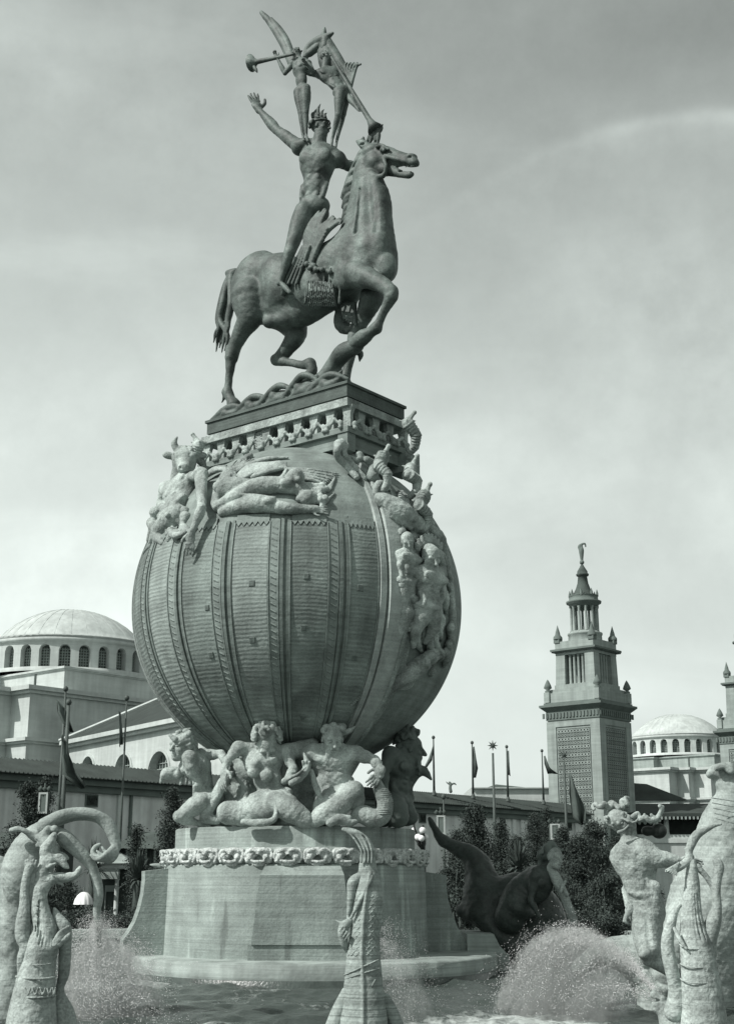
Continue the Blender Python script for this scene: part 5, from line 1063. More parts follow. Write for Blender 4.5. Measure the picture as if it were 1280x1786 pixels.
def scale_rows(q, R, prof, y0, y1, dy, dx, rad, mt, root, vox=.012, d0=0.0, amax=1.15, name='scales', flat=1.0):
    """rows of overlapping U-shaped scales following a body given as (x, y, half width) profile"""
    pr = sorted([(y, x, w) for x, y, w in prof]); ys = [p[0] for p in pr]
    f_ = lambda y: (float(np.interp(y, ys, [p[1] for p in pr])), float(np.interp(y, ys, [p[2] for p in pr])))
    s = Sculpt(vox, vox); y = y0; row = 0; rr = random.Random(5)
    while y < y1:
        xc, w = f_(y); n = max(3, int(w * 2 * amax / dx)); 
        for i in range(n):
            a = (-amax + 2 * amax * (i + .5 * (row % 2)) / n) + rr.uniform(-.02, .02); h = dy * rr.uniform(.75, 1.0); da = dx / w * .5
            pt = lambda aa, yy: q(f_(yy)[0] + f_(yy)[1] * math.sin(aa), yy, d0 - math.cos(aa) * R(f_(yy)[1]) * flat)
            s.chain([(pt(a - da, y), rad * .6), (pt(a - da * .8, y + h * .6), rad), (pt(a, y + h), rad * 1.2), (pt(a + da * .8, y + h * .6), rad), (pt(a + da, y), rad * .6)], k=.004)
        y += dy * .85; row += 1
    return s.build(name, mt, root)
# ================================================================== sea beasts standing in the near water
def beast_left():
    q = K(24.0); m = mpp(1600, 24.0); R = lambda x: x * m
    r = thing('upright_fish_fountain', 'pale upright fish with curled gaping mouth and scalloped collar at the near left', 'fish sculpture', (q(55, 1786)[0], 24.0, -.2))
    s = Sculpt(.016, .06); fl = .62
    def E(x, y, w, d=0.0, hh=18): s.ell(q(x, y, d), (R(w), R(w) * fl + .05, R(hh)), None, .1)
    base = [(54, 1850, 52), (55, 1786, 43), (58, 1750, 38), (62, 1715, 34), (66, 1685, 30), (72, 1655, 27), (78, 1625, 22), (72, 1600, 18), (68, 1575, 15), (72, 1552, 13)]
    s.chain([(q(x, y), R(w)) for x, y, w in base[:6]], k=.12); s.chain([(q(x, y, -.03), R(w)) for x, y, w in base[5:]], k=.1)
    # open mouth: lower jaw curling right, upper snout
    s.chain([(q(72, 1552), R(13)), (q(84, 1538), R(11)), (q(98, 1530), R(10)), (q(116, 1532), R(8)), (q(130, 1528), R(7)), (q(138, 1518), R(5)), (q(139, 1514), R(3))], k=.06)
    s.chain([(q(72, 1548), R(12)), (q(75, 1525), R(13)), (q(84, 1505), R(13)), (q(96, 1500), R(9)), (q(108, 1505), R(7)), (q(120, 1520), R(4))], k=.06)
    s.chain([(q(84, 1505), R(12)), (q(80, 1484), R(11)), (q(88, 1470), R(9)), (q(94, 1458), R(6))], k=.06)
    s.ell(q(88, 1520, -.13), R(4.5), None, .01); s.cone(q(84, 1513, -.13), q(97, 1507, -.12), R(3), R(2), .02)
    s.cut(q(104, 1519), (R(22), .3, R(3.6)), None, .03); s.cut(q(90, 1560), (R(7), .09, R(12)), None, .03)
    s.chain([(q(92, 1496), R(5)), (q(104, 1494), R(5)), (q(114, 1500), R(3))], k=.03); s.chain([(q(90, 1536), R(5)), (q(104, 1540), R(3)), (q(111, 1546), R(1.5))], k=.02)
    s.chain([(q(72, 1662, -.1), R(14)), (q(96, 1650, -.15), R(8)), (q(116, 1636, -.15), R(5)), (q(122, 1630, -.15), R(3))], k=.06)
    for i in range(7):      # throat flutes and gill creases
        a = -.75 + i * .25; s.chain([(q(72 + 13 * math.sin(a), 1572, -.03 - R(13) * math.cos(a)), .012), (q(78 + 21 * math.sin(a), 1622, -.03 - R(21) * math.cos(a)), .022), (q(74 + 27 * math.sin(a), 1652, -.02 - R(27) * math.cos(a)), .012)], k=.02, op=-1)
    s.build('body', M_FISH, r, lump=.008, lscale=8)
    f = Sculpt(.016, .04)      # arm-like breast fin with fingered tip
    f.chain([(q(48, 1655, -.1), R(11)), (q(40, 1632, -.12), R(13.5)), (q(41, 1606, -.12), R(13)), (q(43, 1580, -.12), R(9.5)), (q(43, 1555, -.12), R(8)), (q(47, 1530, -.12), R(8)), (q(53, 1512, -.12), R(9))], k=.06)
    for i in range(5): f.chain([(q(46 + i * 3.8, 1512, -.14), R(2.8)), (q(45 + i * 4.6, 1502 - 2 * (i % 2), -.16), R(2.2))], k=.01)
    f.chain([(q(48, 1655, -.1), R(11)), (q(40, 1670, -.1), R(10)), (q(36, 1695, -.08), R(6)), (q(36, 1705, -.05), R(3))], k=.05); f.build('breast_fin', M_FISH, r)
    f = Sculpt(.016, .04)
    f.chain([(q(95, 1586, .05), R(3)), (q(101, 1602, .05), R(9)), (q(112, 1620, .05), R(12)), (q(114, 1642, .08), R(11)), (q(113, 1670, .2), R(11)), (q(111, 1700, .25), R(10)), (q(104, 1730, .25), R(8)), (q(108, 1770, .3), R(22)), (q(108, 1800, .3), R(28))], k=.08)
    for i in range(4): f.chain([(q(120, 1632 - i * 5, -.12), R(2.5)), (q(104, 1642 - i * 5, -.2), R(2.8)), (q(92, 1655 - i * 4, -.22), R(1.5))], k=.015)
    f.build('back_fin', M_FISH, r)
    c = Sculpt(.014, .015)
    for y, w, xx in ((1703, 36, 63), (1736, 38, 60)):
        pts = [(q(xx + w * math.sin(a), y + 5 * math.cos(a), -math.cos(a) * R(w) * .98), .02) for a in np.linspace(-1.35, 1.35, 14)]; c.chain(pts)
    for i in range(7):
        a = -1.1 + i * .36; x = 62 + 37 * math.sin(a); c.chain([(q(x - 5 * math.cos(a), 1724, -math.cos(a) * R(37)), .014), (q(x, 1736, -math.cos(a) * R(38.5)), .016), (q(x + 5 * math.cos(a), 1724, -math.cos(a) * R(37)), .014)])
    c.chain([(q(63 + 33 * math.sin(a), 1676 + 8 * math.cos(a), -math.cos(a) * R(32)), .012) for a in np.linspace(-.2, 1.2, 8)]); c.build('scalloped_collar', M_FISH, r)
def beast_left_back():
    q = K(31.0); m = mpp(1550, 31.0); R = lambda x: x * m
    r = thing('arched_sea_beast', 'big rounded stone sea beast with arching double tail behind the near left fish', 'sea beast sculpture', (q(30, 1700)[0], 31, -.2))
    s = Sculpt(.022, .1)
    s.chain([(q(82, 1446, .3), R(17)), (q(62, 1470, .4), R(30)), (q(50, 1500, .5), R(38)), (q(45, 1535, .6), R(38)), (q(40, 1570, .7), R(32)), (q(32, 1610, .8), R(26)), (q(20, 1650, .9), R(20))], k=.2)
    s.chain([(q(32, 1600, .8), R(26)), (q(24, 1660, .9), R(25)), (q(16, 1720, .9), R(30)), (q(10, 1800, .9), R(36))], k=.2)
    s.ell(q(48, 1520, .55), (R(42), .6, R(48)), None, .2)
    s.chain([(q(0, 1505, .9), R(12)), (q(12, 1540, 1.0), R(24)), (q(6, 1580, 1.0), R(22)), (q(-8, 1610, 1.0), R(20))], k=.2)
    s.chain([(q(62, 1462, -.1), R(7)), (q(44, 1450, -.2), R(5)), (q(30, 1447, -.2), R(4.5)), (q(20, 1449, -.2), R(4.5))], k=.05)
    s.chain([(q(78, 1462, -.2), R(14)), (q(86, 1478, -.3), R(14)), (q(92, 1490, -.3), R(10))], k=.1)
    for i in range(14): rr = random.Random(i + 40); s.ell(q(78 + rr.uniform(-14, 18), 1458 + rr.uniform(-14, 30), -.3), R(rr.uniform(4, 8)), None, .04)
    s.build('body', M_FISH2, r, lump=.015, lscale=5)
    t = Sculpt(.022, .08)
    for dz in (0, 1): t.chain([(q(78, 1440 + dz * 4, -.1), R(13)), (q(104, 1425 + dz * 5, -.1 + dz * .2), R(11)), (q(134, 1418 + dz * 5, dz * .2), R(9.5)), (q(164, 1421 + dz * 4, dz * .2), R(9)), (q(186, 1436, .1), R(10)), (q(198, 1458, .1), R(9)), (q(203, 1478, .1), R(7))], k=.08)
    for i in range(5): t.chain([(q(204 - i, 1474, .05), R(4)), (q(203 - i * 5, 1492, -.05 * i), R(4.2)), (q(192 - i * 6, 1504 - i, -.06 * i), R(3.6)), (q(182 - i * 6, 1504 - i * 3, -.06 * i), R(2))], k=.02)
    t.chain([(q(172, 1498, 0), R(5)), (q(162, 1488, 0), R(4.5)), (q(166, 1478, 0), R(4)), (q(174, 1474, 0), R(3.5))], k=.02)
    for i in range(3): t.chain([(q(196 - i * 6, 1500, -.05), R(5)), (q(186 - i * 8, 1490 + i * 3, -.08), R(4)), (q(178 - i * 9, 1478 + i * 7, -.1), R(2))], k=.02)
    t.build('upper_tail', M_FISH2, r)
    t = Sculpt(.022, .08)
    t.chain([(q(98, 1450, 0), R(8)), (q(112, 1462, 0), R(14)), (q(132, 1480, .05), R(13)), (q(150, 1498, .1), R(11)), (q(162, 1516, .15), R(9)), (q(170, 1540, .2), R(8.5)), (q(172, 1565, .2), R(8.5)), (q(169, 1590, .25), R(7)), (q(171, 1612, .3), R(6)), (q(172, 1650, .35), R(5))], k=.08)
    t.chain([(q(104, 1490, -.1), R(5)), (q(112, 1494, -.1), R(5)), (q(118, 1498, -.1), R(3))], k=.03); t.build('lower_tail', M_FISH2, r)
def beast_centre():
    q = K(25.0); m = mpp(1650, 25.0); R = lambda x: x * m
    r = thing('upright_fish_fountain', 'upright ridged fish with crescent tail fin in front of the pedestal', 'fish sculpture', (q(635, 1786)[0], 25, -.2))
    s = Sculpt(.016, .06)
    P_ = [(634, 1850, 52), (634, 1786, 42), (634, 1740, 36), (634, 1700, 32), (634, 1665, 29), (636, 1640, 27), (638, 1615, 26), (641, 1590, 26), (643, 1565, 25), (643, 1545, 21), (642, 1525, 17), (641, 1510, 15)]
    s.chain([(q(x, y), R(w)) for x, y, w in P_], k=.12)
    s.chain([(q(633, 1786, -.44), .03), (q(633, 1720, -.35), .03), (q(631, 1660, -.31), .03), (q(634, 1600, -.28), .035), (q(640, 1550, -.26), .03), (q(646, 1524, -.2), .03)], k=.03)
    s.build('body', M_FISH3, r, lump=.006, lscale=8)
    scale_rows(q, R, P_, 1552, 1664, 8, 9, .010, M_FISH3, r)
    f = Sculpt(.015, .05)
    f.chain([(q(639, 1525), R(15)), (q(641, 1505), R(14)), (q(640, 1488), R(14.5)), (q(633, 1472), R(14)), (q(621, 1458, -.05), R(10)), (q(608, 1450, -.08), R(6)), (q(599, 1447, -.1), R(3.5))], k=.06)
    f.cut(q(612, 1480, -.05), (R(19), .5, R(24)), None, .04); 
    for i in range(4): f.chain([(q(630 + i * 6, 1505, -.17), .02), (q(630 + i * 6, 1485, -.17), .02), (q(618 + i * 7, 1464 - i, -.14), .018), (q(606 + i * 5, 1452 - i, -.12), .014)], k=.02)
    f.build('tail_fin', M_FISH3, r)
    f = Sculpt(.015, .04)
    f.chain([(q(628, 1528, -.05), R(7)), (q(616, 1540, -.05), R(10)), (q(613, 1560, -.05), R(8)), (q(610, 1580, -.05), R(5)), (q(607, 1600, -.05), R(3))], k=.05)
    f.chain([(q(648, 1530, -.2), R(4)), (q(638, 1552, -.25), R(4)), (q(624, 1580, -.25), R(3.5)), (q(612, 1602, -.2), R(2.5))], k=.03)
    f.chain([(q(610, 1608, -.1), R(6)), (q(601, 1616, -.12), R(9)), (q(597, 1628, -.12), R(8)), (q(600, 1645, -.08), R(7)), (q(606, 1660, 0), R(4))], k=.04); f.chain([(q(596, 1612, -.15), R(3)), (q(589, 1608, -.15), R(2)), (q(585, 1606, -.15), R(1))])
    for i in range(4): f.cone(q(597 + i * 4, 1618 + i * 4, -.25), q(592 + i * 3, 1626 + i * 5, -.25), R(2), R(1.3), .01)
    f.chain([(q(650, 1645, -.1), R(4)), (q(656, 1625, -.1), R(6)), (q(663, 1611, -.1), R(5)), (q(667, 1608, -.1), R(2))], k=.03); f.chain([(q(608, 1735, 0), R(14)), (q(592, 1765, 0), R(14)), (q(580, 1800, 0), R(16))], k=.08); f.chain([(q(670, 1745, .1), R(12)), (q(684, 1770, .1), R(12)), (q(694, 1800, .1), R(14))], k=.08)
    f.build('side_fins', M_FISH3, r)
    c = Sculpt(.013, .012)
    for (x0, y0, x1, y1) in ((660, 1675, 600, 1702), (662, 1690, 602, 1708), (660, 1700, 640, 1735)):
        n = 10
        for i in range(n):
            A = lambda t: q(x0 + (x1 - x0) * t, y0 + (y1 - y0) * t, -math.sqrt(max(.0, 1 - ((x0 + (x1 - x0) * t - 634) / 33) ** 2)) * R(32.5)); c.cone(A(i / n), A((i + 1) / n), .016, .016)
    c.build('strap', M_FISH3, r)
def beast_right():
    q = K(24.5); m = mpp(1650, 24.5); R = lambda x: x * m
    r = thing('upright_fish_fountain', 'pale upright fish with raised arm-like fins and crossed tail at the near right', 'fish sculpture', (q(1225, 1786)[0], 24.5, -.2))
    s = Sculpt(.016, .06)
    P_ = [(1226, 1850, 48), (1227, 1786, 40), (1224, 1740, 37), (1220, 1705, 34), (1217, 1675, 31), (1213, 1650, 28), (1209, 1625, 23), (1206, 1600, 19), (1206, 1575, 16), (1207, 1550, 14), (1207, 1525, 11), (1206, 1505, 8)]
    s.chain([(q(x, y), R(w)) for x, y, w in P_], k=.1)
    for i in range(6):
        a = -.7 + i * .28; s.chain([(q(1206 + 15 * math.sin(a), 1560, -R(15) * math.cos(a)), .012), (q(1208 + 21 * math.sin(a), 1610, -R(21) * math.cos(a)), .022), (q(1212 + 27 * math.sin(a), 1640, -R(27) * math.cos(a)), .012)], k=.02, op=-1)
    s.build('body', M_FISH, r, lump=.006, lscale=8)
    f = Sculpt(.015, .04)
    f.chain([(q(1206, 1510), R(8)), (q(1201, 1492), R(6)), (q(1206, 1472), R(8)), (q(1216, 1456), R(8)), (q(1232, 1446), R(6)), (q(1246, 1440), R(4)), (q(1258, 1438), R(2))], k=.04)
    f.chain([(q(1205, 1496), R(6)), (q(1192, 1508, -.05), R(7)), (q(1176, 1518, -.1), R(6)), (q(1162, 1520, -.12), R(3))], k=.03)
    for i in range(6): f.cone(q(1184 - i * 1, 1506 + i * 2.2, -.14), q(1160 + i * 4, 1519 + i * 1.8, -.18), R(2), R(1.4), .01)
    f.chain([(q(1200, 1494), R(4)), (q(1200, 1486), R(5)), (q(1196, 1482), R(3))], k=.02); f.build('tail_fin', M_FISH, r)
    f = Sculpt(.015, .04)
    f.chain([(q(1215, 1512, 0), R(6)), (q(1232, 1530, 0), R(5)), (q(1245, 1552, 0), R(5))], k=.03)
    f.chain([(q(1250, 1502, -.05), R(7.5)), (q(1254, 1514, -.05), R(9)), (q(1251, 1535, -.05), R(7.5)), (q(1249, 1560, -.05), R(7.5)), (q(1250, 1585, -.05), R(9)), (q(1243, 1612, -.03), R(14)), (q(1236, 1640, 0), R(14)), (q(1240, 1665, 0), R(10))], k=.06)
    f.cut(q(1250, 1497, -.1), (R(6), R(6), R(3)), None, .02); f.build('raised_fin', M_FISH, r)
    f = Sculpt(.015, .04)
    f.chain([(q(1186, 1580, .05), R(3)), (q(1176, 1592, .05), R(7)), (q(1170, 1612, 0), R(9)), (q(1164, 1640, 0), R(11)), (q(1166, 1668, 0), R(12)), (q(1172, 1695, 0), R(12)), (q(1178, 1720, .05), R(13)), (q(1182, 1745, .1), R(18)), (q(1176, 1765, .1), R(18))], k=.07)
    f.chain([(q(1176, 1620, -.15), R(3)), (q(1186, 1640, -.22), R(4)), (q(1197, 1656, -.28), R(2))], k=.02); f.build('breast_fin', M_FISH, r)
    c = Sculpt(.012, .012)
    for y, w, xx, dr in ((1648, 29, 1213, 12), (1682, 33, 1218, 10), (1708, 36, 1221, 12)):
        c.chain([(q(xx + w * math.sin(a), y + dr * math.cos(a) - dr * .3, -math.cos(a) * R(w) * .99), .013) for a in np.linspace(-1.3, 1.3, 14)])
    c.build('neck_ring', M_FISH, r)
def merman():
    q = K(31.0); m = mpp(1550, 31.0); R = lambda x: x * m; H = 50 * m
    r = thing('merman_statue', 'pale muscular stone merman kneeling on a beast, head tipped back between curly horns', 'merman statue', (q(1120, 1700)[0], 31, .5))
    J = dict(pel=q(1124, 1586, .05), neck=q(1100, 1468, 0), head=q(1082, 1433, -.05), shL=q(1092, 1490, .08), elL=q(1098, 1530, .4), wrL=q(1104, 1560, .5), shR=q(1118, 1482, -.1), elR=q(1152, 1498, -.2), wrR=q(1186, 1502, -.25), hdR=nrm(np.array((1, 0, -.05))),
             hiL=q(1120, 1592, -.1), knL=q(1130, 1672, -.35), anL=q(1168, 1700, .1), toL=q(1182, 1704, .1), hiR=q(1134, 1592, .2), knR=q(1142, 1662, -.1), anR=q(1176, 1692, .4), toR=q(1190, 1700, .4))
    J['pel'] = q(1125, 1590, .05)
    s = Sculpt(.018, .06); fwv = nrm(np.array((-.25, -.95, 0)))
    human(s, J, H * 1.08, fwv, fat=1.22, arm=1.3, hands=('R',), curl=.35, palm={'R': np.array((0, -.6, -.6))}, head_fw=nrm(np.array((.15, -.95, .1))), head_up=nrm(np.array((-.80, -.1, .48))), mouth_open=False)
    s.chain([(q(1128, 1600, -.1), R(24)), (q(1128, 1630, -.15), R(24)), (q(1131, 1655, -.3), R(20))], k=.1); s.ell(q(1104, 1508, -.06), (R(24), R(16), R(32)), None, .15); s.cone(q(1092, 1482, -.1), q(1108, 1486, -.2), R(16), R(14), .15); s.ell(q(1118, 1488, -.2), (R(24), R(18), R(16)), None, .06)
    s.chain([(q(1126, 1490, -.2), R(19)), (q(1142, 1498, -.25), R(17)), (q(1160, 1500, -.25), R(13)), (q(1178, 1503, -.25), R(9))], k=.05)
    s.ell(q(1113, 1545, -.2), (R(16), R(10), R(12)), None, .04); s.ell(q(1138, 1548, -.2), (R(15), R(10), R(12)), None, .04); s.chain([(q(1098, 1556, -.25), R(4)), (q(1118, 1562, -.33), R(4)), (q(1148, 1556, -.25), R(4))], k=.03)
    s.chain([(q(1128, 1575, 0), R(29)), (q(1128, 1592, 0), R(30))], k=.08)
    s.chain([(q(1100, 1520, -.1), R(18)), (q(1112, 1550, -.05), R(22)), (q(1122, 1580, 0), R(23))], k=.1)
    s.chain([(q(1128, 1598, -.44), .02), (q(1131, 1635, -.52), .03), (q(1136, 1668, -.64), .04)], k=.08, op=-1); s.chain([(q(1100, 1590, -.30), .02), (q(1112, 1600, -.42), .03), (q(1130, 1602, -.46), .02)], k=.06, op=-1)
    s.chain([(q(1110, 1520, -.38), .02), (q(1118, 1536, -.36), .03), (q(1134, 1540, -.32), .02)], k=.06, op=-1)
    s.ell(q(1124, 1664, -.52), (R(11), R(9), R(10)), None, .06); s.ell(q(1142, 1578, -.2), (R(5), R(8), R(8)), None, .03)
    s.build('body', M_FISH, r, lump=.007, lscale=9)
    h = Sculpt(.015, .02); rr = random.Random(8)
    for i in range(40):
        a = rr.uniform(2.2, 5.2); h.ell(q(1080 + 24 * math.cos(a), 1431 - 4 + 22 * math.sin(a) * -.6 + rr.uniform(-4, 4), rr.uniform(-.1, .2)), R(rr.uniform(3, 5)), None, .01)
    def curl_(pts, w): h.chain([(q(x, y, w + .06 * math.sin(i * 1.4)), R(4.4 if i < len(pts) - 2 else 3)) for i, (x, y) in enumerate(pts)], k=.015)
    curl_([(1078, 1410), (1070, 1402), (1062, 1410), (1054, 1402), (1046, 1408), (1039, 1403), (1033, 1408), (1036, 1412)], -.1); curl_([(1084, 1408), (1074, 1406), (1066, 1400), (1058, 1408), (1050, 1410)], 0)
    curl_([(1086, 1408), (1084, 1398), (1090, 1396), (1094, 1402), (1090, 1392), (1096, 1393)], .1)
    curl_([(1102, 1426), (1112, 1420), (1116, 1430), (1124, 1426), (1132, 1432), (1142, 1430), (1150, 1422), (1154, 1412), (1150, 1406), (1156, 1408)], -.1)
    for i in range(9): curl_([(1112 + i * 4, 1422 + (i % 3) * 3), (1110 + i * 5, 1432 + (i % 2) * 4)], -.05)
    h.chain([(q(1096, 1440, -.34), R(1.6)), (q(1088, 1448, -.38), R(2.2)), (q(1079, 1452, -.40), R(3.2))], k=.02); h.chain([(q(1099, 1436, -.34), R(1.6)), (q(1108, 1434, -.32), R(2)), (q(1113, 1428, -.28), R(1.2))], k=.02)
    for i in range(34): a = rr.uniform(2.6, 4.6); h.ell(q(1080 + rr.uniform(15, 24) * math.cos(a), 1428 - rr.uniform(12, 22) * math.sin(a) * -1 * -.8, rr.uniform(-.22, .1)), R(rr.uniform(2.4, 4)), None, .01)
    h.build('curly_horns', M_FISH, r)
    f = Sculpt(.016, .02)
    for i in range(5): f.chain([(q(1100 + i, 1580 + i * 2, -.2), R(3)), (q(1094 - i, 1592 + i * 3, -.2), R(3)), (q(1087 + i * 2, 1608 + i, -.2), R(1.5))], k=.02)
    f.build('hip_fin', M_FISH, r)
    b = Sculpt(.018, .03); b.ell(q(1149, 1450, .1), (R(14), R(14), R(13.5))); b.ell(q(1130, 1450, .15), (R(12), R(10), R(9))); b.build('held_shell', M_BLACK, r)
def beast_right_back():
    q = K(33.5); m = mpp(1550, 33.5); R = lambda x: x * m
    r = thing('ridden_sea_beast', 'huge pale sea beast rearing at the right edge behind the kneeling merman', 'sea beast sculpture', (q(1200, 1720)[0], 33.5, -.2))
    s = Sculpt(.024, .15)
    s.chain([(q(1262, 1358, .3), R(20)), (q(1272, 1378, .3), R(23)), (q(1272, 1400, .3), R(28)), (q(1268, 1430, .4), R(42)), (q(1262, 1470, .5), R(52)), (q(1255, 1520, .6), R(62)), (q(1240, 1580, .7), R(75)), (q(1230, 1640, .8), R(70)), (q(1250, 1700, .9), R(60))], k=.25)
    s.chain([(q(1230, 1620, .6), R(60)), (q(1190, 1640, .5), R(52)), (q(1150, 1662, .4), R(44)), (q(1110, 1668, .3), R(36)), (q(1070, 1662, .2), R(26)), (q(1040, 1668, .2), R(18)), (q(1010, 1690, .2), R(14))], k=.25)
    s.chain([(q(1225, 1640, .8), R(60)), (q(1215, 1720, .8), R(62)), (q(1210, 1800, .8), R(70))], k=.3); s.chain([(q(1120, 1690, .4), R(30)), (q(1150, 1740, .4), R(40)), (q(1160, 1800, .4), R(50))], k=.3)
    s.chain([(q(1240, 1350, .2), R(9)), (q(1252, 1346, .2), R(14)), (q(1270, 1344, .2), R(14))], k=.06)
    s.chain([(q(1160, 1700, -.3), R(22)), (q(1185, 1712, -.3), R(24)), (q(1150, 1725, -.3), R(14)), (q(1125, 1700, -.3), R(8))], k=.1)
    s.chain([(q(1250, 1340, -.1), R(6)), (q(1262, 1336, -.1), R(6)), (q(1275, 1345, -.1), R(6))], k=.04); s.cut(q(1268, 1358, -.35), R(7), None, .03)
    s.build('body', M_FISH2, r, lump=.02, lscale=5)
    c = Sculpt(.018, .015)
    for i in range(5): c.chain([(q(1240 + 2 * i + j * 8, 1392 + i * 9 + j * 1.2 * (1 + i * .2), -.42 - i * .09 + j * .02), .016) for j in range(6)])
    c.build('throat_crease', M_FISH2, r)
    q = K(28.5); r = thing('spouting_fish', 'small open-mouthed stone fish spouting water at the lower right', 'fish sculpture', (q(1160, 1786)[0], 28.5, -.1)); m = mpp(1750, 28.5); R = lambda x: x * m
    s = Sculpt(.016, .05); s.chain([(q(1176, 1800), R(24)), (q(1166, 1770), R(19)), (q(1154, 1752), R(14)), (q(1142, 1736), R(8))], k=.06); s.chain([(q(1160, 1765), R(10)), (q(1146, 1762), R(7)), (q(1140, 1752), R(4))], k=.03)
    s.cut(q(1140, 1745), (R(10), .3, R(3)), None, .02); s.ell(q(1156, 1742, -.1), R(4)); s.cone(q(1150, 1745), q(1140, 1727), R(6), R(2), .03); s.build('body', M_FISH, r)
def dark_group():
    q = K(49.0); m = mpp(1550, 49.0); R = lambda x: x * m
    r = thing('dark_sea_beast', 'dark wet sea beast with tall curved tail right of the pedestal', 'sea beast sculpture', (q(900, 1690)[0], 49, -.3))
    s = Sculpt(.04, .2)
    s.chain([(q(749, 1429, 1), R(4)), (q(758, 1446, 1), R(7)), (q(772, 1466, 1), R(10)), (q(798, 1480, .9), R(13)), (q(822, 1494, .8), R(19)), (q(836, 1520, .7), R(26)), (q(842, 1556, .5), R(34)), (q(850, 1600, .3), R(44)), (q(880, 1640, .1), R(48)), (q(920, 1660, 0), R(44)), (q(960, 1670, 0), R(30))], k=.3)
    s.chain([(q(870, 1570, .2), R(30)), (q(900, 1555, 0), R(32)), (q(930, 1590, 0), R(48)), (q(950, 1630, 0), R(44))], k=.3)
    s.chain([(q(800, 1586, .4), R(6)), (q(815, 1592, .4), R(16)), (q(850, 1590, .4), R(20))], k=.2); s.cut(q(806, 1660, 0), (R(50), 3, R(50)), None, .3)
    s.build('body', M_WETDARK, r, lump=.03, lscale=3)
    q = K(47.5); m = mpp(1550, 47.5); R = lambda x: x * m; H = 38 * m
    r = thing('mermaid_statue', 'shaded stone mermaid leaning right with sunlit face and straight arm', 'mermaid statue', (q(940, 1650)[0], 47.5, 0))
    J = dict(pel=q(912, 1590, .2), neck=q(950, 1516, 0), head=q(968, 1500, -.1), shL=q(932, 1530, -.3), elL=q(925, 1570, -.3), wrL=q(940, 1600, -.4), shR=q(966, 1524, .2), elR=q(981, 1560, .1), wrR=q(994, 1590, 0))
    s = Sculpt(.03, .1); human(s, J, H, nrm(np.array((.8, -.5, 0))), female=True, fat=1.35, legs=False, do_head=False, hands=())
    s.chain([(q(930, 1530, .2), R(18)), (q(905, 1560, .4), R(26)), (q(890, 1600, .5), R(28))], k=.2); s.ell(q(940, 1545, .1), (R(22), R(18), R(28)), None, .2)
    s.build('body', M_WETDARK, r, lump=.015, lscale=5)  # dark cast stands for wetness and for the shade on her body
    s = Sculpt(.03, .06); s.chain([(q(962, 1522, -.05), R(9)), (q(970, 1534, -.1), R(9.5)), (q(981, 1558, -.15), R(8.5)), (q(992, 1585, -.2), R(7.5)), (q(1000, 1608, -.25), R(8))], k=.08); s.build('arm', M_FISH, r)  # sunlight on the arm is put into a paler stone
    s = Sculpt(.026, .06); s.cone(q(956, 1518, -.05), q(966, 1506, -.1), R(7), R(6.5)); head(s, q(968, 1498, -.1), np.array((.15, 0, 1)), nrm(np.array((.5, -.85, -.12))), H, female=True, mouth_open=True); s.build('head', M_FISH, r)  # sunlit face: brightness comes from the paler stone colour
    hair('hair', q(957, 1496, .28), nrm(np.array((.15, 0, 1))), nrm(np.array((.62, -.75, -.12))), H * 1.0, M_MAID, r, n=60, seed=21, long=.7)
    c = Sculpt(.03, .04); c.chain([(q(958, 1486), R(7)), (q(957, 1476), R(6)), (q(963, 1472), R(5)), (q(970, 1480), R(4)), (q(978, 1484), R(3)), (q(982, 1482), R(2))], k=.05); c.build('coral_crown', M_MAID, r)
    c = Sculpt(.03, .03); c.chain([(q(978, 1556, -.4), R(3)), (q(982, 1545, -.4), R(3)), (q(986, 1538, -.4), R(2.5))]); c.chain([(q(988, 1562, -.3), R(4)), (q(984, 1552, -.3), R(4))]); c.build('shell_bracelet', M_FISH, r)
M_FISH2 = mat('beast_cast_stone', 0.30, rough=0.85, var=0.25, vscale=2.0, bump=0.5, bscale=10, fine=0.18, course=0.14, cscale=12, cdist=0.01, streak=.1)
M_FISH3 = mat('ridged_fish_stone', 0.27, rough=0.85, var=0.22, vscale=2.4, bump=0.5, bscale=12, fine=0.16, course=0.3, cscale=18, cdist=0.02)
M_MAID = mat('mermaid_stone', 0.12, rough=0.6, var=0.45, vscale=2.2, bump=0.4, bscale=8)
beast_left(); beast_left_back(); beast_centre(); beast_right(); merman(); beast_right_back(); dark_group()
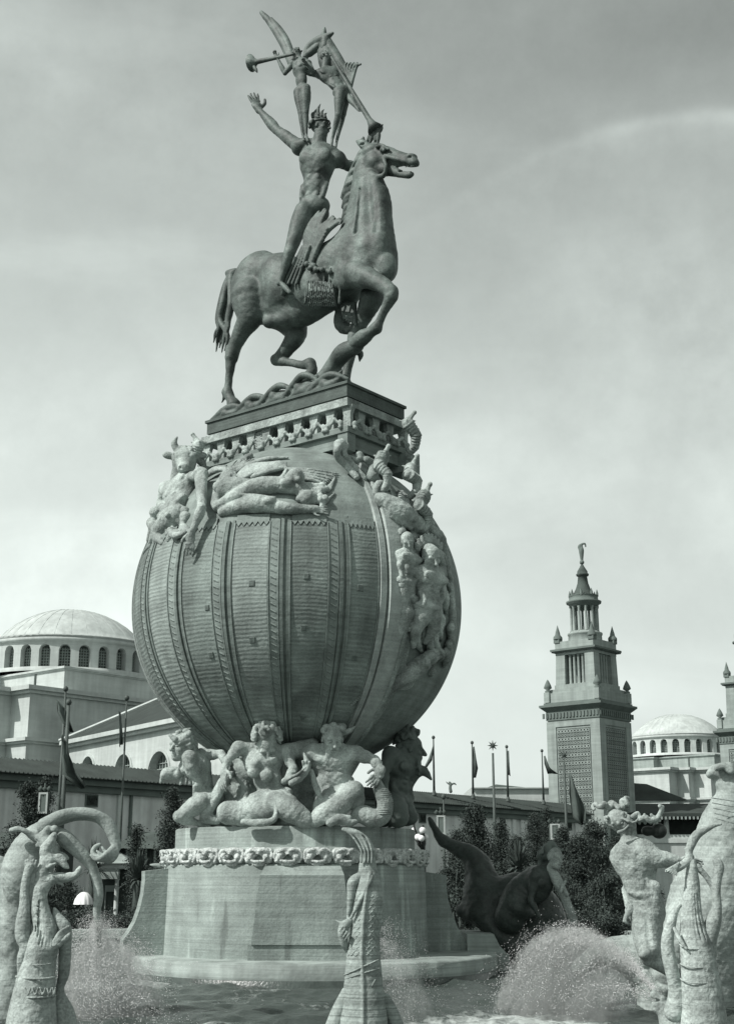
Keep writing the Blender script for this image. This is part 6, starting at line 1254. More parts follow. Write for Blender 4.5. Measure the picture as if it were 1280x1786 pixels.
# ================================================================== GROUND, WATER, POOL RIM
def ground():
    m = MB(); n = 64; R0, R1_ = 26.6, 1800
    cx, cy = PX, D0
    vs = [(cx + R0 * math.cos(2 * math.pi * i / n), cy + R0 * math.sin(2 * math.pi * i / n), .12) for i in range(n)] + [(cx + 120 * math.cos(2 * math.pi * i / n), cy + 120 * math.sin(2 * math.pi * i / n), .12) for i in range(n)] + [(cx + R1_ * math.cos(2 * math.pi * i / n), cy + R1_ * math.sin(2 * math.pi * i / n), .12) for i in range(n)]
    m.add(vs, [(r * n + i, r * n + (i + 1) % n, (r + 1) * n + (i + 1) % n, (r + 1) * n + i) for r in range(2) for i in range(n)])
    tag(m.build('ground', mat('garden_ground', .07, rough=.95, var=.5, vscale=.6, bump=.6, bscale=3, fine=.3)), kind='structure')
    m = MB(); m.lathe([(26.0, -1), (26.0, .42), (26.1, .48), (27.0, .48), (27.1, .42), (27.1, 0)], (cx, cy, 0), 160); tag(m.build('pool_rim', M_LEDGE), kind='structure')
    # choppy water
    nx, ny = 540, 560; xs = np.linspace(-1, 1, nx); t = np.linspace(0, 1, ny) ** 1.6; Y = 20.03 + t * 51.94
    XX = PX + xs[None, :] * np.sqrt(np.maximum(26.02 ** 2 - (Y[:, None] - D0) ** 2, .01)); YY = np.repeat(Y[:, None], nx, 1)
    ZZ = np.zeros_like(XX); r2 = np.random.default_rng(3)
    for i in range(46):
        wl = .35 + 2.6 * r2.random() ** 2; a = r2.uniform(-math.pi, math.pi); k = 2 * math.pi / wl; ph = r2.uniform(0, 6.3)
        ZZ += .0075 * wl ** .8 * np.sin(k * (XX * math.cos(a) + YY * math.sin(a)) + ph + .6 * np.sin(XX * .7 + YY * .5 + ph))
    V = np.stack([XX, YY, ZZ], -1).reshape(-1, 3); I = np.arange(nx * ny).reshape(ny, nx)
    Q = np.stack([I[:-1, :-1], I[:-1, 1:], I[1:, 1:], I[1:, :-1]], -1).reshape(-1, 4)
    wm = bpy.data.materials.new('pool_water'); wm.use_nodes = True; t_ = wm.node_tree; b = t_.nodes['Principled BSDF']
    g = N(t_, 'ShaderNodeNewGeometry'); mp = N(t_, 'ShaderNodeMapping'); mp.inputs['Scale'].default_value = (.9, .5, 1); L(t_, g.outputs['Position'], mp.inputs[0])
    n1 = N(t_, 'ShaderNodeTexNoise'); n1.inputs['Scale'].default_value = .55; n1.inputs['Detail'].default_value = 3; L(t_, mp.outputs[0], n1.inputs['Vector'])
    n2 = N(t_, 'ShaderNodeTexNoise'); n2.inputs['Scale'].default_value = 5; n2.inputs['Detail'].default_value = 6; n2.inputs['Roughness'].default_value = .7; L(t_, mp.outputs[0], n2.inputs['Vector'])
    # foam gathers where the jets fall (fixed places in the pool)
    acc = None
    for (x, y, r) in FOAM:
        vd = N(t_, 'ShaderNodeVectorMath', operation='DISTANCE'); L(t_, g.outputs['Position'], vd.inputs[0]); vd.inputs[1].default_value = (x, y, 0)
        mr = N(t_, 'ShaderNodeMapRange'); mr.interpolation_type = 'SMOOTHSTEP'; mr.inputs[1].default_value = r; mr.inputs[2].default_value = 0; mr.inputs[3].default_value = 0; mr.inputs[4].default_value = .26; L(t_, vd.outputs['Value'], mr.inputs[0])
        if acc is None: acc = mr.outputs[0]
        else: mx = N(t_, 'ShaderNodeMath', operation='MAXIMUM'); L(t_, acc, mx.inputs[0]); L(t_, mr.outputs[0], mx.inputs[1]); acc = mx.outputs[0]
    a1 = N(t_, 'ShaderNodeMath', operation='MULTIPLY_ADD'); L(t_, n1.outputs[0], a1.inputs[0]); a1.inputs[1].default_value = .55; L(t_, acc, a1.inputs[2])
    a2 = N(t_, 'ShaderNodeMath', operation='MULTIPLY_ADD'); L(t_, n2.outputs[0], a2.inputs[0]); a2.inputs[1].default_value = .6; L(t_, a1.outputs[0], a2.inputs[2])
    fr = N(t_, 'ShaderNodeMapRange'); fr.inputs[1].default_value = .66; fr.inputs[2].default_value = .84; L(t_, a2.outputs[0], fr.inputs[0])
    mc = N(t_, 'ShaderNodeMix'); mc.data_type = 'RGBA'; mc.inputs[6].default_value = tone(.05); mc.inputs[7].default_value = tone(.42); L(t_, fr.outputs[0], mc.inputs[0]); L(t_, mc.outputs[2], b.inputs['Base Color'])
    rr = N(t_, 'ShaderNodeMapRange'); rr.inputs[3].default_value = .22; rr.inputs[4].default_value = .8; L(t_, fr.outputs[0], rr.inputs[0]); L(t_, rr.outputs[0], b.inputs['Roughness'])
    bp = N(t_, 'ShaderNodeBump'); bp.inputs['Strength'].default_value = .9; bp.inputs['Distance'].default_value = .06; L(t_, n2.outputs[0], bp.inputs['Height']); L(t_, bp.outputs[0], b.inputs['Normal'])
    tag(link('pool_water', npmesh('pool_water', V, Q), wm), kind='structure')
FOAM = [(P(760, 1780, 29)[0], 27, 2.5), (P(200, 1786, 27)[0], 27.5, 3.5), (P(930, 1780, 28)[0], 30, 3.6), (P(440, 1725, 38)[0], 38.6, 1.2), (P(180, 1700, 40)[0], 40, 3)]
FOAM_OLD = [(P(200, 1786, 27)[0], 27.5, 5.0), (P(760, 1770, 29)[0], 29, 5.0), (P(940, 1780, 28)[0], 29, 4.5), (P(850, 1760, 33)[0], 33, 4), (P(440, 1725, 38)[0], 38.6, 1.6), (P(980, 1740, 40)[0], 40, 3.5), (P(180, 1700, 40)[0], 40, 4)]
ground()
# ================================================================== WALL AND BUILDINGS
M_WALL = mat('stucco_wall', .58, rough=.95, var=.2, vscale=.3, bump=.2, bscale=2, fine=.06, streak=.12)
M_WALLP = mat('stucco_pale', .44, rough=.95, var=.18, vscale=.2, bump=.2, bscale=2, fine=.05, streak=.08, course=.05, cscale=2)
M_WALLT = mat('tower_travertine', .27, rough=.95, var=.14, vscale=.3, bump=.2, bscale=2, streak=.12, course=.10, cscale=2.2)
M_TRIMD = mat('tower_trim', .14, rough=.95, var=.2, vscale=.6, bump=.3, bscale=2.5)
M_TILE = mat('roof_tiles', .040, rough=.9, var=.3, vscale=.6, bump=.4, bscale=3)
M_DOME = mat('dome_sheet', .42, rough=.7, var=.16, vscale=.35, bump=.1, streak=.1)
M_GLASS = mat('dark_lattice_glass', .06, rough=.5, var=.4, vscale=1.5)
M_LATT = mat('lattice_bars', .26, rough=.9, var=.1)
M_POLE = mat('pole_paint', .07, rough=.6, var=.2)
M_FLAG = mat('faded_flag_cloth', .085, rough=.95, var=.35, vscale=.6, bump=.1)
def frame(ox, oy, d): return Matrix(((d[0], -d[1], 0, ox), (d[1], d[0], 0, oy), (0, 0, 1, 0), (0, 0, 0, 1)))
E1 = (.65, .76)
def wall():
    d = (.617, .787); o = (3.5, 137.0); FR = frame(o[0], o[1], d); H = 3 + 8.36
    r = thing('garden_court_wall', 'long stucco garden wall with a dark tiled eave running behind the trees', 'wall', (o[0], o[1], 0))
    x0, x1 = -75, 37
    m = MB(FR); m.box(x0, x1, 0, 1.2, 0, H - 1.6); m.build('wall', M_WALL, r)
    m = MB(FR); m.box(x0 - .2, x1 + .2, -.9, 1.5, H - 1.6, H - 1.15); m.box(x0 - .2, x1 + .2, -.45, 1.4, H - 2.1, H - 1.604)
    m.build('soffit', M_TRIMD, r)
    m = MB(FR); m.add([(x0, -1.5, H - 1.1), (x1, -1.5, H - 1.1), (x1, 2.2, H + .25), (x0, 2.2, H + .25), (x0, -1.5, H - 1.146), (x1, -1.5, H - 1.146), (x1, 2.2, H - 1.146), (x0, 2.2, H - 1.146)], [(0, 1, 2, 3), (4, 7, 6, 5), (0, 4, 5, 1), (1, 5, 6, 2), (2, 6, 7, 3), (3, 7, 4, 0)])
    k = x0 + .25
    while k < x1 - .3:
        rid = [(k - .1, -1.55, H - 1.12), (k + .1, -1.55, H - 1.12), (k, -1.55, H - 1.0), (k - .1, 2.2, H + .25), (k + .1, 2.2, H + .25), (k, 2.2, H + .36)]
        m.add(rid, [(0, 1, 2), (0, 2, 5, 3), (1, 4, 5, 2), (3, 5, 4)]); k += .40
    m.build('tiled_eave', M_TILE, r)
    def at(px, py, off=-.06):
        """wall-local coordinates of the wall face seen at a pixel"""
        dx, dv = px - 640., 893. - py; rr = np.array((dx, F_PX * CP - dv * SP, F_PX * SP + dv * CP)); nn = np.array((-d[1], d[0], 0)); oo = np.array((0, 0, EYE)); c = np.array((o[0], o[1], 0)) + nn * off
        p = oo + rr * (((c - oo) @ nn) / (rr @ nn)); q = p - c; return q[0] * d[0] + q[1] * d[1], p[2]
    for px in (205, 227, 895, 909, 1003):
        x, _ = at(px, 1420); m = MB(FR); wd = .10 if px in (205, 227) else .35; m.box(x - wd, x + wd, -.22, -.001, 0, H - 2.11); m.build('pilaster_strip', M_WALLP if px == 205 else (M_TRIMD if px == 227 else M_WALL), r)
    for (px, py, w_, h_) in ((160, 1397, 1.05, .75), (737, 1428, .95, .75), (877, 1437, .8, .75), (993, 1442, .9, .75)):
        x, z = at(px, py); m = MB(FR); m.box(x - w_ / 2 - .1, x + w_ / 2 + .1, -.10, -.001, z - h_ / 2 - .1, z + h_ / 2 + .1); f = m.build('relief_plaque', M_TRIMD, r)
        m = MB(FR)
        m.box(x - w_ / 2, x + w_ / 2, -.13, -.102, z - h_ / 2, z + h_ / 2)
        m.lathe([(.0, .0), (.2, .0)], (0, 0, 0), 8)
        m.v = m.v[:8]; m.f = m.f[:6]; m.sm = m.sm[:6]
        for sg in (-1, 1):
            pts = [(x + sg * w_ * .42, -.16, z + .1), (x + sg * w_ * .3, -.16, z + .25), (x + sg * w_ * .2, -.16, z), (x + sg * w_ * .1, -.16, z - .22), (x, -.16, z - .05)]
            m.tube([Vector(p) for p in pts], .06, 5)
        m.tube([(x - .12, -.16, z + .08), (x, -.16, z - .06), (x + .12, -.16, z + .08), (x, -.16, z + .16), (x - .12, -.16, z + .08)], .05, 5); m.build('carved_shield', M_TILE, f)
    return H, d, o
WH, WD, WO = wall()
def arched_window(m_open, m_bars, x, z0, w_, h_, nx_, ny_, frame_fn, dy=.0):
    pass
def palace(cx_px, depth, zs, label, s=1.0, att=None):
    c = P(cx_px, 1400, depth); cx = float(c[0]); FR = frame(cx, depth, E1)
    k = .0738 * 175 / 175 * s
    zf = lambda y, dd: (float(P(110, y, dd)[2]) - EYE) * zs * s + EYE
    r = thing('domed_palace', label, 'palace', (cx, depth, 0))
    Rd = 11.7 * s; DD = 175 * 1.0
    z_base, z_w0, z_w1, z_cor, z_top = zf(1169, 163), zf(1162, 163), zf(1127, 163), zf(1117, 163), zf(1103, 163)
    apex = zf(1066, 175)
    # drum, pierced by arched windows (each bay is a pier plus an arched head)
    n = 30; a0 = math.radians(-90 + 6 + 3)
    m = MB(); 
    m.lathe([(Rd + .25 * s, z_base), (Rd + .25 * s, z_w0), (Rd - .02, z_w0)], (cx, depth, 0), 90)
    m.lathe([(Rd, z_w1 + .35 * s), (Rd, z_cor), (Rd + .35 * s, z_cor + .05), (Rd + .45 * s, z_cor + .45 * s), (Rd + .1 * s, z_cor + .5 * s), (Rd + .1 * s, (z_cor + z_top) / 2), (Rd + .55 * s, (z_cor + z_top) / 2 + .2), (Rd - .1 * s, z_top - .1)], (cx, depth, 0), 90)
    half = math.radians(3.5)
    for i in range(n):
        a = a0 + math.radians(12) * i
        # piers between openings
        b0, b1 = a + half, a + math.radians(12) - half
        vs = []
        for rr in (Rd, Rd - 1.3 * s):
            for b in (b0, b1):
                for z in (z_w0 - .01, z_w1 + .351 * s): vs.append((cx + rr * math.cos(b), depth + rr * math.sin(b), z))
        m.add(vs, [(0, 2, 3, 1), (4, 5, 7, 6), (0, 1, 5, 4), (2, 6, 7, 3)])
        # arched spandrels
        hw = half; rise = Rd * hw; zsp = z_w1 + .35 * s - rise * 1.0
        seg = 8
        for j in range(seg):
            t0, t1 = -1 + 2 * j / seg, -1 + 2 * (j + 1) / seg; h0, h1 = math.sqrt(max(0, 1 - t0 * t0)), math.sqrt(max(0, 1 - t1 * t1)); q = []
            for (t, h) in ((t0, h0), (t1, h1)):
                b = a + hw * t
                for rr in (Rd, Rd - 1.3 * s): q += [(cx + rr * math.cos(b), depth + rr * math.sin(b), zsp + h * rise * .98), (cx + rr * math.cos(b), depth + rr * math.sin(b), z_w1 + .351 * s)]
            m.add(q, [(0, 4, 5, 1), (0, 2, 6, 4)])
    m.build('drum', M_WALLP, r)
    m = MB(); m.lathe([(Rd - 1.0 * s, z_w0 - .2), (Rd - 1.0 * s, z_w1 + .5)], (cx, depth, 0), 90, smooth=False); m.build('drum_glazing', M_GLASS, r)
    m = MB()
    for i in range(n):
        a = a0 + math.radians(12) * i
        if math.sin(a) > .3: continue
        rr = Rd - .93 * s
        for j in range(-1, 2):
            b = a + half * j * .5; m.tube([(cx + rr * math.cos(b), depth + rr * math.sin(b), z_w0), (cx + rr * math.cos(b), depth + rr * math.sin(b), z_w1)], .07 * s, 4, False)
        for j in range(7):
            z = z_w0 + (z_w1 - z_w0) * (j + .5) / 7; m.tube([(cx + rr * math.cos(a - half), depth + rr * math.sin(a - half), z), (cx + rr * math.cos(a + half), depth + rr * math.sin(a + half), z)], .07 * s, 4, False)
    m.build('window_lattice', M_LATT, r)
    # dome with thin standing seams
    m = MB(); prof = []
    rc = 9.9 * s; zb = zf(1109, 166); h = apex - zb
    RR = (rc * rc + h * h) / (2 * h)
    for i in range(17):
        t = i / 16; x = rc * (1 - t); prof.append((max(x, .01), zb + math.sqrt(RR * RR - x * x) - (RR - h)))
    m.lathe([(Rd + .0 * s, z_top - .12), (rc + .6 * s, zb - .2), (rc + .2 * s, zb)] + prof, (cx, depth, 0), 96)
    for i in range(60):
        a = 2 * math.pi * i / 60
        if i % 2: m.tube([(cx + (x + .02) * math.cos(a), depth + (x + .02) * math.sin(a), z + .02) for x, z in prof[:13:2]], .02 * s, 4, False)
    m.build('dome', M_DOME, r)
    # blocks
    def block(nm, x0, x1, y0, y1, za, zb_, mt, corn=.5, cm=None):
        m = MB(FR); m.box(x0, x1, y0, y1, za, zb_); b = m.build(nm, mt, r)
        if corn:
            m = MB(FR); m.box(x0 - corn * .5, x1 + corn * .5, y0 - corn * .5, y1 + corn * .5, zb_ - corn * 1.0, zb_ - corn * .55); m.box(x0 - corn, x1 + corn, y0 - corn, y1 + corn, zb_ - corn * .548, zb_ + .05); m.build('cornice', cm or mt, b)
    S = s; zA = zf(1168, 160); zB = zf(1201, 154); zC = zf(1288, 152); zL = 0.1
    block('attic_block', -11 * S, 14 * S, -13.7 * S, -1 * S, zB - 1, zA, att or M_WALLP, .35 * S)
    block('attic_block', -13 * S, 12 * S, -.999 * S, 14 * S, zB - 1, zA - .06, att or M_WALLP, .35 * S)
    m = MB(FR); m.box(-11.12 * S, -11.003 * S, -8.2 * S, -7.9 * S, zB, zA - .4 * S); m.build('downpipe', M_POLE, r)
    for i, (xa, ya, yb) in enumerate(((-17, -15.6, -12.1), (-19.5, -12.099, -9.7), (-23, -9.699, 12))):
        block('pier_block', xa * S, (xa + 4) * S if False else 16 * S, ya * S, yb * S, zC - .4, zB - .03 * i, M_WALLP, .8 * S)
        block('base_block', (xa - .3) * S, 16.4 * S, (ya - .3) * S if i == 0 else (ya + .001) * S, (yb + .2) * S, zL, zC - .02 * i, M_WALLP, .6 * S)
    block('side_wing', 16.001 * S, 30 * S, -15.2 * S, 12 * S, zL, zB - 1.2, M_WALLP, .8 * S)
    return r, FR, zB, zC
palace(108, 175, 1.0, 'broad low domed exhibition palace with arched drum windows at the left')
palace(1188, 292, 1.0, 'distant pale domed palace at the right between the two towers', s=1.0, att=M_WALLT)
def gallery():
    # white arcaded gallery with dark hipped roof in front of the left palace
    d = np.array((-.76, .65)); 
    A = P(122, 1296, 152); Bq = P(330, 1276, 128)
    r = thing('arcaded_gallery', 'white arcaded gallery with a dark hipped roof beneath the left dome', 'gallery', (A[0], A[1], 0))
    a = np.array((A[0], A[1])); b = np.array((Bq[0], Bq[1])); b = b + (b - a) * .6; Lg = np.linalg.norm(b - a); u = (b - a) / Lg; zt = float(A[2]); zt2 = float(Bq[2]); zt = (zt + zt2) / 2
    FR = Matrix(((u[0], -u[1], 0, a[0]), (u[1], u[0], 0, a[1]), (0, 0, 1, 0), (0, 0, 0, 1)))
    # openings: pixel -> along
    def al(px, py):
        nn = np.array((-u[1], u[0], 0)); dx, dv = px - 640., 893. - py; rr = np.array((dx, F_PX * CP - dv * SP, F_PX * SP + dv * CP)); oo = np.array((0, 0, EYE)); c = np.array((a[0], a[1], 0)); p = oo + rr * (((c - oo) @ nn) / (rr @ nn)); return (p - c)[0] * u[0] + (p - c)[1] * u[1], p[2]
    ops = [(al(153, 1345)[0], al(153, 1320)[1]), (al(215, 1345)[0], al(215, 1316)[1]), (al(277, 1345)[0], al(277, 1311)[1])]
    rads = [1.7, 2.05, 2.35]; zc_ = [z - r_ for (_, z), r_ in zip(ops, rads)]
    m = MB(FR); cur = 0; zt0 = zt
    dpt = 1.0
    for (x, _), zc, rad in zip(ops, zc_, rads):
        m.box(cur, x - rad, 0, dpt, 0, zt0); seg = 12
        for j in range(seg):
            t0, t1 = -1 + 2 * j / seg, -1 + 2 * (j + 1) / seg
            q = [(x + rad * t, y, z) for t, h in ((t0, math.sqrt(max(0, 1 - t0 * t0))), (t1, math.sqrt(max(0, 1 - t1 * t1)))) for y in (0, dpt) for z in (zc + rad * h, zt0)]
            m.add(q, [(0, 4, 5, 1), (0, 2, 6, 4), (2, 3, 7, 6)])
        cur = x + rad
    m.box(cur, Lg, 0, dpt, 0, zt0); m.build('arcade_wall', M_WALLP, r)
    for (x, _), zc, rad in zip(ops, zc_, rads):
        m = MB(FR); m.box(x - rad - .1, x + rad + .1, .8, .9, 0, zc + rad + .1); g = m.build('arched_window', M_GLASS, r)
        m = MB(FR)
        for j in range(-3, 4): m.box(x + j * rad * .28 - (.05 if j % 3 else .11), x + j * rad * .28 + (.05 if j % 3 else .11), .72, .79, zc - 3, zc + math.sqrt(max(.01, rad ** 2 - (j * rad * .28) ** 2)))
        for j in range(8): m.box(x - rad, x + rad, .66, .718, zc + rad - j * .55 - .04, zc + rad - j * .55 + .04) if j > 1 else None
        m.build('glazing_bars', M_LATT, g)
        mm = MB(FR); seg = 14
        for j in range(seg):
            t0, t1 = math.pi * j / seg, math.pi * (j + 1) / seg
            q = [(x + rr_ * math.cos(t), y, zc + rr_ * math.sin(t)) for t in (t0, t1) for rr_ in (rad, rad + .28) for y in (-.12, .0)]
            mm.add(q, [(0, 4, 6, 2), (1, 3, 7, 5), (2, 6, 7, 3), (0, 1, 5, 4)])
        mm.build('arch_moulding', M_WALLP, g)
    m = MB(FR); m.box(-.5, Lg + .5, -.5, dpt, zt0 + .003, zt0 + .35); m.box(-.9, Lg + .9, -.9, dpt, zt0 + .353, zt0 + .8); m.build('cornice', M_WALLP, r)
    rg = al(245, 1248); zr = zt0 + 5.2
    m = MB(FR); z = zt0 + .803; W_ = 14.
    vs = [(-.9, -.9, z), (Lg + .9, -.9, z), (Lg + .9, W_, z), (-.9, W_, z), (8.5, W_ * .5, zr), (Lg, W_ * .5, zr)]
    m.add(vs, [(0, 1, 5, 4), (2, 3, 4, 5), (3, 0, 4), (1, 2, 5), (3, 2, 1, 0)]); m.build('hipped_roof', M_TILE, r)
    m = MB(FR); m.tube([(-.9, -.9, z + .05), (8.5, W_ * .5, zr + .1)], .22, 6, False); m.tube([(8.5, W_ * .5, zr + .1), (Lg, W_ * .5, zr + .1)], .16, 6, False); m.build('roof_hip', M_WALLP, r)
gallery()
def tower(cx_px, depth, label, sc_=1.0):
    c = P(cx_px, 1240, depth); cx = float(c[0]); FR = frame(cx, depth, E1)
    r = thing('ornate_tower', label, 'tower', (cx, depth, 0))
    Z = lambda y: float(P(1026, y, 173)[2])
    def part(nm, mt, fn, par=None): m = MB(FR); fn(m); return m.build(nm, mt, par or r)
    sq = lambda m, a, z0, z1: m.box(-a, a, -a, a, z0, z1)
    a = 3.82
    part('shaft', M_WALLT, lambda m: (sq(m, a, 0, Z(1256)), [m.box(sx * (a - .55) - .55, sx * (a - .55) + .55, sy * (a - .55) - .55, sy * (a - .55) + .55, 0, Z(1257)) if False else None for sx in (-1, 1) for sy in (-1, 1)]))
    # corner strips and sunk lattice panels
    def strips(m):
        t = .14
        for sx in (-1, 1):
            for sy in (-1, 1):
                m.box(min(sx * a, sx * (a - 1.25)), max(sx * a, sx * (a - 1.25)), *( (sy * (a + t), sy * (a + .002)) if sy < 0 else (sy * (a + .002), sy * (a + t))), 0, Z(1258))
                m.box(*((sx * (a + t), sx * (a + .002)) if sx < 0 else (sx * (a + .002), sx * (a + t))), min(sy * (a + t), sy * (a - 1.25)), max(sy * (a + t), sy * (a - 1.25)), 0, Z(1258))
        m.box(-a + 1.25, a - 1.25, -a - .13, -a - .002, Z(1268), Z(1258)); m.box(-a - .13, -a - .002, -a + 1.25, a - 1.25, Z(1268), Z(1258))
    part('corner_strip', M_WALLT, strips)
    for face in (0, 1):
        T = Matrix.Identity(4) if face == 0 else Matrix(((0, 1, 0, 0), (1, 0, 0, 0), (0, 0, 1, 0), (0, 0, 0, 1)))
        def lat(m):
            w_ = a - 1.45; z0, z1 = Z(1500), Z(1272)
            m.M = FR @ T
            m.box(-w_ - .1, w_ + .1, -a - .03, -a - .003, z0, z1)
        b = part('lattice_panel', M_TILE2, lat)
        def rings(m):
            m.M = FR @ T; w_ = a - 1.45; nx = 10; st = 2 * w_ / nx; z = Z(1273) - st / 2; row = 0
            while z > Z(1440):
                for i in range(nx):
                    x = -w_ + st * (i + .5); rr = st * .46 if (row % 2 == 0) else st * .34
                    n = 8; vs = []
                    for q_ in range(n):
                        an = 2 * math.pi * q_ / n
                        for R_ in (rr, rr * .55): vs.append((x + R_ * math.cos(an), -a - .10, z + R_ * 1.1 * math.sin(an)))
                    m.add(vs, [(2 * q_, (2 * q_ + 2) % (2 * n), (2 * q_ + 3) % (2 * n), 2 * q_ + 1) for q_ in range(n)] if face == 0 else [(2 * q_ + 1, (2 * q_ + 3) % (2 * n), (2 * q_ + 2) % (2 * n), 2 * q_) for q_ in range(n)])
                z -= st * 1.08; row += 1
            for i in range(nx + 1): m.box(-w_ + st * i - .035, -w_ + st * i + .035, -a - .09, -a - .032, Z(1440), Z(1273))
        part('ring_tracery', M_WALLT, rings, b)
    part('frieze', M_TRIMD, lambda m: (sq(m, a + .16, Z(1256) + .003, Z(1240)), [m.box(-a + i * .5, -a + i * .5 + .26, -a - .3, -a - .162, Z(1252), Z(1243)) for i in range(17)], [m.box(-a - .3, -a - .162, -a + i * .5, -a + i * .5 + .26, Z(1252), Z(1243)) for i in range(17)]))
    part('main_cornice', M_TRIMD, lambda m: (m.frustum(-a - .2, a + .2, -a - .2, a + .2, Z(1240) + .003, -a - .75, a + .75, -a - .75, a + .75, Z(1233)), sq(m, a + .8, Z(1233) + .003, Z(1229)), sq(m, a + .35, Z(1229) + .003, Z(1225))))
    part('parapet', M_WALLT, lambda m: (sq(m, a + .05, Z(1225) + .003, Z(1208)), sq(m, a - .3, Z(1208) + .003, Z(1201)), sq(m, a - .75, Z(1201) + .003, Z(1193)), [m.box(sx * (a - .1) - .4, sx * (a - .1) + .4, sy * (a - .1) - .4, sy * (a - .1) + .4, Z(1224), Z(1206)) for sx in (-1, 1) for sy in (-1, 1)]))
    def urn(m, x, y, z, h, w_): m.lathe([(w_ * .7, z), (w_ * .75, z + h * .12), (w_ * .35, z + h * .2), (w_, z + h * .35), (w_ * .8, z + h * .55), (w_ * .35, z + h * .85), (.01, z + h)], (x, y, 0), 10)
    for sx in (-1, 1):
        for sy in (-1, 1): part('corner_urn', M_TRIMD, lambda m: urn(m, sx * (a - .1), sy * (a - .1), Z(1206), 1.75, .55))
    b_ = 2.9
    # belvedere: corner piers and paired columns
    def bel(m):
        zz0, zz1 = Z(1193) + .003, Z(1141)
        for sx in (-1, 1):
            for sy in (-1, 1): m.frustum(*sorted((sx * (b_ + .05), sx * (b_ - 1.4))), *sorted((sy * (b_ + .05), sy * (b_ - 1.4))), zz0, *sorted((sx * (b_ - .05), sx * (b_ - 1.4))), *sorted((sy * (b_ - .05), sy * (b_ - 1.4))), zz1)
        sq(m, b_ - .02, zz1 + .003, Z(1136)); m.box(-.9, .9, -.9, .9, zz0, zz1) if False else None
    part('belvedere', M_WALLT, bel)
    def cols(m):
        for s4 in range(4):
            for t in (-.95, -.32, .32, .95):
                x, y = ((t, -b_ + .5), (t, b_ - .5), (-b_ + .5, t), (b_ - .5, t))[s4]; m.lathe([(.26, Z(1192)), (.2, Z(1190)), (.17, Z(1144)), (.28, Z(1141.2))], (x, y, 0), 8)
    part('belvedere_column', M_WALLT, cols)
    part('belvedere_cornice', M_TRIMD, lambda m: (sq(m, b_ + .15, Z(1136) + .003, Z(1134)), sq(m, b_ + .5, Z(1134) + .003, Z(1130.5)), [m.box(-b_ - .3 + i * .4, -b_ - .3 + i * .4 + .2, -b_ - .4, b_ + .4, Z(1136) + .004, Z(1134) - .004) for i in range(17)]))
    part('belvedere_parapet', M_WALLT, lambda m: (sq(m, b_ + .0, Z(1130.5) + .003, Z(1117)),))
    for sx in (-1, 1):
        for sy in (-1, 1): part('corner_finial', M_TRIMD, lambda m: (m.box(sx * (b_ - .3) - .42, sx * (b_ - .3) + .42, sy * (b_ - .3) - .42, sy * (b_ - .3) + .42, Z(1119), Z(1112)), m.lathe([(.62, Z(1112)), (.6, Z(1108)), (.35, Z(1104)), (.3, Z(1100)), (.12, Z(1092)), (.02, Z(1087))], (sx * (b_ - .3), sy * (b_ - .3), 0), 8)))
    part('lantern_base', M_WALLT, lambda m: m.lathe([(2.25, Z(1118)), (2.2, Z(1105)), (2.3, Z(1104)), (2.3, Z(1101)), (2.05, Z(1100)), (1.9, Z(1098)), (.01, Z(1098))], (0, 0, 0), 32))
    def lcol(m):
        for i in range(12):
            an = 2 * math.pi * (i + .3) / 12; m.lathe([(.28, Z(1098)), (.2, Z(1096)), (.17, Z(1058)), (.26, Z(1055))], (1.72 * math.cos(an), 1.72 * math.sin(an), 0), 8)
    part('lantern_column', M_WALLT, lcol)
    part('lantern_cornice', M_TRIMD, lambda m: m.lathe([(.01, Z(1055)), (1.95, Z(1055)), (1.95, Z(1050)), (2.3, Z(1048)), (2.35, Z(1045)), (1.95, Z(1044)), (1.9, Z(1036)), (2.0, Z(1035)), (.01, Z(1034))], (0, 0, 0), 32))
    part('tiled_spire', M_TILE2, lambda m: m.lathe([(1.7, Z(1036)), (1.3, Z(1030)), (.95, Z(1021)), (.72, Z(1012)), (.6, Z(1000)), (.8, Z(999)), (.86, Z(996)), (.7, Z(995)), (.68, Z(991)), (.35, Z(984)), (.15, Z(979)), (.01, Z(978))], (0, 0, 0), 24))
    for i in range(8): an = 2 * math.pi * (i + .5) / 8; part('spirelet', M_TRIMD, lambda m: m.lathe([(.17, Z(1037)), (.17, Z(1031)), (.02, Z(1024))], (1.82 * math.cos(an), 1.82 * math.sin(an), 0), 6))
    o = np.array((cx, depth, 0)); zz = lambda y: np.array((0, 0, Z(y)))
    s = Sculpt(.08, .1); s.ell(o + zz(975), .32); s.chain([(o + zz(970), .2), (o + zz(962), .28), (o + zz(954), .34), (o + zz(948), .22), (o + zz(945), .2)], k=.1)
    s.chain([(o + zz(953) + np.array((-.1, 0, 0)), .25), (o + zz(947) + np.array((-.25, 0, 0)), .22), (o + zz(943) + np.array((.1, 0, 0)), .15), (o + zz(942) + np.array((.5, 0, 0)), .13), (o + zz(947) + np.array((.6, 0, 0)), .1)], k=.05)
    s.build('top_figure', M_TRIMD, r)
M_TILE2 = mat('tower_dark_tiles', .07, rough=.9, var=.3, vscale=.8, bump=.4, bscale=4)
tower(1026, 175, 'tall ornate tower with ringed lattice panels and columned lantern, nearer one right of the globe')
tower(1313, 206, 'second ornate tower cut off by the right edge of the picture')
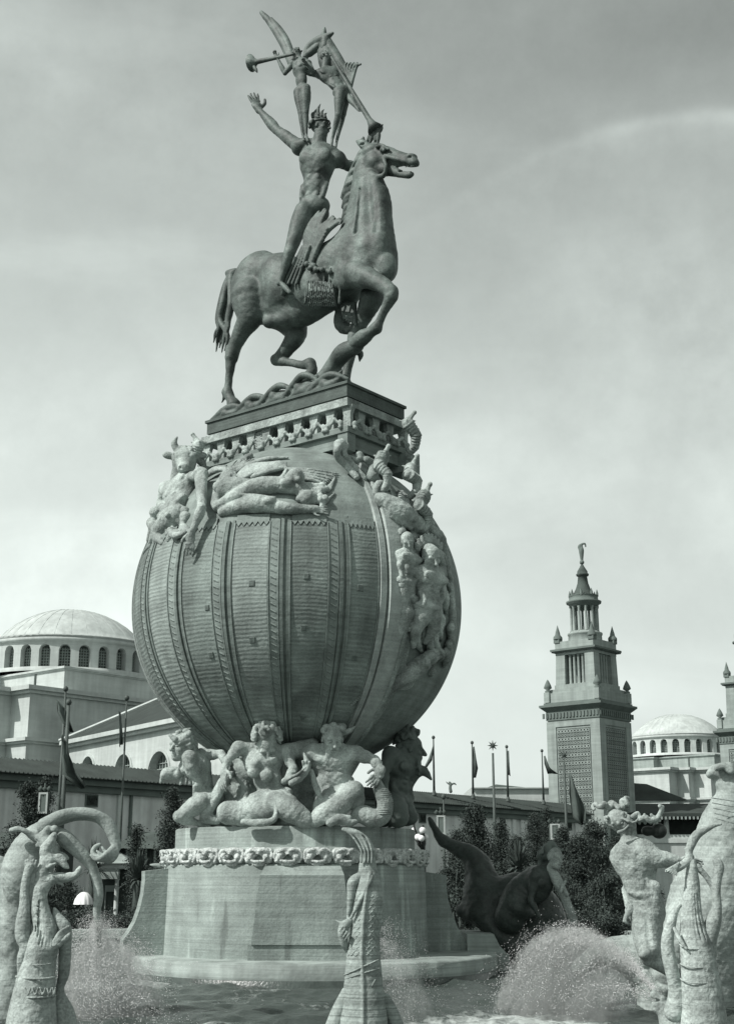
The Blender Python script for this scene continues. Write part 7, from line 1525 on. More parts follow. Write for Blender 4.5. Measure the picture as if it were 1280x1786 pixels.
def low_gallery():
    A = P(1095, 1398, 172); r = thing('tiled_roof_gallery', 'low gallery with dark tiled roof and paired columns right of the tower', 'gallery', (A[0], A[1], 0))
    FR = frame(float(A[0]) - 1, float(A[1]) + 4, (1.0, -.06)); z = lambda y: float(P(1150, y, 172)[2])
    m = MB(FR); m.add([(-2, -2, z(1418)), (60, -2, z(1418)), (60, 5, z(1396)), (-2, 5, z(1396)), (-2, -2, z(1424)), (60, -2, z(1424)), (60, 5, z(1424)), (-2, 5, z(1424))], [(0, 1, 2, 3), (7, 6, 5, 4), (0, 4, 5, 1), (3, 7, 4, 0), (2, 6, 7, 3)]); m.build('tiled_roof', M_TILE, r)
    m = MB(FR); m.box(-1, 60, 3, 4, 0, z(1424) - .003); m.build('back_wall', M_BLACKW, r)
    m = MB(FR); m.box(-1, 60, -1, 0, 0, z(1470)); m.box(-1, 60, -1.2, .2, z(1470) + .003, z(1462)); m.box(-1, 60, -1, 0, z(1462) + .003, z(1455)); m.build('balcony_front', M_WALLP, r)
    for x in (5.0, 6.4, 12.6, 14.0, 20.5, 22, 28, 29.5):
        m = MB(FR); m.lathe([(.42, z(1455)), (.34, z(1452)), (.32, z(1428)), (.42, z(1424) - .01)], (x, -.4, 0), 10); m.build('column', M_WALLP, r)
    m = MB(FR); k = -2
    while k < 58: m.box(k, k + .22, -2.2, -2.01, z(1424) - .35, z(1424)); k += .5
    m.build('eave_teeth', M_WALLT, r)
    m = MB(); a_, b_, c_, d_ = P(1102, 1366, 186), P(1128, 1368, 186), P(1200, 1396, 182), P(1100, 1396, 182); e_, f_ = P(1200, 1396, 190), P(1100, 1396, 190)
    m.add([a_, b_, c_, d_, (e_[0], 192, e_[2]), (f_[0], 192, f_[2])], [(3, 2, 1, 0), (1, 2, 4), (0, 1, 4, 5), (0, 5, 3), (2, 3, 5, 4)]); m.build('hipped_roof', M_TILE, r)
    # pale range behind the long wall
    r = thing('pale_low_range', 'sunlit pale building top with small pediment behind the wall left of the tower', 'building', P(890, 1400, 185))
    z2 = lambda y: float(P(890, y, 185)[2]); x = lambda p: float(P(p, 1380, 185)[0])
    m = MB(); m.box(x(822), x(965), 185, 200, 0, z2(1376)); m.build('wall', M_WALLP, r)
    m = MB(); m.prism([(x(822), 184.6), (x(965), 184.6), (x(965), 200), (x(822), 200)], z2(1376) + .003, z2(1374)); m.build('coping', M_WALLP, r)
    m = MB(); zz = z2(1374) + .003
    vs = [(x(846), 188, zz), (x(900), 188, zz), (x(869), 188, z2(1366)), (x(846), 200, zz), (x(950), 200, zz), (x(869), 200, z2(1366)), (x(948), 188, zz)]
    m.add(vs, [(0, 6, 2), (0, 2, 5, 3), (2, 6, 4, 5)]); m.build('pediment_roof', M_TRIMD, r)
    # winged figure on the wall top
    o = P(786, 1380, 143); mm = mpp(1380, 143); Rr = lambda v: v * mm; r = thing('winged_roof_figure', 'tiny winged figure standing on the wall top right of the globe', 'roof statue', o)
    q = K(143); s = Sculpt(.07, .08); s.chain([(q(786, 1381), Rr(3)), (q(785, 1374), Rr(2.6)), (q(786, 1368), Rr(2)), (q(784, 1365), Rr(1.8))], k=.06); s.chain([(q(786, 1370), Rr(1.5)), (q(781, 1367), Rr(1.2)), (q(778, 1364), Rr(.9))]); s.chain([(q(787, 1369), Rr(1.6)), (q(792, 1367), Rr(1.6)), (q(796, 1370), Rr(.8))]); s.build('body', M_TRIMD, r)
M_BLACKW = mat('shaded_recess_wall', .06, rough=.9, var=.3)  # shade under the roofs painted in as a near-black wall
low_gallery()
# ================================================================== POLES, FLAGS, LANTERNS, LAMPS
def flag_mesh(pts, nu=8):
    """cloth strip from two edge polylines with folds"""
    A, B = pts; n = len(A); V = []; 
    for j in range(n):
        for i in range(nu + 1):
            t = i / nu; p = A[j] * (1 - t) + B[j] * t; p = p + np.array((0, .35 * math.sin(t * 7 + j * 1.3), 0)); V.append(p)
    w_ = nu + 1; Q = [(j * w_ + i, j * w_ + i + 1, (j + 1) * w_ + i + 1, (j + 1) * w_ + i) for j in range(n - 1) for i in range(nu)]
    return npmesh('flag', V, Q)
def flagpole(px, top, base, Y, label, flag=None, star=False, rad=.09, group=None, nm='flagpole', z0=None, lantern=None):
    b, t = P(px, base, Y), P(px, top, Y)
    zb = z0 if z0 is not None else float(b[2]); x = float(b[0])
    r = thing(nm, label, 'flagpole', (x, Y, zb), group)
    m = MB(); m.tube([(x, Y, zb), (x, Y, t[2])], [rad * 1.5, rad * .8], 10); m.lathe([(rad * 3, zb), (rad * 2.4, zb + .3), (rad * 1.4, zb + .5)], (x, Y, 0), 10); m.build('pole', M_POLE, r)
    m = MB()
    if star:
        for i in range(8):
            a = math.pi * i / 4; L_ = .42; c, s_ = math.cos(a), math.sin(a); zt = float(t[2]) + .55
            m.add([(x + c * L_, Y, zt + s_ * L_), (x - s_ * .1, Y, zt + c * .1), (x + s_ * .1, Y, zt - c * .1), (x, Y - .1, zt), (x, Y + .1, zt)], [(0, 1, 3), (0, 3, 2), (0, 4, 1), (0, 2, 4)])
        m.build('star', M_POLE, r)
    else: m.lathe([(.01, float(t[2]) + .42), (.14, float(t[2]) + .34), (.19, float(t[2]) + .2), (.14, float(t[2]) + .06), (.01, float(t[2]))], (x, Y, 0), 10); m.build('ball_finial', M_POLE, r)
    if flag:
        A = [P(a[0], a[1], Y - .1) for a in flag[0]]; B = [P(a[0], a[1], Y - .1) for a in flag[1]]
        A = [a + np.array((0, .1 * i, 0)) for i, a in enumerate(A)]
        o = link('flag', flag_mesh((A, B)), M_FLAG, r)
        sm = o.modifiers.new('thickness', 'SOLIDIFY'); sm.thickness = .03
    if lantern:
        lx, ly, lw, lh = lantern; c = P(lx, ly, Y); s_ = mpp(ly, Y); wd, hh = lw * s_ / 2, lh * s_ / 2
        m = MB(); m.box(c[0] - wd, c[0] + wd, Y - wd - .3, Y + wd - .3, c[2] - hh, c[2] + hh); lb = m.build('box_lantern', M_TILE2, r)
        m = MB(); q = wd * .62
        for (x0, x1, za, zb_) in ((-wd, wd, hh * .82, hh), (-wd, wd, -hh, -hh * .82), (-wd, -q, -hh * .818, hh * .818), (q, wd, -hh * .818, hh * .818)): m.box(c[0] + x0, c[0] + x1, Y - wd - .38, Y - wd - .303, c[2] + za, c[2] + zb_)
        m.build('lantern_frame', M_WALLP, lb)
        m = MB(); m.box(c[0] - q, c[0] + q, Y - wd - .34, Y - wd - .304, c[2] - hh * .8, c[2] + hh * .8); m.build('lantern_panel', M_TRIMD, lb)
        m = MB(); m.tube([(c[0] - wd * 1.3, Y - .3, c[2] + hh * 1.35), (c[0] + wd * 1.3, Y - .3, c[2] + hh * 1.35)], .09, 6); m.tube([(c[0], Y - .3, c[2] + hh * 1.0), (c[0], Y - .3, c[2] + hh * 1.9)], .06, 6)
        for a in (-.9, 0, .9): m.lathe([(.01, .2), (.2, 0), (.01, -.2)], (c[0] + wd * a, Y - .3, c[2] + hh * 1.35), 8)
        m.build('lantern_crest', M_TILE2, lb)
def wall_depth(px):
    dx = px - 640.; ry = F_PX * CP + 500 * SP; k = dx / ry  # x = k*y
    t = (k * WO[1] - WO[0]) / (WD[0] - k * WD[1]); return WO[1] + WD[1] * t
g1 = 'flagpoles on the long wall'
def wz(px): return WH + .1
flagpole(757, 1290, 1381, wall_depth(757) + 1.6, 'wall-top flagpole nearest the globe, its flag blown left', ([(756, 1299), (748, 1322), (737, 1345)], [(756, 1301), (754, 1326), (739, 1347)]), group=g1, z0=WH - .1)
flagpole(825, 1299, 1385, wall_depth(825) + 1.6, 'wall-top flagpole with limp flag, second from the globe', ([(825, 1303), (825, 1330), (827, 1357)], [(827, 1303), (834, 1340), (830, 1357)]), group=g1, z0=WH - .1)
flagpole(886, 1306, 1395, wall_depth(886) + 1.6, 'wall-top flagpole with narrow furled flag, third from the globe', ([(885, 1310), (886, 1330), (887, 1352)], [(887, 1310), (889, 1334), (890, 1354)]), group=g1, z0=WH - .1)
flagpole(948, 1313, 1400, wall_depth(948) + 1.6, 'wall-top flagpole beside the tower, dark flag blown right', ([(949, 1319), (950, 1332), (956, 1350)], [(950, 1319), (960, 1340), (973, 1350)]), group=g1, z0=WH - .1)
flagpole(864, 1314, 1500, 100, 'star-topped pole rising before the trees, without a flag', star=True, rad=.10, z0=.12, group='star-topped poles')
flagpole(990, 1330, 1500, 103, 'star-topped pole with a long drooping flag in front of the tower', ([(993, 1352), (994, 1385), (1000, 1425), (1013, 1440)], [(995, 1352), (1010, 1385), (1022, 1412), (1020, 1438)]), star=True, rad=.10, z0=.12, group='star-topped poles', lantern=(966, 1452, 17, 27))
flagpole(104, 1231, 1500, 84, 'tall dark pole at the left with a box lantern and a drooping flag', ([(107, 1280), (106, 1320), (106, 1353), (122, 1364), (141, 1377)], [(110, 1290), (120, 1319), (130, 1338), (138, 1350), (151, 1371)]), rad=.13, z0=.12, lantern=(79, 1402, 16, 36))
flagpole(97, 1207, 1500, 92, 'thin pole at the left flying a dark flag before the palace piers', ([(98, 1222), (98, 1241), (108, 1262), (122, 1279)], [(101, 1222), (114, 1240), (122, 1256), (129, 1274)]), rad=.09, z0=.12)
flagpole(208, 1223, 1500, 94, 'thin pole with a limp flag in front of the hipped roof', ([(207, 1242), (208, 1270), (208, 1303)], [(209, 1242), (212, 1275), (214, 1296)]), rad=.07, z0=.12)
flagpole(775, 1395, 1500, 100, 'short post holding a box lantern right of the lamp globes', nm='lantern_post', rad=.07, z0=.12, lantern=(768, 1440, 15, 32))
def lamp_cluster():
    Y = 62; r = thing('globe_street_lamp', 'dark street lamp with a cluster of white glass globes right of the drum', 'street lamp', (P(738, 1480, Y)[0], Y, .12))
    x = float(P(738, 1480, Y)[0]); s_ = mpp(1450, Y); m = MB(); zt = float(P(738, 1440, Y)[2])
    m.lathe([(.35, .12), (.3, .5), (.14, .8), (.1, 2.5), (.13, 2.6), (.08, zt - .4), (.05, zt)], (x, Y, 0), 12)
    gl = [(722, 1431, 6.5, 0), (737, 1449, 6, 0), (729, 1461, 6, -.25), (741, 1461, 6, .2), (722, 1448, 4.5, .3), (735, 1463, 5.5, -.4)]
    for (px, py, rr, dy) in gl: p = P(px, py + 7, Y + dy); m.tube([(x, Y, zt - 1.1), (p[0], p[1], p[2] - .12), (p[0], p[1], p[2] + .05)], .05, 6)
    m.build('standard', M_BLACK, r)
    for (px, py, rr, dy) in gl: s = Sculpt(.03); s.ell(P(px, py, Y + dy), rr * s_); s.build('glass_globe', M_GLOBEW, r)
M_GLOBEW = mat('opal_glass', .8, rough=.25, var=.03, bump=0, spec=.5)
lamp_cluster()
# ================================================================== KIOSK, PAVILION, PARASOL, PEOPLE
def kiosk():
    Y = 86; z = lambda y: float(P(205, y, Y)[2]); x = lambda p: float(P(p, 1550, Y)[0])
    r = thing('garden_kiosk', 'small columned kiosk with a pale pyramid roof under the arching tail', 'kiosk', (x(200), Y, .12))
    m = MB(); x0, x1 = x(163), x(237); c = (x0 + x1) / 2; zt = z(1488)
    m.add([(x0, Y - 2, z(1507)), (x1, Y - 2, z(1507)), (x1, Y + 2, z(1507)), (x0, Y + 2, z(1507)), (c + .25, Y, zt)], [(0, 1, 4), (1, 2, 4), (2, 3, 4), (3, 0, 4), (3, 2, 1, 0)]); m.build('roof', M_WALLT, r)
    m = MB(); m.box(x0 + .1, x1 - .1, Y - 1.8, Y + 1.8, z(1516), z(1507) - .01); m.build('entablature', M_WALLP, r)
    for p_ in (179, 211):
        m = MB(); m.lathe([(.2, .12), (.2, .3), (.14, .34), (.12, z(1537)), (.18, z(1534))], (x(p_), Y - 1.5, 0), 12); m.build('column', M_WALLP, r)
    m = MB(); m.box(x(176), x(214), Y - 1.75, Y - 1.2, z(1534) + .005, z(1517)); m.build('beam', M_WALLT, r)
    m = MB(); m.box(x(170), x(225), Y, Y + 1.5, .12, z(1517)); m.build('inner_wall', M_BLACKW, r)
    m = MB(); m.box(x(186), x(206), Y - .15, Y - .005, z(1556), z(1545)); m.box(x(184), x(186), Y - .15, Y - .005, .2, z(1545)); m.box(x(206), x(208), Y - .15, Y - .005, .2, z(1545)); m.build('door_frame', M_WALLT, r)
    for i in range(2):
        Yc = 92 + i * 3; r = thing('garden_pavilion', ['long dark-roofed garden pavilion at the left edge', 'dark-roofed garden pavilion between the arching tail and the drum'][i], 'pavilion', (P([20, 250][i], 1550, Yc)[0], Yc, .12))
        x = lambda p: float(P(p, 1550, Yc)[0]); z = lambda y: float(P(205, y, Yc)[2]); xa, xb = ((-60, 120), (205, 330))[i]
        m = MB(); m.add([(x(xa), Yc - 3, z(1482)), (x(xb), Yc - 3, z(1482)), (x(xb), Yc + 3, z(1482)), (x(xa), Yc + 3, z(1482)), (x(xa + 25), Yc, z(1452)), (x(xb - 25), Yc, z(1452))], [(0, 1, 5, 4), (1, 2, 5), (2, 3, 4, 5), (3, 0, 4), (3, 2, 1, 0)]); m.build('roof', M_TILE2, r)
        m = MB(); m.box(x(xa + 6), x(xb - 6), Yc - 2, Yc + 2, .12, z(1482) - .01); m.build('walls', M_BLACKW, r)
        for p_ in range(xa + 8, xb - 4, 16): m = MB(); m.lathe([(.12, .12), (.1, z(1484))], (x(p_), Yc - 2.3, 0), 8); m.build('post', M_WALLT, r)
    Y = 78; x = float(P(146, 1570, Y)[0]); zt = float(P(146, 1556, Y)[2]); r = thing('garden_parasol', 'small white scalloped parasol open in front of the kiosk', 'parasol', (x, Y, .12))
    V, Fc = [], []; n = 12; rr = 16 * mpp(1570, Y); zb = float(P(146, 1580, Y)[2])
    m = MB(); vs = [(x, Y, zt)]
    for j in range(1, 5):
        for i in range(n * 4):
            a = 2 * math.pi * i / (n * 4); sc2 = 1 + .10 * abs(math.sin(a * n / 2)) * j / 4; t = j / 4; vs.append((x + rr * math.sin(t * 1.5) * sc2 * math.cos(a), Y + rr * math.sin(t * 1.5) * sc2 * math.sin(a), zb + (zt - zb) * math.cos(t * 1.5)))
    N4 = n * 4; fs = [(0, 1 + i, 1 + (i + 1) % N4) for i in range(N4)] + [(1 + j * N4 + i, 1 + (j + 1) * N4 + i, 1 + (j + 1) * N4 + (i + 1) % N4, 1 + j * N4 + (i + 1) % N4) for j in range(3) for i in range(N4)]
    m.add(vs, fs, True); m.build('canopy', M_GLOBEW, r); m = MB(); m.tube([(x, Y, .12), (x, Y, zt + .25)], .04, 6); m.build('pole', M_POLE, r)
    # seated visitors in dark clothes beneath it
    for i, (px, lab) in enumerate(((114, 'visitor in dark clothes seated left of the white parasol'), (136, 'visitor in dark clothes seated beneath the white parasol'))):
        q = lambda a, b, dy=0: np.array((P(px, 1590, Y)[0] + a, Y + .3 + dy, .12 + b)); s = Sculpt(.05, .04)
        human(s, dict(pel=q(0, .5), neck=q(0, 1.08, -.05), head=q(0, 1.27, -.06), shL=q(-.2, 1.02), shR=q(.2, 1.02), elL=q(-.28, .75, -.1), elR=q(.28, .75, -.1), wrL=q(-.15, .62, -.35), wrR=q(.15, .62, -.35), hiL=q(-.1, .48), hiR=q(.1, .48), knL=q(-.12, .52, -.45), knR=q(.12, .52, -.45), anL=q(-.12, .08, -.4), anR=q(.12, .08, -.4), toL=q(-.12, .04, -.6), toR=q(.12, .04, -.6)), .23, np.array((0, -1., 0)), fat=1.15)
        o = s.build('person', M_BLACK); tag(o, lab, 'person')
        m = MB(); m.box(q(0, 0)[0] - .3, q(0, 0)[0] + .3, Y + .1, Y + .55, .40, .46); m.box(q(0, 0)[0] - .3, q(0, 0)[0] + .3, Y + .5, Y + .56, .46, 1.0)
        for a in (-.27, .27):
            for b in (.13, .5): m.box(q(0, 0)[0] + a - .025, q(0, 0)[0] + a + .025, Y + b, Y + b + .05, .12, .399)
        o = m.build('garden_chair', M_POLE); tag(o, 'dark garden chair under the visitor ' + ('left of' if i == 0 else 'beneath') + ' the parasol', 'chair')
kiosk()
# ================================================================== VEGETATION
def leaf_mat(name, v):
    m = mat(name, v, rough=.75, var=.45, vscale=1.3, bump=0, spec=.2); return m
M_LEAF = leaf_mat('conifer_leaf', .050); M_LEAF2 = leaf_mat('shrub_leaf', .060); M_BARK = mat('bark', .06, rough=.9, var=.3)
def leaves(C_, size, rg, up=.3):
    n = len(C_); a = rg.normal(size=(n, 3)); a /= np.linalg.norm(a, axis=1, keepdims=True); b = rg.normal(size=(n, 3)); b -= a * (a * b).sum(1, keepdims=True); b /= np.linalg.norm(b, axis=1, keepdims=True)
    sz = (size * rg.uniform(.6, 1.4, n))[:, None]; V = np.stack([C_ - a * sz * .5, C_ + b * sz * .32, C_ + a * sz * .5, C_ - b * sz * .32], 1).reshape(-1, 3)
    return V, np.arange(4 * n).reshape(n, 4)
def conifer(px, top, Y, halfw_px, label, seed=0, n=20000, base=.12, blunt=.62, nm='conifer_tree', cat='tree', mt=None, group='conifers before the wall'):
    rg = np.random.default_rng(seed + 100); x = float(P(px, 1560, Y)[0]); zt = float(P(px, top, Y)[2]); hw = halfw_px * mpp(1500, Y); H = zt - base
    r = thing(nm, label, cat, (x, Y, base), group)
    m = MB(); m.tube([(x, Y, base), (x + .05, Y, base + H * .5), (x, Y, base + H * .93)], [.06 * hw + .1, .05 * hw + .05, .02], 8); 
    nb = 70; bt = []
    for i in range(nb):
        t = (i + rg.random()) / nb; h = base + H * (.02 + .96 * t); R_ = hw * (1 - t) ** blunt * rg.uniform(.72, 1.15) + .12; a = rg.uniform(0, 2 * math.pi); tip = (x + R_ * math.cos(a), Y + R_ * math.sin(a), h + R_ * rg.uniform(.1, .45)); bt.append(((x, Y, h), tip, R_))
        if i % 2 == 0: m.tube([(x, Y, h), tip], [.04, .012], 4)
    m.build('trunk', M_BARK, r)
    C_ = []
    per = n // nb
    for (a, b, R_) in bt:
        t = rg.random(per) ** .55; p = np.array(a)[None] * (1 - t)[:, None] + np.array(b)[None] * t[:, None]; sp = .16 + .20 * R_; C_.append(p + rg.normal(size=(per, 3)) * sp * (.35 + .65 * t[:, None]) * np.array((1, 1, .85)))
    V, Q = leaves(np.concatenate(C_), max(.10, hw * .075), rg); link('crown', npmesh('crown', V, Q, False), mt or M_LEAF, r)
def bush(px, py_top, Y, hw_px, label, seed=0, n=6000, nm='shrub', cat='shrub', mt=None, group='shrubs behind the pool'):
    rg = np.random.default_rng(seed + 500); x = float(P(px, 1580, Y)[0]); zt = float(P(px, py_top, Y)[2]); hw = hw_px * mpp(1550, Y); H = zt - .12
    r = thing(nm, label, cat, (x, Y, .12), group); m = MB()
    C_ = []; nc_ = 26
    for i in range(nc_):
        a = rg.uniform(0, 2 * math.pi); rr = hw * rg.random() ** .6 * .85; h = .12 + H * rg.uniform(.15, .92) * (1 - .35 * (rr / hw) ** 2); c = np.array((x + rr * math.cos(a), Y + rr * math.sin(a) * .8, h)); n = n; sp = hw * rg.uniform(.10, .2)
        C_.append(c + rg.normal(size=(n // nc_, 3)) * sp * np.array((1, 1, .8)))
        if i < 10: m.tube([(x + rg.uniform(-.1, .1), Y, .1), ((x + c[0]) / 2, (Y + c[1]) / 2, h * .45), tuple(c)], [.07, .05, .02], 5)
    m.build('stems', M_BARK, r); C2 = np.concatenate(C_); C2[:, 2] = np.maximum(C2[:, 2], .15)
    V, Q = leaves(C2, max(.09, hw * .055), rg); link('foliage', npmesh('foliage', V, Q, False), mt or M_LEAF2, r)
conifer(38, 1366, 84, 46, 'tall dark conifer at the far left below the palace', 1)
conifer(66, 1356, 88, 26, 'narrow dark conifer beside the left box lantern', 2)
conifer(296, 1376, 80, 34, 'dark conifer just left of the kneeling helmeted figure', 3, 22000)
conifer(828, 1406, 92, 44, 'dark conifer left of the plain star-topped pole', 4)
conifer(936, 1420, 108, 28, 'dark conifer left of the box lantern by the tower', 5)
conifer(957, 1410, 112, 14, 'slim dark conifer behind the box lantern by the tower', 6, 12000)
conifer(1040, 1436, 78, 40, 'broad dark conifer left of the merman', 7, 26000, blunt=.55)
conifer(1015, 1462, 74, 36, 'low dark conifer left of the broad one by the merman', 8)
conifer(233, 1440, 82, 12, 'small conifer sapling against the wall left of the globe', 9, 8000)
conifer(800, 1452, 84, 34, 'dark conifer just right of the globe street lamp', 12, 16000)
conifer(873, 1436, 96, 34, 'dark conifer right of the plain star-topped pole', 13, 16000)
conifer(905, 1462, 88, 34, 'dark conifer behind the spiky palm by the mermaid', 14, 14000)
conifer(985, 1446, 90, 36, 'dark conifer under the long drooping flag', 15, 18000)
conifer(1078, 1462, 84, 30, 'dark conifer between the broad conifer and the merman', 16, 14000)
bush(262, 1490, 78, 42, 'large dark drooping shrub left of the drum', 1, 12000)
bush(255, 1550, 74, 30, 'dark rounded shrub at the foot of the left fin', 11, 8000)
for i, (px, y, Y, w_, lab) in enumerate(((785, 1478, 72, 36, 'dark round shrub behind the lamp globes'), (800, 1545, 66, 34, 'dark low shrub behind the right fin'), (850, 1480, 74, 46, 'broad dark shrub below the plain star-topped pole'), (905, 1500, 76, 40, 'dark shrub behind the mermaid'),
        (955, 1500, 78, 44, 'dark shrub mass right behind the mermaid head'), (1000, 1520, 72, 46, 'dark shrub between mermaid and merman'), (1060, 1510, 70, 44, 'dark shrub just left of the merman torso'), (870, 1570, 68, 60, 'low dark shrub behind the sea beast tail'), (960, 1580, 68, 56, 'low dark shrub beside the mermaid arm'), (1040, 1590, 66, 50, 'low flowering shrub at the pool edge by the merman'),
        (20, 1490, 82, 60, 'dark shrub behind the arched sea beast'), (95, 1520, 80, 50, 'dark shrub behind the left curled mouth'), (150, 1600, 76, 60, 'low flower bed shrub under the parasol'), (215, 1600, 75, 40, 'low flower bed shrub beside the kiosk column'), (1110, 1530, 80, 46, 'dark shrub right behind the merman back'))):
    bush(px, y, Y, w_, lab, 20 + i, 15000 if w_ > 38 else 11000)
def agave(px, top, Y, label, seed, n=22, wpx=34):
    rg = random.Random(seed); x = float(P(px, 1560, Y)[0]); zt = float(P(px, top, Y)[2]); zb = float(P(px, top + 60, Y)[2]); m = MB(); s_ = mpp(1500, Y)
    r = thing('spiky_palm', label, 'palm', (x, Y, .12), 'spiky palms'); t = MB(); t.tube([(x, Y, .12), (x, Y, zb + .2)], [.25, .2], 8); t.build('trunk', M_BARK, r)
    for i in range(n * 3):
        a = rg.uniform(0, 2 * math.pi); e = rg.uniform(.1, 1.5); L_ = (zt - zb) * rg.uniform(.75, 1.05); pts = []
        for j in range(5):
            u = j / 4; e2 = e - u * u * .9 * (1.6 - e) ; pts.append(Vector((x + math.cos(a) * math.cos(e) * L_ * u * .75, Y + math.sin(a) * math.cos(e) * L_ * u * .75, zb + math.sin(e) * L_ * u - u * u * (1.4 - e) * L_ * .35)))
        w_ = .085; vs = []
        for j, p in enumerate(pts): ww = w_ * (1 - (j / 4) ** 2) + .005; d = Vector((-math.sin(a), math.cos(a), 0)) * ww; vs += [p - d, p + d]
        m.add(vs, [(2 * j, 2 * j + 1, 2 * j + 3, 2 * j + 2) for j in range(4)])
    m.build('fronds', M_LEAF2, r)
agave(905, 1458, 70, 'spiky palm standing out above the shrubs by the mermaid', 3)
agave(238, 1478, 76, 'drooping spiky palm beside the left fin of the pedestal', 5, 40)
agave(160, 1462, 83, 'spiky palm seen through the arching tail', 7)
# ================================================================== WATER JETS
def spray(name, label, arcs, n, Y0, size, seed):
    """droplets thrown along arcs: each arc = (start, control, end, spread0, spread1) in world space"""
    rg = np.random.default_rng(seed); C_ = []; D_ = []
    tot = sum(a[5] for a in arcs)
    for (p0, p1, p2, s0, s1, wgt) in arcs:
        k = int(n * wgt / tot); ns = max(12, int(70 * wgt)); sid = rg.integers(0, ns, k); t = (rg.random(k) ** .85)[:, None]
        g0 = rg.normal(size=(ns, 3)) * .5; g1 = g0 + rg.normal(size=(ns, 3)) * .55; g2 = g1 * 1.1 + rg.normal(size=(ns, 3)) * .5
        q0 = p0 + g0[sid] * s0; q1 = p1 + g1[sid] * (s0 + s1) * .75; q2 = p2 + g2[sid] * s1 * 1.3
        c = (1 - t) ** 2 * q0 + 2 * t * (1 - t) * q1 + t * t * q2; d = 2 * (1 - t) * (q1 - q0) + 2 * t * (q2 - q1)
        c = c + rg.normal(size=(k, 3)) * (.012 + .05 * (s0 + (s1 - s0) * t)) * (1 + 3 * (rg.random((k, 1)) > .8)); C_.append(c); D_.append(d / np.linalg.norm(d, axis=1, keepdims=True) + rg.normal(size=(k, 3)) * .12)
    C_ = np.concatenate(C_); D_ = np.concatenate(D_); keep = C_[:, 2] > .02; C_, D_ = C_[keep], D_[keep]
    D_ /= np.linalg.norm(D_, axis=1, keepdims=True); k = len(C_); a = np.cross(D_, rg.normal(size=(k, 3))); a /= np.linalg.norm(a, axis=1, keepdims=True); b = np.cross(D_, a)
    sz = (size * rg.uniform(.35, 1.0, k) ** 1.5)[:, None]; ln = sz * rg.uniform(1.0, 3.2, k)[:, None]
    V = np.stack([C_ + D_ * ln, C_ + a * sz, C_ + b * sz * .9 - a * sz * .5, C_ - b * sz * .9 - a * sz * .5, C_ - D_ * ln], 1).reshape(-1, 3)
    T = np.array([(0, 1, 2), (0, 2, 3), (0, 3, 1), (4, 2, 1), (4, 3, 2), (4, 1, 3)]); Q = (np.arange(k)[:, None, None] * 5 + T[None]).reshape(-1, 3)
    o = link(name, npmesh(name, V, Q, True), M_SPRAY); return tag(o, label, 'water spray', kind='stuff')
M_SPRAY = bpy.data.materials.new('spray'); M_SPRAY.use_nodes = True; _b = M_SPRAY.node_tree.nodes['Principled BSDF']; _b.inputs['Base Color'].default_value = tone(.8); _b.inputs['Roughness'].default_value = .3; _b.inputs['Alpha'].default_value = .8; _b.inputs['Subsurface Weight'].default_value = 0.0
W_ = P
spray('water_spray', 'arching jet of white droplets falling between the merman and the pedestal', [
    (W_(1152, 1742, 28.6), W_(1075, 1640, 30), W_(1010, 1640, 32), .02, .10, 3.2), (W_(1010, 1640, 32), W_(945, 1630, 34), W_(905, 1790, 34), .14, .36, 3.2),
    (W_(1040, 1645, 31), W_(975, 1590, 32), W_(900, 1720, 34), .10, .30, 2.2), (W_(1060, 1650, 30), W_(960, 1600, 32), W_(930, 1800, 31), .12, .42, 1.6),
    (W_(1152, 1742, 28.6), W_(1030, 1700, 30), W_(985, 1790, 31), .04, .30, 1.2), (W_(960, 1640, 33), W_(915, 1650, 33), W_(880, 1800, 33), .12, .28, 1.5), (W_(1120, 1700, 29.2), W_(1090, 1640, 30), W_(1000, 1700, 31), .05, .2, 1.0)], 40000, 30, .0085, 1)
spray('water_spray', 'fine falling spray between the near left fish and the pedestal', [
    (W_(172, 1612, 31.3), W_(185, 1600, 33), W_(230, 1720, 36), .08, .35, 1.5), (W_(172, 1612, 31.3), W_(150, 1600, 31), W_(135, 1760, 30), .08, .42, 1.6), (W_(172, 1612, 31.3), W_(172, 1650, 31), W_(190, 1800, 30), .15, .6, 2.6),
    (W_(215, 1660, 36), W_(240, 1650, 37), W_(265, 1740, 37), .15, .25, 1.0), (W_(150, 1700, 30), W_(200, 1700, 30), W_(240, 1800, 29), .4, .5, 1.2)], 26000, 30, .008, 2)
spray('water_spray', 'thin misty spray right of the ridged centre fish', [
    (W_(662, 1620, 25.4), W_(690, 1600, 28), W_(720, 1786, 30), .05, .3, 1.2), (W_(662, 1640, 25.4), W_(680, 1640, 26), W_(690, 1800, 27), .08, .25, 1.0), (W_(664, 1640, 25.4), W_(720, 1640, 30), W_(760, 1760, 33), .08, .35, .7)], 4000, 26, .0075, 3)

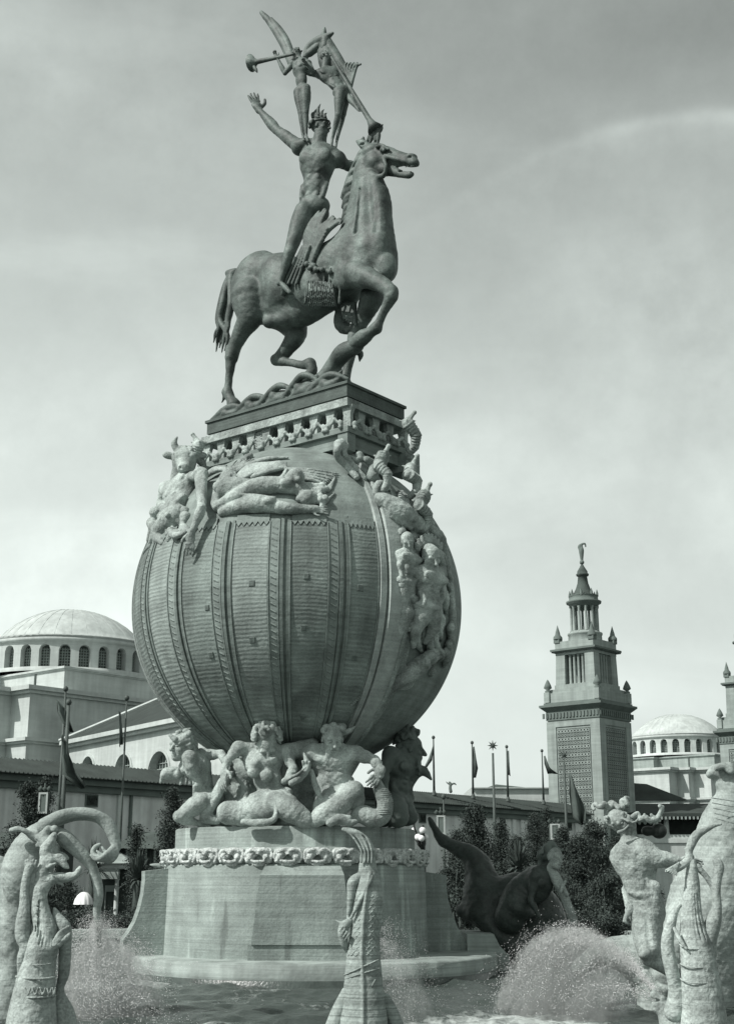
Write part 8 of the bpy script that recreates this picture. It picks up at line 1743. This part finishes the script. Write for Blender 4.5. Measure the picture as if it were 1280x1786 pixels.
def mist_mat(name, dens, sc_):
    m = bpy.data.materials.new(name); m.use_nodes = True; t = m.node_tree; t.nodes.clear(); out = N(t, 'ShaderNodeOutputMaterial'); pv = N(t, 'ShaderNodeVolumePrincipled'); L(t, pv.outputs[0], out.inputs['Volume'])
    pv.inputs['Color'].default_value = (.93, .97, .95, 1); pv.inputs['Anisotropy'].default_value = .3
    g = N(t, 'ShaderNodeNewGeometry'); mp = N(t, 'ShaderNodeMapping'); mp.inputs['Scale'].default_value = sc_; mp.inputs['Rotation'].default_value = (0, .5, 0); L(t, g.outputs['Position'], mp.inputs[0])
    n = N(t, 'ShaderNodeTexNoise'); n.inputs['Scale'].default_value = 1; n.inputs['Detail'].default_value = 5; n.inputs['Roughness'].default_value = .68; L(t, mp.outputs[0], n.inputs['Vector'])
    r = N(t, 'ShaderNodeMapRange'); r.inputs[1].default_value = .44; r.inputs[2].default_value = .66; r.inputs[3].default_value = 0.02 * dens; r.inputs[4].default_value = dens; L(t, n.outputs[0], r.inputs[0]); L(t, r.outputs[0], pv.inputs['Density'])
    return m
def mist(name, label, chains, mt):
    s = Sculpt(.07, .25)
    for c in chains: s.chain([(P(x, y, d), r) for x, y, d, r in c])
    s.cut((chains[0][0][0] * 0, 30, -6), (60, 60, 6.02)) if False else None
    o = s.build(name, mt, None, lump=.09, lscale=4.5); return tag(o, label, 'water mist', kind='stuff')
mist('water_mist', 'soft veil of mist around the arching jet by the merman', [
    [(1145, 1738, 28.7, .07), (1090, 1680, 29.5, .14), (1040, 1650, 30.5, .28), (1000, 1650, 31.5, .42), (960, 1670, 32.5, .55), (935, 1710, 33, .65), (915, 1765, 33, .75)],
    [(1020, 1690, 31, .45), (985, 1730, 31.5, .75), (960, 1790, 31.5, .9)], [(1080, 1700, 30, .3), (1040, 1750, 30.2, .5), (1030, 1790, 30.2, .6)]], mist_mat('jet_mist', 3.0, (5, 5, 2.2)))
mist('water_mist', 'thin falling veil of mist between the near left fish and the pedestal', [
    [(172, 1612, 31.4, .08), (176, 1650, 31.6, .30), (180, 1710, 32, .62), (190, 1775, 32, .95)], [(170, 1640, 31.4, .2), (150, 1700, 31, .5), (140, 1770, 31, .6)], [(190, 1650, 33, .2), (225, 1700, 34, .45), (245, 1760, 34, .6)]], mist_mat('veil_mist', 3.2, (5, 5, 1.2)))
mist('water_mist', 'faint mist beside the ridged centre fish', [
    [(664, 1640, 25.5, .05), (680, 1660, 27, .18), (700, 1710, 28, .38), (715, 1770, 28.5, .5)]], mist_mat('faint_mist', .8, (6, 6, 2)))
